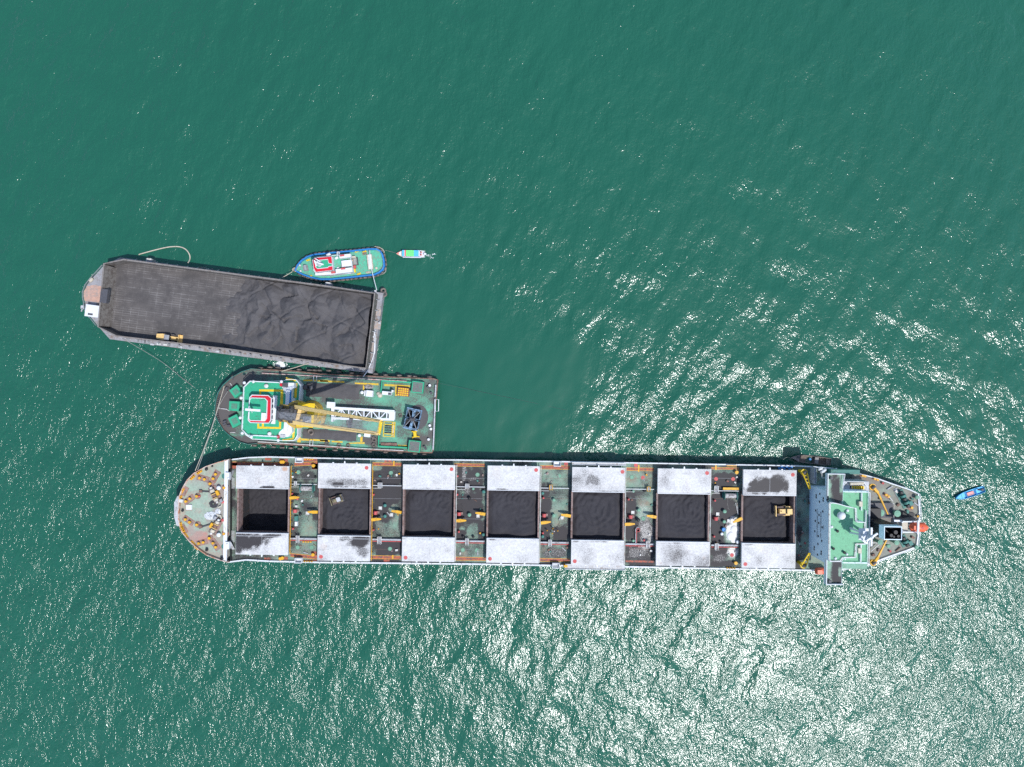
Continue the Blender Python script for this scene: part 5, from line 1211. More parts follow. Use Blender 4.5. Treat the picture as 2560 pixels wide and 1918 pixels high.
vd = (bl(V, [(290, 800, 230, 620, 1.0), (560, 330, 300, 140, .85), (560, 1380, 300, 100, .85), (330, 1180, 120, 120, .3), (1300, 1460, 800, 26, .75), (1400, 180, 700, 32, .7), (1900, 280, 120, 30, .5)])
      + bl(W, [(1100, 1560, 900, 40, .6), (900, 300, 800, 22, .7), (1350, 920, 110, 200, .62), (1560, 720, 160, 90, .55), (620, 730, 140, 40, .75), (1400, 1250, 160, 150, .62), (860, 1400, 130, 90, .85), (1680, 640, 140, 60, .5), (1900, 420, 100, 100, .55), (1800, 1490, 110, 90, .5), (900, 560, 130, 90, .4), (850, 470, 100, 60, .6), (1250, 780, 130, 60, .5), (1500, 1150, 100, 120, .5)]))
vy = bl(V, [(1850, 352, 260, 16, .95), (1560, 1385, 40, 50, .9), (1620, 300, 30, 60, .8), (1950, 1385, 160, 14, .8)]) + bl(W, [(150, 372, 180, 18, .95), (800, 405, 220, 22, .95), (1330, 440, 240, 18, .95), (1315, 540, 20, 90, .9), (760, 460, 22, 80, .8), (80, 1395, 90, 20, .85), (290, 1405, 100, 14, .8), (620, 1425, 150, 16, .8), (715, 1370, 22, 90, .85), (1420, 1475, 90, 18, .8)])
sheet(X, 'deck', deckV, [(OL[0].x + .15, xe - .1, lambda x: np.interp(x, lX, lY) + .12, lambda x: np.interp(x, uX, uY) - .12)], ZV, vd, (), (), floor=.56, rfloor=.3)
for cr, pts in ((V, [(1640, 338), (2071, 345), (2071, 378), (1640, 365)]), (W, [(0, 348), (420, 368), (420, 395), (0, 380)]), (W, [(600, 390), (1010, 405), (1010, 440), (600, 415)]), (W, [(1110, 415), (1555, 440), (1555, 470), (1110, 450)]), (W, [(1300, 455), (1335, 457), (1330, 620), (1295, 620)]), (W, [(740, 440), (770, 440), (765, 520), (740, 520)]),
                (V, [(1540, 1330), (1598, 1335), (1598, 1425), (1540, 1420)]), (V, [(1600, 1355), (2071, 1380), (2071, 1405), (1600, 1390)]), (W, [(0, 1380), (170, 1385), (170, 1420), (0, 1410)]), (W, [(200, 1395), (390, 1405), (390, 1430), (200, 1420)]), (W, [(470, 1432), (770, 1417), (770, 1450), (470, 1445)]), (W, [(695, 1320), (735, 1320), (735, 1415), (695, 1415)]), (W, [(1345, 1465), (1505, 1470), (1505, 1495), (1345, 1490)])):
    X.poly('painted_path', cr, pts, ZV + .006, ZV + .012, worny)
X.put('rubbing_strake', MB().strip(OL, .38, ZV - .5, ZV + .12, True), rustm, xh)
X.put('bow_bulwark', MB().strip([OL[i] for i in (7, 6, 5, 4, 3, 2, 1, 0, -1, -2, -3, -4, -5, -6, -7)], .16, ZV + .1, ZV + 1.0), dkgreen, xh)
X.put('stern_guard', MB().strip([X.L(W(*p), ZV + 1) for p in ((1998, 430), (1985, 640))], .35, ZV, ZV + 1.0).strip([X.L(W(*p), ZV + 1) for p in ((1985, 690), (1965, 1250), (1950, 1550))], .38, ZV, ZV + 1.0), lgrey, xh)
gf = [X.L(W(*p), ZV + 1.3) for p in ((1982, 678), (2048, 682), (2044, 885), (1990, 888))]
X.put('stern_gate_frame', MB().strip(gf, .22, ZV + .9, ZV + 1.2, True), white)
# deck side rails (pale red and white pipe)
X.put('deck_side_rail', railing([X.L(q, ZV + 1) for q in (V(930, 228), V(1560, 262), V(2071, 292), W(700, 325), W(1500, 368))], ZV, 1.0, rt=.2, step=2.0), mat('pink_white_pipe', (.66, .50, .47), .6, dirt=(.5, .2, .18), damt=.5))
X.put('deck_side_rail', railing([X.L(q, ZV + 1) for q in (V(860, 1412), V(2071, 1488), W(700, 1530), W(1440, 1565))], ZV, 1.0, rt=.2, step=2.0), mat('pale_pipe', (.62, .58, .56), .6, dirt=(.4, .25, .22), damt=.4))
# tyre fenders hung along both sides
for q in [V(1070, 128), V(1205, 132), V(1575, 168), V(1755, 176), V(1840, 180), V(1925, 182), V(910, 140)] + [W(*p) for p in ((740, 235), (555, 228), (960, 243), (1135, 262), (1370, 270), (1540, 280), (1635, 288), (1890, 298), (150, 185), (330, 205))]:
    X.inst('tyre_fender', TY, q, 1.9)
for q in [V(x, y) for x, y in ((800, 1475), (960, 1490), (1130, 1500), (1280, 1510), (1430, 1520), (1590, 1530), (1780, 1540), (1930, 1545))] + [W(x, y) for x, y in ((70, 1550), (260, 1555), (450, 1562), (640, 1570), (850, 1578), (1130, 1590), (1380, 1600), (1640, 1618), (1800, 1625))]:
    X.inst('tyre_fender', TY, q, 1.9)
# accommodation: lower house with a green roof, second tier, wheelhouse
Z2, Z3, Z4 = 7.0, 9.6, 12.4
lowh = X.poly('main_house', V, [(640, 480), (730, 380), (1520, 340), (1595, 430), (1575, 720), (1560, 1000), (1545, 1330), (1480, 1400), (1230, 1395), (760, 1370), (650, 1300), (600, 1200)], ZV, Z2, white)
X.poly('house_deck_plating', V, [(655, 490), (740, 392), (1515, 350), (1580, 435), (1560, 720), (1545, 1000), (1530, 1325), (1475, 1390), (1235, 1385), (770, 1360), (660, 1290), (612, 1200)], Z2 + .004, Z2 + .03, bgreen, lowh)
X.put('house_rail', railing([X.L(V(*p), Z2 + 1) for p in ((1340, 335), (1520, 340), (1598, 430), (1575, 720))], Z2, 1.05, rt=.16, step=1.5), white, lowh)
X.put('house_rail', railing([X.L(V(*p), Z2 + 1) for p in ((1550, 1150), (1548, 1290), (1490, 1390), (1230, 1390))], Z2, 1.05, rt=.16, step=1.5), white, lowh)
for pts in (((1500, 400), (1545, 400), (1530, 650), (1490, 655)), ((1470, 1110), (1505, 1110), (1490, 1340), (1455, 1340)), ((1280, 1370), (1480, 1345), (1480, 1375), (1290, 1400)), ((1345, 300), (1530, 345), (1510, 370), (1345, 345))):
    X.poly('painted_path', V, pts, Z2 + .034, Z2 + .04, byellow, lowh)
uph = X.poly('cabin_house', V, [(618, 470), (725, 368), (1225, 392), (1480, 395), (1490, 480), (1440, 500), (1430, 660), (1475, 670), (1440, 960), (1440, 1140), (1450, 1240), (1380, 1330), (1220, 1330), (690, 1300), (590, 1200)], Z2, Z3, white)
X.poly('cabin_roof', V, [(630, 475), (730, 378), (1225, 400), (1270, 450), (1335, 600), (1330, 830), (1310, 1070), (1300, 1180), (1225, 1250), (1210, 1310), (690, 1290), (602, 1200)], Z3 + .004, Z3 + .05, bgreen, uph)
for pts in (((885, 508), (1300, 512), (1300, 548), (885, 545)), ((1255, 548), (1300, 548), (1290, 830), (1240, 832)), ((885, 545), (920, 545), (915, 600), (885, 600)), ((1240, 830), (1400, 820), (1300, 880), (1235, 885)), ((850, 1150), (1260, 1160), (1258, 1192), (848, 1185)), ((1228, 1060), (1265, 1060), (1260, 1160), (1225, 1160)), ((850, 1100), (885, 1100), (882, 1150), (850, 1150)), ((930, 1090), (965, 1090), (965, 1150), (930, 1150))):
    X.poly('painted_path', V, pts, Z3 + .054, Z3 + .06, byellow, uph)
X.put('roof_rail', railing([X.L(V(*p), Z3 + 1) for p in ((1220, 388), (725, 364), (616, 468), (600, 800), (586, 1200), (690, 1302), (1210, 1330))], Z3, 1.05, rt=.17, step=1.4), white, uph)
for x, y in ((655, 395), (600, 655), (585, 995), (620, 1258), (775, 1320), (810, 375), (1290, 375), (1235, 1380)): X.inst('flood_lamp', MB().vcyl(0, 0, 0, 1.4, .12).dome(0, 0, 1.4, .5, .4).mesh('flood_lamp', white, True), V(x, y), Z3)
for x0_, y0_, x1_, y1_, z1_, m in ((1105, 615, 1172, 1105, Z3 + .9, white), (1338, 525, 1402, 820, Z3 + 1.0, white), (1310, 1060, 1378, 1225, Z3 + .9, white), (918, 915, 995, 1050, Z4 + .6, white), (1265, 400, 1375, 468, Z3 + .5, dgrey), (1250, 1290, 1330, 1345, Z3 + .4, lgrey)):
    X.box('roof_box', V, x0_, y0_, x1_, y1_, Z3 if z1_ < Z4 else Z4, z1_, m, -1, parent=uph)
X.box('blue_stripe_panel', V, 1404, 530, 1425, 740, Z3, Z3 + .8, blue, parent=uph)
X.inst('red_fire_box', MB().cbox((0, 0, 0), .7, .9, .8).mesh('red_fire_box', red), V(1272, 430), Z3); X.inst('red_fire_box', bpy.data.meshes['red_fire_box'], V(1220, 1330), Z3)
X.inst('tank_dome', MB().vcyl(0, 0, 0, .8, .6).dome(0, 0, .8, .6, .4).mesh('tank_dome', white, True), V(1072, 1270), Z3)
br_ = [(720, 650), (760, 605), (1040, 612), (1095, 660), (1085, 1040), (1050, 1092), (730, 1082), (695, 1040)]
wh_ = X.poly('wheelhouse', V, br_, Z3 + .05, Z4, white)
X.poly('red_roof_band', V, [(728, 652), (765, 613), (1035, 620), (1085, 662), (1075, 1035), (1045, 1082), (735, 1073), (703, 1035)], Z4 + .003, Z4 + .03, red, wh_)
X.poly('wheelhouse_roof', V, [(715, 700), (745, 655), (980, 662), (1022, 705), (1010, 1010), (975, 1052), (730, 1045), (705, 1010)], Z4 + .034, Z4 + .07, bgreen, wh_)
X.put('roof_coaming', MB().strip([X.L(V(*p), Z4 + .3) for p in ((715, 700), (745, 655), (980, 662), (1022, 705), (1010, 1010), (975, 1052), (730, 1045), (705, 1010))], .2, Z4 + .03, Z4 + .35, True), white, wh_)
X.put('roof_edge', MB().strip([X.L(V(*p), Z4) for p in br_], .18, Z4 - .2, Z4 + .2, True), white, wh_)
for i, (p, q) in enumerate(zip(br_, br_[1:] + br_[:1])):
    a_, b_ = X.L(V(*p), Z4), X.L(V(*q), Z4); d = b_ - a_
    for j in range(max(1, int(d.length / 1.4))):
        f_ = (j + .5) / max(1, int(d.length / 1.4)); c_ = a_.lerp(b_, f_)
        X.put('bridge_window', MB().cbox((c_.x, c_.y, Z4 - 1.5), 1.0, .26, .9, math.atan2(d.y, d.x)), glass, wh_)
sc_ = X.put('mast', MB().cyl(X.L(V(775, 860), Z4), X.L(V(730, 850), Z4 + 5), .22), white)
X.put('radar_scanner', MB().beam(X.L(V(645, 855), Z4 + 4), X.L(V(905, 875), Z4 + 4), .7, .4), white, sc_)
X.put('mast_stay', MB().beam(X.L(V(700, 900), Z4), X.L(V(740, 850), Z4 + 4), .2).beam(X.L(V(760, 910), Z4), X.L(V(745, 850), Z4 + 4), .2), white, sc_)
X.inst('satellite_dish', MB().vcyl(0, 0, 0, .8, .15).dome(0, 0, .8, .7, .3).mesh('satellite_dish', offwhite), V(1020, 450), Z3)
# green winch houses on the bow and at the stern corners
for cr, x, y, w_, h_, an, top in ((V, 480, 545, 165, 165, 40, None), (V, 452, 798, 180, 165, 0, None), (V, 460, 1055, 165, 185, 30, None), (W, 1683, 472, 200, 200, -3, 1), (W, 1627, 1492, 205, 195, -3, 1)):
    o = X.box('winch_house', cr, x - w_ / 2, y - h_ / 2, x + w_ / 2, y + h_ / 2, ZV, ZV + 2.1, bgreen, an)
    s_ = .84 if top else .55
    X.box('dusty_lid', cr, x - w_ / 2 * s_, y - h_ / 2 * s_, x + w_ / 2 * s_, y + h_ / 2 * s_, ZV + 2.105, ZV + 2.14, mat('dusty_lid_%d' % x, (0.15, 0.145, 0.14) if top else (.10, .22, .16), .8, var=.3, scale=3, dirt=(.05, .28, .17), damt=.3, dscale=2), an, parent=o)
# bow winch chains
for pts in (((165, 825), (240, 840), (320, 850), (370, 880)), ((380, 400), (430, 470)), ((380, 1250), (470, 1250))): X.put('anchor_chain', MB().tube([X.L(V(*p), ZV + .25) for p in pts], .2, 5), chainm)
for x, y in ((330, 490), (420, 480), (300, 1060), (370, 1130), (640, 420), (430, 300), (300, 1100)): X.inst('deck_winch', MB().cyl((-.5, 0, .5), (.5, 0, .5), .4).cbox((0, 0, 0), 1.4, .9, .3).mesh('deck_winch', dgrey), V(x, y), ZV, rad(x % 90))
for i in range(15):                                        # studs along the bow plating
    X.inst('bow_stud', MB().cbox((0, 0, 0), .5, .28, .5).mesh('bow_stud', dgrey), V(165 + .0009 * (620 + i * 32 - 850) ** 2, 620 + i * 32), ZV)
# crane: pedestal, slewing house, A-frame and boom
pb = X.L(V(1790, 905), ZV)
ped = X.put('crane_pedestal', MB().vcyl(pb.x, pb.y, ZV, ZV + 3, 4.0, 3.2, 28).vcyl(pb.x, pb.y, ZV + 3, 15.5, 3.0, 2.9, 28).vcyl(pb.x, pb.y, 15.5, 18.0, 3.3, 4.3, 28), mat('pedestal_yellow', (0.55, 0.36, 0.06), .6, dirt=(.25, .18, .06), damt=.4), smooth=False)
zh = 18.0
olive = mat('dusty_crane_yellow', (0.46, 0.32, 0.09), .6, dirt=(.13, .10, .06), damt=.45)
hc = Vector((pb.x, pb.y, zh)); ba = rad(2)
bd = Vector((math.cos(0), 0, 0))
tipL, tipR = X.L(W(1055, 1062), 44), X.L(W(1015, 1270), 44)
ftL, ftR = X.L(V(1520, 812), 20.5), X.L(V(1450, 1075), 20.5)
bdir = ((tipL + tipR) / 2 - (ftL + ftR) / 2); bdir.z = 0; bdir.normalize(); bs = Vector((-bdir.y, bdir.x, 0)); bang = math.atan2(bdir.y, bdir.x)
hm_ = X.put('crane_house', MB().cbox((hc.x - bdir.x * 1.4, hc.y - bdir.y * 1.4, zh), 8.6, 5.4, .5, bang), olive, ped)
X.put('machinery_house', MB().cbox((hc.x - bdir.x * 2.4, hc.y - bdir.y * 2.4, zh + .5), 5.6, 3.0, 2.6, bang), dgrey, hm_)
X.put('counterweight', MB().cbox((hc.x - bdir.x * 5.2, hc.y - bdir.y * 5.2, zh + .3), 1.6, 4.2, 1.8, bang), dgrey, hm_)
for u in (-1.6, 1.6): X.put('hoist_drum', MB().cyl(hc - bdir * 1.0 + bs * u + Vector((0, 0, 3.4)) - bs * .9, hc - bdir * 1.0 + bs * u + Vector((0, 0, 3.4)) + bs * .9, .75, n=16), wire, hm_)
X.put('service_platform', MB().cbox((hc.x + bdir.x * 2.4, hc.y + bdir.y * 2.4, zh + .1), 5.2, 7.4, .18, bang), byellow, hm_)
X.put('operator_cab', MB().cbox((hc.x + bdir.x * 3.4 - bs.x * 1.2, hc.y + bdir.y * 3.4 - bs.y * 1.2, zh + .6), 2.0, 1.8, 2.2, bang), lgrey, hm_)
rng_ = MB().torus((hc.x, hc.y, zh - .2), 3.6, .38, n=28, m=8); X.put('slew_platform', rng_, olive, ped)
apx = hc - bdir * 3.2 + Vector((0, 0, 9.0))
af = MB()
for u in (-1, 1):
    af.beam(hc + bs * u * 2.3 + bdir * 1.0 + Vector((0, 0, .4)), apx + bs * u * .9, .45, .45)
    af.beam(hc + bs * u * 2.3 - bdir * 4.6 + Vector((0, 0, .4)), apx + bs * u * .9, .4, .4)
af.beam(apx - bs * 1.2, apx + bs * 1.2, .6, .6)
X.put('a_frame', af, dgrey, ped)
boompaint = mat('boom_cream_paint', (0.95, 0.66, 0.27), 0.5, dirt=(0.80, 0.50, 0.18), damt=0.2, var=.08, scale=.6)
boom = X.put('boom', MB().beam(ftL, tipL, 1.15, 1.25, .85, 1.0).beam(ftR, tipR, 1.15, 1.25, .85, 1.0), boompaint)
for f_, m, w_ in ((.06, cyellow, 1.0), (.37, olive, 1.0), (.68, dgrey, 1.0), (1.0, byellow, .9)): X.put('cross_tie', MB().beam(ftL.lerp(tipL, f_), ftR.lerp(tipR, f_), w_, .7), m, boom)
mid0, mid1 = (ftL + ftR) / 2, (tipL + tipR) / 2
for u in (-1.5, -1.1, -.75, -.4, 0, .3, .65, 1.0, 1.4):
    X.put('hoist_wire', MB().cyl(apx + bs * u * .6, mid1 + bs * u + Vector((0, 0, .9)), .045, n=5), lgrey, boom)
cg0, cg1 = X.L(W(1105, 1065), 45), X.L(W(1278, 1330), 45)
cgc = (cg0 + cg1) / 2; cw, chh = abs(cg1.x - cg0.x), abs(cg1.y - cg0.y)
hd = X.put('boom_head', MB().strip([(cgc.x - cw / 2, cgc.y - chh / 2), (cgc.x + cw / 2, cgc.y - chh / 2), (cgc.x + cw / 2, cgc.y + chh / 2), (cgc.x - cw / 2, cgc.y + chh / 2)], .24, 44.6, 44.9, True).strip([(cgc.x + cw * .28, cgc.y - chh / 2), (cgc.x + cw * .28, cgc.y + chh / 2)], .2, 44.6, 44.9).strip([(cgc.x - cw / 2, cgc.y - chh * .32), (cgc.x + cw * .5, cgc.y - chh * .32)], .2, 44.6, 44.9).strip([(cgc.x - cw / 2, cgc.y + chh * .32), (cgc.x + cw * .5, cgc.y + chh * .32)], .2, 44.6, 44.9), byellow, boom)
for i in range(4): 
    yy = cgc.y + (i - 1.5) * chh * .15
    X.put('sheave', MB().cyl((cgc.x - cw * .1, yy - .12, 44.6), (cgc.x - cw * .1, yy + .12, 44.6), .95, n=18), wire, boom)
X.put('head_platform', MB().box(cgc.x + cw * .3, cgc.y - chh * .46, 44.5, cgc.x + cw * .47, cgc.y + chh * .46, 44.58), ropem, boom)
for sg in (-1, 1):
    X.put('pendant', MB().cyl(apx + bs * sg * .9, mid1 + bs * sg * 1.9 + Vector((0, 0, .5)), .06, n=5), wire, boom)
# fall wires down to the grab
gq = X.L(W(1620, 1010), ZV + 4)
# white lattice walkway beside the boom
wz = ZV + 2.6
tp = [(215, 745), (215, 870), (340, 855), (1290, 885), (1285, 1032), (340, 1000), (250, 1000), (245, 1050), (210, 1050)]
truss = MB()
up_ = [X.L(W(*p), wz) for p in ((235, 830), (1285, 890))]; lo__ = [X.L(W(*p), wz) for p in ((235, 1010), (1280, 1028))]
truss.beam(up_[0], up_[1], .85, .4).beam(lo__[0], lo__[1], .75, .4)
for i in range(9):
    f_ = i / 8; p, q = up_[0].lerp(up_[1], f_), lo__[0].lerp(lo__[1], f_); truss.beam(p, q, .35, .3)
    if i < 8:
        q2 = lo__[0].lerp(lo__[1], (i + 1) / 8); p2 = up_[0].lerp(up_[1], (i + 1) / 8)
        truss.beam(p, q2, .3, .28) if i % 2 else truss.beam(q, p2, .3, .28)
    for c_ in (p, q): truss.beam((c_.x, c_.y, ZV), c_, .22)
tr_ = X.put('lattice_walkway', truss, white)
X.put('walkway_head', MB().cbox(X.L(W(190, 780), wz + .4) - Vector((0, 0, .6)), 2.6, 2.0, .9).strip([X.L(W(*p), wz) for p in ((212, 745), (212, 1065))], .6, ZV, wz + .3), white, tr_)
X.put('pipe_rack', (lambda mb: [mb.cyl(X.L(W(250 + 115 * i + 22 * j, 880), wz - .8), X.L(W(255 + 115 * i + 22 * j, 1010), wz - .8), .1, n=6) for i in range(9) for j in range(3)] and mb)(MB()), chainm, tr_)
X.put('walkway_end', MB().box(*X.rect(W, 1190, 895, 1290, 1030, wz + .3)[:2], ZV + 1, *X.rect(W, 1190, 895, 1290, 1030, wz + .3)[2:], wz + .3), white, tr_)
# side bunkers, tanks, boxes
def pen(x0_, y0_, x1_, y1_, closed=False):
    a_, b_, c_, d_ = X.rect(W, x0_, y0_, x1_, y1_, ZV + 1.2)
    X.put('cargo_pen', MB().strip([(a_, b_), (a_, d_), (c_, d_)] + ([(c_, b_)] if closed else []), .5, ZV, ZV + 1.2), bgreen)
pen(1058, 375, 1575, 575); 
a_, b_, c_, d_ = X.rect(W, 1010, 1320, 1510, 1505, ZV + 1.1)
X.put('cargo_pen', MB().strip([(a_, d_), (a_, b_), (c_, b_)], .45, ZV, ZV + 1.1), bgreen)
for x, y in ((735, 560), (690, 1300)): X.inst('tank', MB().vcyl(0, 0, 0, 1.1, .55).dome(0, 0, 1.1, .55, .3).mesh('tank', white, True), W(x, y), ZV)
X.box('generator_box', W, 795, 528, 910, 635, ZV, ZV + 1.9, white, -2); X.box('generator_box', W, 760, 1262, 865, 1330, ZV, ZV + 1.9, white, -2); X.box('pump_box', W, 762, 528, 785, 622, ZV, ZV + 1.2, white, -2)
ge = X.box('compressor_set', W, 1070, 545, 1230, 605, ZV, ZV + 2.2, white, -2); X.box('intake_grille', W, 1175, 565, 1225, 605, ZV + 2.2, ZV + 2.28, dgrey, -2, parent=ge); X.box('exhaust_stub', W, 1235, 520, 1262, 560, ZV, ZV + 2.8, white, parent=ge)
tp_ = free(X, X.put('tarpaulin_heap', MB().dome(*X.L(W(1035, 610), ZV)[:2], ZV, .9, 1.0, 9, 3).dome(*X.L(W(1010, 580), ZV)[:2], ZV, .7, .8, 8, 3), ropem), 'pale tarpaulin heap between the white boxes on the crane deck', 'tarpaulin')
yc = T('yellow_crate', 'orange framed crate with yellow slats near the crane barge stern', 'crate', *W(1447, 552), ZV, -5.4)
yc.put('frame', MB().box(-1.85, -1.4, 0, 1.85, 1.4, 1.45), orange)
for i in range(5):
    for j in range(4): yc.put('slat', MB().cbox((-1.4 + i * .7, -1.02 + j * .68, 1.45), .5, .42, .1), byellow)
hr = free(X, heap_rope(X, 'chain_heap', W, 845, 462, 175, 75, ZV, chainm, n=22, r=.13, seed=12, zz=.8), 'heap of pale chain on the yellow line of the crane deck', 'chain')
X.put('stowed_spar', MB().beam(X.L(W(1055, 1450), ZV + .4), X.L(W(1330, 1455), ZV + .4), .9, .4), rustm)
for q, s_, l in ((W(1390, 955), .75, 'small tyre lying between the white lattice end and the blue grab'), (W(935, 1375), 1.0, 'middle one of three tyres beside the south white box'), (W(908, 1302), .9, 'northern one of three tyres beside the south white box'), (W(930, 1466), .9, 'southern one of three tyres beside the south white box'), (W(120, 1440), .8, 'old tyre by the south rail, first from the deckhouse'), (W(330, 1470), .8, 'old tyre by the south rail, second from the deckhouse'), (W(490, 1475), .8, 'old tyre by the south rail, third from the deckhouse'), (W(500, 1085), 1.0, 'tyre lying on green deck between the two boom legs'), (V(1780, 1245), 1.25, 'large tyre on the south coal bed near the deckhouse')):
    free(X, X.inst('tyre', TF, q, ZV + (.5 if s_ > 1.2 else .02), 0, s_), l, 'tyre', 'old tyres on the crane deck')
for x, y in ((1870, 470), (1900, 440), (1810, 1500), (1830, 1530), (1925, 570), (1920, 1190), (1880, 1370), (1900, 1130)): X.inst('stern_bollard', MB().vcyl(0, 0, 0, .8, .3).vcyl(0, 0, .8, .95, .42).mesh('stern_bollard', dgrey if x % 20 else white), W(x, y), ZV)
X.inst('gate_ladder', MB().strip([(-.5, -.9), (.5, -.9), (.5, .9), (-.5, .9)], .14, 1, 1.2, True).mesh('gate_ladder', white), V(1865, 318), ZV, 0); X.inst('gate_ladder', bpy.data.meshes['gate_ladder'], V(1800, 1430), ZV)
for x, y in ((1700, 470), (1800, 480)): X.inst('cable_drum', MB().cyl((-.6, 0, .8), (.6, 0, .8), .8).mesh('cable_drum', dgrey), V(x, y), ZV, rad(20))
# coal spread in the side bays
def coal_layer(label, pts, cr_list, z, hgt, seed):
    ps = [X.L(q, z) for q in pts]; xs_ = [p.x for p in ps]; ys_ = [p.y for p in ps]; cx, cy = sum(xs_) / len(xs_), sum(ys_) / len(ys_)
    w, h = (max(xs_) - min(xs_)) / 2, (max(ys_) - min(ys_)) / 2
    def hf(Xx, Yy):
        e = np.minimum(w - np.abs(Xx), h - np.abs(Yy)); return z + np.clip(e / 1.2, -.2, 1) * hgt * (.6 + .8 * fbm(Xx * .3, Yy * .3, seed)) - .05 + (fbm(Xx, Yy, seed + 2) - .5) * .15
    me = heightfield('coal_layer', coalb, -w, -h, w, h, hf, .3, keep=lambda x, y, zz: (zz > z + .01) & ((np.abs(x / w) ** 6 + np.abs(y / h) ** 6) < 1.1))
    tag(link('coal_layer', me, None, X.l2w((cx, cy, 0)), X.a), label, 'coal')
coal_layer('flat coal bed on the north side of the crane deck, crossed by the boom shadow', [V(1690, 395), V(1690, 640), W(685, 420), W(685, 680)], None, ZV, .5, 31)
coal_layer('flat coal bed on the south side of the crane deck with an old tyre', [V(1625, 1165), V(1625, 1365), W(640, 1235), W(640, 1410)], None, ZV, .45, 37)
gc = X.L(W(1690, 985), ZV)
me = heightfield('coal_heap', coalb, -3.6, -4.3, 3.6, 4.3, lambda x, y: ZV + .02 + .55 * np.clip(1.05 - (x / 3.3) ** 2 - (y / 4.0) ** 2, -.2, 1) ** 1 + (fbm(x, y, 77) - .5) * .1, .25, keep=lambda x, y, z: (x / 3.3) ** 2 + (y / 4.0) ** 2 < 1.03)
tag(link('coal_heap', me, None, X.l2w((gc.x, gc.y, 0)), X.a), 'low oval coal heap under the blue grab on the crane deck', 'coal')

# grab bucket resting on deck
Gb = T('grab_bucket', 'pale blue clamshell grab bucket standing at the stern of the floating crane', 'grab', *W(1615, 1015), ZV, -3.4 - 9)
gw, gl, gz = 4.9, 6.6, 2.9
for sg in (-1, 1):
    for sy in (-1, 1):
        Gb.put('shell_frame', MB().strip([(sg * gw * .26 - gw * .20, sy * gl * .25 - gl * .21), (sg * gw * .26 + gw * .20, sy * gl * .25 - gl * .21), (sg * gw * .26 + gw * .20, sy * gl * .25 + gl * .21), (sg * gw * .26 - gw * .20, sy * gl * .25 + gl * .21)], .2, .1, gz, True), gblue)
    Gb.put('shell_floor', MB().prism([(sg * gw * .06, -gl * .46), (sg * gw * .46, -gl * .46), (sg * gw * .46, gl * .46), (sg * gw * .06, gl * .46)], .05, .6), black)
for sy in (-1, 1):
    Gb.put('end_beam', MB().box(-gw * .5, sy * gl * .47 - .32, gz - .6, gw * .5, sy * gl * .47 + .32, gz), gblue)
    Gb.put('closing_plate', MB().prism([(-.55, sy * gl * .45), (.55, sy * gl * .45), (.12, sy * .5), (-.12, sy * .5)], gz, gz + .25), gblue)
Gb.put('head_block', MB().cbox((0, 0, gz), 1.7, 1.2, 1.1), dgrey)
for sg in (-1, 1):
    for sy in (-1, 1): Gb.put('link_arm', MB().beam((sg * .5, sy * .4, gz + 1.0), (sg * gw * .42, sy * gl * .44, gz), .16), greyp)
Gb.put('sheave_block', MB().cyl((-.5, 0, gz + 1.3), (.5, 0, gz + 1.3), .5), dgrey)
# yellow spare grab
Yg = T('spare_grab', 'small yellow four-armed grab on the crane deck just south of the blue grab', 'grab', *W(1648, 1275), ZV, 8)
Yg.put('hub', MB().cbox((0, 0, .2), .9, 1.8, 1.4), byellow)
for sx in (-1, 1):
    for sy in (-1, 1): Yg.put('arm', MB().beam((sx * .3, sy * .6, 1.2), (sx * 1.1, sy * 1.15, .15), .3, .4), byellow)
Yg.put('cross_bar', MB().beam((-.9, .9, 1.3), (.9, .9, 1.3), .3).beam((-.9, -.9, 1.3), (.9, -.9, 1.3), .3), byellow)
# ------------------------------------------------------------------ tug
ZT_ = 1.7
Tg = T('tugboat', 'green decked tug with blue bulwarks and a red wheelhouse roof beside the barge', 'tugboat', *U(1180, 490), 0, 6.8)
tol = [(300, 600), (345, 500), (420, 410), (540, 330), (680, 290), (1000, 255), (1400, 220), (1750, 180), (1900, 180), (1985, 225), (2020, 290), (2048, 400), (2055, 510), (2030, 580), (1950, 645), (1850, 685), (1400, 735), (1000, 775), (800, 775), (600, 735), (450, 680), (345, 630)]
TO = [Tg.L(U(*p), ZT_ + .9) for p in tol]
th = Tg.put('hull', MB().prism([(p.x, p.y) for p in TO], -1.5, ZT_, top=True), hullblk)
Tg.put('deck', MB().prism([(p.x * .985, p.y * .97) for p in TO], ZT_ + .004, ZT_ + .04), tugdeck)
Tg.put('bulwark', MB().strip(TO, .48, ZT_ - .6, ZT_ + .95, True), blue, th)
Tg.put('bulwark_cap', MB().strip([(p.x * .985, p.y * .965) for p in TO], .12, ZT_ + .02, ZT_ + .9, True), lgrey, th)
# tyre fenders all round
per = []; n = len(TO)
for i in range(n):
    a_, b_ = TO[i], TO[(i + 1) % n]
    per.append((b_ - a_).length)
tot = sum(per); NT = 46
for j in range(NT):
    s_ = tot * j / NT; i = 0
    while s_ > per[i]: s_ -= per[i]; i += 1
    a_, b_ = TO[i], TO[(i + 1) % n]; q = a_.lerp(b_, s_ / per[i]); d = (b_ - a_).normalized(); nrm = Vector((d.y, -d.x, 0))
    if nrm.dot(q) < 0: nrm = -nrm
    link('tyre_fender', TY, Tg.o, (q.x + nrm.x * .5, q.y + nrm.y * .5, 1.35), math.atan2(d.y, d.x), .82)
Tg.put('stern_fender_rope', MB().tube([Tg.L(U(*p), 1.2) for p in ((1870, 130), (1960, 145), (2030, 185), (2060, 240), (2040, 265))], .13), ropem); Tg.put('stern_fender_rope', MB().tube([Tg.L(U(*p), 1.2) for p in ((2065, 530), (2095, 570), (2090, 620), (2050, 665), (1900, 715), (1600, 760), (1460, 775))], .12), drope)
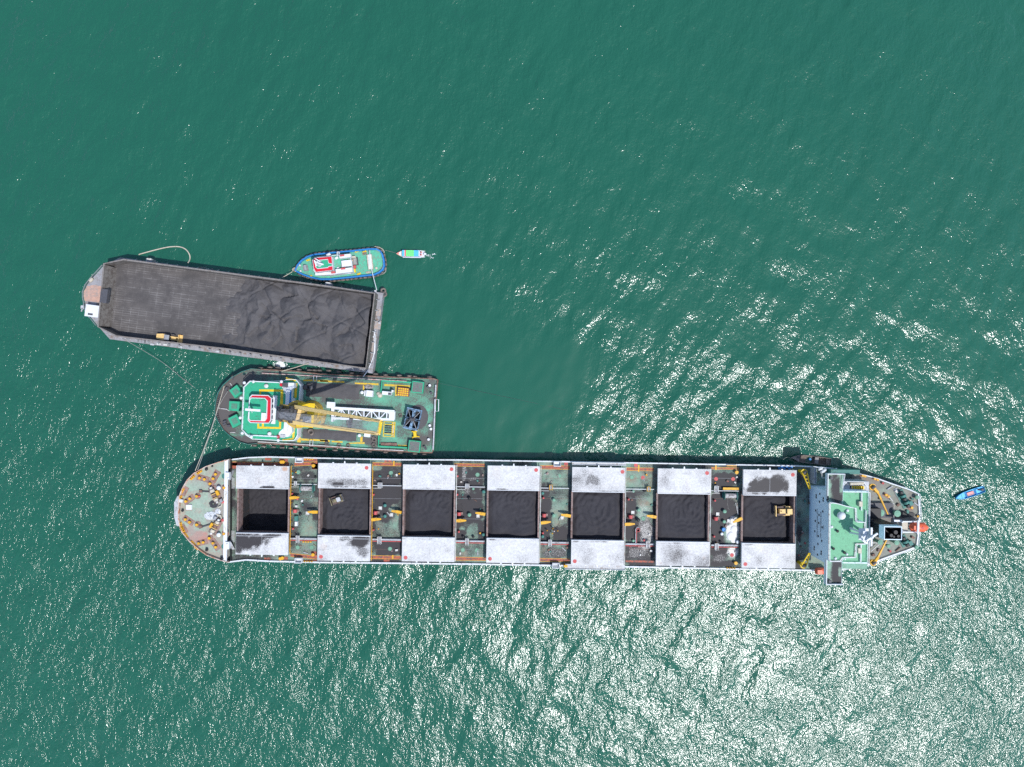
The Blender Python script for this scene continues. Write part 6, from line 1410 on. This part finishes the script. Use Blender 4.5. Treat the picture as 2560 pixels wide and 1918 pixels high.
heap_rope(Tg, 'bow_fender_rope', U, 295, 585, 105, 90, 1.4, ropem, n=16, r=.14, seed=21, zz=.9)
# deckhouse
zt1, zt2 = 4.3, 6.9
dh = Tg.poly('deckhouse', U, [(670, 370), (720, 335), (1010, 300), (1380, 275), (1450, 640), (1000, 690), (720, 690), (660, 600)], ZT_, zt1, white)
Tg.poly('boat_deck', U, [(690, 375), (735, 345), (1010, 312), (1370, 285), (1438, 630), (1000, 680), (725, 680), (672, 595)], zt1 + .003, zt1 + .03, tugdeck, dh)
wh2 = Tg.poly('wheelhouse', U, [(640, 395), (690, 350), (1020, 322), (1048, 595), (705, 640), (660, 560)], zt1, zt2, white)
Tg.poly('red_roof', U, [(648, 398), (694, 356), (1015, 328), (1042, 592), (708, 633), (667, 558)], zt2 + .003, zt2 + .04, red, wh2)
Tg.poly('roof_inset', U, [(700, 430), (730, 405), (945, 385), (960, 460), (1030, 480), (1030, 510), (960, 520), (945, 545), (740, 565), (705, 535)], zt2 + .044, zt2 + .08, bgreen, wh2)
Tg.put('inset_rim', MB().strip([Tg.L(U(*p), zt2 + .2) for p in ((700, 430), (730, 405), (945, 385), (960, 460), (1030, 470), (1030, 515), (960, 525), (945, 548), (740, 568), (705, 535))], .16, zt2 + .04, zt2 + .3, True), white, wh2)
for i in range(6):
    for a_, b_ in (((690, 350), (1020, 322)), ((705, 640), (1048, 595))):
        f_ = (i + .5) / 6; c_ = Tg.L(U(a_[0] + (b_[0] - a_[0]) * f_, a_[1] + (b_[1] - a_[1]) * f_), zt2)
        Tg.put('bridge_window', MB().cbox((c_.x, c_.y, zt2 - 1.3), .55, .12, .7), glass, wh2)
ms = Tg.put('mast', MB().cyl(Tg.L(U(770, 470), zt2), Tg.L(U(740, 430), zt2 + 4.5), .16).beam(Tg.L(U(690, 430), zt2 + 3), Tg.L(U(860, 490), zt2 + 3), .35).beam(Tg.L(U(700, 370), zt2 + 3.6), Tg.L(U(790, 430), zt2 + 3.6), .3).beam(Tg.L(U(800, 520), zt2), Tg.L(U(745, 430), zt2 + 3.5), .18), white)
Tg.put('radar_scanner', MB().beam(Tg.L(U(680, 400), zt2 + 3.2), Tg.L(U(720, 520), zt2 + 3.2), .4, .3), white, ms)
heap_rope(Tg, 'mast_rigging', U, 780, 470, 150, 130, zt2 + .2, white, n=8, r=.06, seed=5, zz=1.6)
for x0_, y0_, x1_, y1_, z0_, z1_, m, an in ((1215, 400, 1415, 520, zt1, zt1 + 1.5, white, 0), (1170, 285, 1395, 350, zt1, zt1 + 1.9, white, 0), (1100, 560, 1430, 650, zt1, zt1 + 1.9, white, 0)):
    Tg.box('stack_casing', U, x0_, y0_, x1_, y1_, z0_, z1_, m, an)
for x0_, y0_, x1_, y1_, z1_ in ((1180, 290, 1270, 325, zt1 + 1.95), (1200, 550, 1290, 585, zt1 + 1.95), (1010, 620, 1090, 660, zt1 + .6)): Tg.box('red_panel', U, x0_, y0_, x1_, y1_, zt1, z1_, pinkred)
Tg.box('grey_step', U, 1215, 500, 1320, 530, zt1, zt1 + .9, lgrey)
Tg.put('side_bench', MB().beam(Tg.L(U(700, 680), zt1), Tg.L(U(1400, 640), zt1), .8, .6), white)
for x, y, s_ in ((968, 300, 1.1), (1125, 360, .9), (1145, 555, .6)): Tg.inst('raft_canister', MB().cyl((-.6, 0, .5), (.6, 0, .5), .5).mesh('raft_canister', white, True), U(x, y), zt1, rad(20), s_)
Tg.put('side_ladder', MB().strip([Tg.L(U(*p), zt1 + .6) for p in ((1128, 235), (1165, 235), (1165, 310), (1128, 310))], .22, zt1 - .2, zt1 + .6, True), white)
wn_ = Tg.put('tow_winch', MB().cbox(Tg.L(U(1475, 430), ZT_), 2.4, 2.6, .5), dgrey)
c_ = Tg.L(U(1475, 430), ZT_ + 1.3)
Tg.put('winch_drum', MB().cyl(c_ - Vector((0, 1.0, 0)), c_ + Vector((0, 1.0, 0)), .75), drope, wn_)
Tg.put('winch_gear', MB().cyl(c_ + Vector((-.8, .3, .2)), c_ + Vector((.5, .9, .2)), .35), cyellow, wn_); Tg.put('winch_motor', MB().cbox(Tg.L(U(1470, 355), ZT_ + .5), 1.2, .9, .9), ropem, wn_); Tg.put('winch_brake', MB().cbox(Tg.L(U(1485, 540), ZT_ + .5), .8, .9, .9), pinkred, wn_)
Tg.box('yellow_step', U, 1445, 570, 1490, 640, ZT_, ZT_ + .8, byellow)
Tg.box('tow_beam', U, 1725, 285, 1825, 580, ZT_, ZT_ + 1.1, ropem)
Tg.put('tow_beam_top', MB().beam(Tg.L(U(1770, 290), ZT_ + 1.2), Tg.L(U(1785, 575), ZT_ + 1.2), .9, .2), white)
for x, y in ((560, 400), (600, 722), (1520, 228), (1670, 235), (1560, 672), (1110, 45)): 
    if y > 100: Tg.inst('bollard_pair', MB().cbox((0, 0, 0), 1.3, .5, .1).vcyl(-.4, 0, .1, .6, .2).vcyl(.4, 0, .1, .6, .2).mesh('bollard_pair', byellow), U(x, y), ZT_ + .04, rad(15))
Tg.inst('anchor_windlass', MB().cyl((0, -.9, .7), (0, .9, .7), .55).cbox((0, 0, 0), 1.6, 2.0, .3).mesh('anchor_windlass', greyp), U(512, 560), ZT_ + .04, rad(6))
for x, y in ((405, 510), (420, 620)): Tg.inst('bow_post', MB().vcyl(0, 0, 0, .8, .3).mesh('bow_post', offwhite), U(x, y), ZT_)
Tg.inst('deck_hatch', MB().vcyl(0, 0, 0, .4, .4).mesh('deck_hatch', ropem), U(1908, 560), ZT_ + .04); free(Tg, heap_rope(Tg, 'line_coil', U, 1740, 640, 120, 45, ZT_ + .04, ropem, n=8, seed=8, zz=.3), 'pale coiled line by the south bulwark of the tug', 'rope')
free(Tg, heap_rope(Tg, 'line_coil', U, 1670, 265, 110, 50, ZT_ + .04, padm, n=8, seed=14, zz=.3), 'brownish coiled line by the north bulwark of the tug', 'rope')

# ------------------------------------------------------------------ people
def person_mesh(name, m, seated=False):
    if seated: J = [(0, 0, .46, .16, .13), (0, 0, .75, .17, .11), (0, 0, .98, .17, .1), (0, 0, 1.08, .06, .06), (0, .0, 1.2, .1, .11),
                    (-.09, .2, .46, .085, .085), (-.1, .44, .44, .06, .06), (-.1, .46, .06, .045, .05), (.09, .2, .46, .085, .085), (.1, .44, .44, .06, .06), (.1, .46, .06, .045, .05),
                    (-.24, .05, .95, .06, .06), (-.27, .12, .70, .045, .045), (-.14, .32, .62, .035, .035), (.24, .05, .95, .06, .06), (.27, .12, .70, .045, .045), (.14, .32, .62, .035, .035)]
    else: J = [(0, 0, .92, .16, .12), (0, 0, 1.2, .17, .11), (0, 0, 1.42, .17, .1), (0, 0, 1.5, .06, .06), (0, .02, 1.64, .095, .11),
               (-.1, 0, .85, .09, .09), (-.12, .03, .48, .065, .065), (-.13, 0, .06, .05, .06), (.1, 0, .85, .09, .09), (.12, .05, .48, .065, .065), (.13, .02, .06, .05, .06),
               (-.23, 0, 1.38, .06, .06), (-.29, .03, 1.12, .045, .045), (-.27, .16, .90, .035, .035), (.23, 0, 1.38, .06, .06), (.29, .03, 1.12, .045, .045), (.27, .16, .90, .035, .035)]
    Ed = [(0, 1), (1, 2), (2, 3), (3, 4), (0, 5), (5, 6), (6, 7), (0, 8), (8, 9), (9, 10), (2, 11), (11, 12), (12, 13), (2, 14), (14, 15), (15, 16)]
    me = bpy.data.meshes.new(name); me.from_pydata([j[:3] for j in J], Ed, []); me.update()
    tmp = bpy.data.objects.new('tmp', me); COL.objects.link(tmp)
    md = tmp.modifiers.new('s', 'SKIN'); 
    for v, j in zip(me.skin_vertices[0].data, J): v.radius = (j[3], j[4])
    me.skin_vertices[0].data[0].use_root = True
    sb = tmp.modifiers.new('u', 'SUBSURF'); sb.levels = 1; sb.render_levels = 1
    dg = bpy.context.evaluated_depsgraph_get(); r_ = bpy.data.meshes.new_from_object(tmp.evaluated_get(dg))
    bpy.data.objects.remove(tmp)
    r_.name = name; r_.materials.clear(); r_.materials.append(m); return r_
PM = {}
def person(label, q, z, ang, m, hat, seated=False, group=None):
    key = (m.name, seated)
    if key not in PM: PM[key] = person_mesh('person_body', m, seated)
    o = T('person', label, 'person', *q, z, ang, group)
    link('body', PM[key], o.o)
    hz = 1.22 if seated else 1.66
    o.put('head', MB().dome(0, .01, hz - .04, .105, .15, 12, 4).vcyl(0, .01, hz - .16, hz - .04, .075, .105, 12), skin, smooth=True)
    o.put('helmet' if not seated else 'cap', MB().dome(0, .0, hz + .0, .135, .13, 12, 4).vcyl(0, .03, hz - .01, hz + .01, .17, n=12), hat, smooth=True)
    return o
coverall = mat('orange_coverall', (0.62, 0.20, 0.04), .8); shirt = mat('dark_red_shirt', (0.16, 0.03, 0.03), .8); vest = mat('orange_life_vest', (0.72, 0.12, 0.04), .7)
for x, y, an, l, hh in ((1255, 1130, 20, 'worker in orange coverall nearest the fourth hatch, on the deck aft of it', yellow), (1335, 1100, 80, 'northern worker in orange coverall on the deck between fourth and fifth hatch', yellow), (1352, 1135, 200, 'worker in orange coverall in the middle of the group between fourth and fifth hatch', white), (1402, 1130, 140, 'worker in orange coverall nearest the fifth hatch, forward of it', yellow), (1328, 1170, 10, 'southern worker in orange coverall on the deck between fourth and fifth hatch', byellow)):
    person(l, C(x, y), ZD, an, coverall, hh, group='deck workers on the carrier')

# ------------------------------------------------------------------ small boats
def skiff(t, L_, w, z, hullm, insidem, rimm, bow=.28, sheer=.25):
    """open boat, bow towards -x"""
    st_ = [(-.5, .04), (-.44, .30), (-.36, .62), (-.5 + bow, .90), (0, 1.0), (.3, .98), (.5, .86)]
    out = [(u * L_, w / 2 * f_) for u, f_ in st_]; ring = out + [(x, -y) for x, y in out[::-1]]
    n = len(ring); zt = lambda x: z + sheer * max(0, -x / L_ * 2 - .2)
    vs = [(x, y, zt(x)) for x, y in ring] + [(x * .93, y * .72, -.35) for x, y in ring]
    t.put('hull', MB().add(vs, [(i, (i + 1) % n, n + (i + 1) % n, n + i) for i in range(n)] + [tuple(range(n, 2 * n))[::-1]]), hullm)
    t.put('floor', MB().prism([(x * .97, y * .9) for x, y in ring], z * .32, z * .36), insidem)
    rim = MB(); pts = [(x, y, zt(x)) for x, y in ring]
    rim.tube(pts + [pts[0]], .07, 5); t.put('gunwale', rim, rimm)
    return ring
c1 = crop(980, 610, 18.43)
Sk = T('passenger_boat', 'small boat with patchwork awning of blue, red and green moored astern of the tug', 'boat', *c1(880, 480), 0, -1)
mint = mat('mint_paint', (.55, .70, .60), .5, var=.1); coral = mat('coral_paint', (.75, .18, .15), .5); sky_b = mat('awning_blue', (.09, .46, .66), .7, var=.12); gre_b = mat('awning_green', (.16, .70, .20), .7, var=.25, scale=2.5); red_b = mat('awning_red', (.70, .12, .14), .7); lil = mat('pale_lilac_paint', (.66, .64, .74), .6, var=.1)
ring = skiff(Sk, 9.3, 2.5, .75, mint, lil, mint)
Sk.put('bow_cap', MB().prism([(x, y) for x, y in ring if x < -3.1], .95, 1.02), coral); Sk.put('fore_deck', MB().prism([(-3.15, -.72), (-2.7, -.95), (-2.7, .95), (-3.15, .72), (-3.9, .38), (-3.9, -.38)], .88, 1.03), mat('cream_paint', (.78, .76, .62), .6))
fr = MB()
for x in (-2.55, -1.2, .2, 1.6, 2.9):
    for y in (-1.0, 1.0): fr.beam((x, y, .3), (x, y, 2.0), .06)
Sk.put('awning_frame', fr, lgrey)
for x0_, x1_, m in ((-2.65, -2.0, sky_b), (-1.98, -1.86, lil), (-1.84, -1.42, red_b), (-1.40, 1.2, gre_b), (1.22, 2.75, sky_b)):
    Sk.put('awning', MB().prism([(x0_, -1.0), (x1_, -1.0), (x1_, .98), (x0_, .98)], 2.0 + (x0_ + 3) * .006, 2.05 + (x0_ + 3) * .006), m)
Sk.put('side_board', MB().box(-2.6, -1.28, .75, 3.4, -1.05, .95).box(-2.6, 1.05, .75, 3.4, 1.22, .92), lil)
ob = Sk.put('outboard_motor', MB().cbox((4.75, 0, .5), .75, .55, .8), white); Sk.put('motor_leg', MB().cbox((4.95, 0, -.4), .25, .18, .9), dgrey, ob)
person('passenger in an orange life vest at the stern of the awning boat, north side', c1(1375, 405), .25, 90, vest, lifeo, True, 'passengers in the awning boat'); person('passenger in an orange life vest at the stern of the awning boat, south side', c1(1370, 520), .25, 90, vest, lifeo, True, 'passengers in the awning boat')

c2 = crop(2340, 1190, 13.825)
Bb = T('blue_skiff', 'small bright blue open boat with a pink tray, off the carrier stern', 'boat', *c2(1120, 600), 0, 18.5)
lb = mat('sky_blue_paint', (.12, .50, .78), .5, var=.1); db = mat('mid_blue_paint', (.02, .20, .55), .5)
ring = skiff(Bb, 10.0, 2.3, .85, db, lb, lb)
Bb.put('fore_deck', MB().prism([(x * .98, y * .92) for x, y in ring if x < -1.3], .70, .86), lb); Bb.put('deck_seam', MB().box(-2.95, -.8, .86, -2.8, .8, .9), db)
Bb.put('thwart', MB().box(-1.25, -1.0, .6, -1.1, 1.0, .8).box(1.9, -1.05, .6, 2.05, 1.05, .8), db); free(Bb, Bb.put('plastic_tray', MB().strip([(-.9, -.55), (1.4, -.55), (1.4, .45), (-.9, .45)], .1, .32, .75, True).box(-.86, -.51, .32, 1.36, .41, .6), mat('pink_plastic', (.74, .34, .32), .6)), 'pink plastic tray amidships in the blue boat', 'tray'); Bb.put('engine_box', MB().box(2.2, -.7, .3, 3.2, .7, .78), lb)
Bb.put('tiller', MB().beam((3.3, .2, .9), (4.9, .0, .8), .08), dgrey); en = Bb.put('engine', MB().cbox((4.3, -.1, .3), .8, .6, .7), dgrey); Bb.put('propeller_shaft', MB().cyl((4.6, -.1, .7), (6.0, -.2, -.2), .05), dgrey, en)
person('person in a dark red shirt seated at the stern of the blue boat', c2(1445, 465), .35, 110, shirt, dgrey, True)

c3 = crop(1960, 1130, 17.02)
Db = T('wooden_launch', 'weathered dark wooden boat in the carrier shadow by its stern quarter', 'boat', *c3(1100, 320), 0, -6.5)
ring = skiff(Db, 13.2, 2.5, .9, woodd, woodd, mat('worn_rail_wood', (.30, .26, .23), .8), bow=.2)
Db.put('fore_deck', MB().prism([(x * .97, y * .93) for x, y in ring if x < -1.9], .72, .88), mat('pale_planks', (.30, .26, .23), .8, var=.3)); Db.put('hatch', MB().cbox((-4.2, .35, .88), 1.0, .6, .25), dgrey)
free(Db, link('blue_drum', DRUM, Db.o, (-.35, .1, .3)), 'blue drum standing amidships in the dark wooden boat', 'drum'); Db.put('cabin_roof', MB().box(1.0, -1.05, 1.5, 2.2, 1.05, 1.6), mat('roof_boards', (.26, .24, .23), .8))
cbm = MB()
for x in (2.4, 3.1, 3.8, 4.5): cbm.box(x, -1.0, .8, x + .14, 1.0, .95)
Db.put('cross_thwart', cbm, woodd); Db.put('stern_deck', MB().box(5.0, -1.0, .75, 6.3, 1.0, .85), woodd)
Db.put('cabin_post', MB().beam((1.05, -1, .3), (1.05, -1, 1.5), .08).beam((2.15, 1, .3), (2.15, 1, 1.5), .08).beam((1.05, 1, .3), (1.05, 1, 1.5), .08).beam((2.15, -1, .3), (2.15, -1, 1.5), .08), woodd)

# ------------------------------------------------------------------ ropes and hoses
def rope(name, label, pts, r, m=ropem, sag=0.0, cat='rope', sub=8, group=None):
    """pts: (px, py, z); smooth curve through them, sagging between its ends"""
    Wp = [P(*p) for p in pts]; out = []
    for i in range(len(Wp) - 1):
        p0, p1, p2, p3 = Wp[max(i - 1, 0)], Wp[i], Wp[i + 1], Wp[min(i + 2, len(Wp) - 1)]
        for j in range(sub):
            t = j / sub
            out.append(.5 * ((2 * p1) + (p2 - p0) * t + (2 * p0 - 5 * p1 + 4 * p2 - p3) * t * t + (3 * p1 - p0 - 3 * p2 + p3) * t ** 3))
    out.append(Wp[-1])
    if sag:
        N_ = len(out)
        for i, p in enumerate(out): p.z -= sag * 4 * (i / (N_ - 1)) * (1 - i / (N_ - 1))
    base = out[0].copy()
    o = link(name, MB().tube([p - base for p in out], r, 6).mesh(name, m, True), None, base)
    return tag(o, label, cat, group)
g = lambda cr, x, y, z: (*cr(x, y), z)
rope('floating_hose', 'pale floating hose looping out over the water north of the barge', [g(G, 870, 205, .3), g(G, 905, 190, .15), g(G, 1150, 125, .12), g(G, 1300, 96, .12), g(G, 1430, 95, .12), g(G, 1515, 130, .12), g(G, 1565, 195, .12), g(G, 1575, 260, .2), g(G, 1548, 320, 1.6)], .2, ropem, cat='hose')
rope('slack_rope', 'slack grey rope curling on the barge north edge', [g(G, 1660, 395, 2.5), g(G, 1700, 378, .3), g(G, 1790, 385, .2), g(G, 1825, 415, .2), g(G, 1890, 400, .2), g(G, 1895, 430, .2), g(G, 1985, 410, .2)], .09, drope)
rope('mooring_rope', 'long rope from the barge south side sinking toward the crane bow', [g(G, 640, 1360, 3.6), (400, 902, 1.6), (455, 945, .5), (498, 978, -.1)], .07, drope)
rope('mooring_rope', 'left mooring line from the crane bow to the carrier bow', [g(V, 280, 450, 3.6), g(V, 215, 640, 3.9), g(V, 150, 850, 4.2), g(V, 10, 1300, 5.2), (488, 1177, 8.4)], .11, ropem, sag=.6)
rope('mooring_rope', 'right mooring line from the crane bow to the carrier bow', [g(V, 340, 540, 3.6), g(V, 230, 700, 3.9), g(V, 158, 850, 4.2), g(V, 18, 1300, 5.2), (494, 1175, 8.4)], .10, drope, sag=.6)
rope('mooring_rope', 'pale rope from the barge south side to the crane deck by the white foam', [g(V, 1735, 55, 3.8), g(V, 1500, 130, 3.6), g(V, 1270, 195, 3.3)], .13, ropem, sag=.3)
rope('mooring_rope', 'white rope from the barge stern deck down to the crane deck', [g(H, 1990, 985, 3.7), g(H, 1975, 1060, 3.6), g(H, 1975, 1280, 3.6), g(H, 1905, 1480, 3.9), g(W, 800, 215, 3.9), g(W, 745, 290, 3.5)], .15, white)
rope('coiled_rope', 'white rope lying doubled on the barge stern deck', [g(H, 1995, 975, 3.6), g(H, 1955, 1020, 3.6), g(H, 1965, 1070, 3.6), g(H, 1990, 1040, 3.6), g(H, 1985, 1270, 3.6), g(H, 1965, 1275, 3.6)], .12, white)
rope('tow_rope', 'white rope from the tug stern to the barge corner', [g(U, 1770, 200, 3.0), g(U, 1785, 480, 3.2), g(U, 1805, 580, 3.1), (942, 726, 4.6)], .12, white)
rope('tow_rope', 'short rope from the tug bow to the barge side', [g(U, 245, 625, 2.4), g(U, 40, 745, 3.9)], .11, ropem, sag=.2)
rope('anchor_cable', 'thin cable from the crane stern corner running out under the lee water', [(1095, 958, 2.8), (1180, 975, .4), (1300, 1000, .08), (1418, 1026, -.05)], .03, dgrey, cat='cable')
rope('painter_rope', 'thin line from the tug stern to the awning boat', [g(U, 2075, 200, 1.5), g(U, 2200, 235, .3), (992, 633.5, .9)], .04, drope)
rope('painter_rope', 'short line from the dark wooden boat toward the carrier side', [g(c3, 330, 270, 1.0), g(c3, 110, 232, 2.4), g(c3, -40, 330, 5.0)], .06, drope)
# white water where the crane discharges cooling water
fo = MB(); R = random.Random(4)
for i in range(420):
    an = R.random() * 6.283; rr = abs(R.gauss(0, .55)); c = P(702, 912, 0)
    s_ = R.uniform(.08, .34) * (1.2 - min(rr, 1) * .7)
    fo.dome(c.x + math.cos(an) * rr * 2.1 + R.uniform(-.2, .2), c.y + math.sin(an) * rr * 1.5, .0, s_, s_ * .7 * R.uniform(.5, 1.4), 6, 2)
c = P(702, 912, 0); fo.v = [(x - c.x, y - c.y, z) for x, y, z in fo.v]
for i in range(34):                                        # thin wake of the awning boat
    t = R.random(); q = P(1062 + t * 26 + R.gauss(0, 2), 638 + t * 9 * (1 if i % 2 else -.3) + R.gauss(0, 1.5), 0); s_ = R.uniform(.03, .09)
    fo.dome(q.x - c.x, q.y - c.y, .03, s_ * 1.6, s_ * .6, 6, 2)
tag(link('foam', fo.mesh('foam', mat('white_foam', (.82, .85, .85), .7, var=.1), True), None, c), 'white foam beside the floating crane and behind the awning boat', 'foam', kind='stuff')
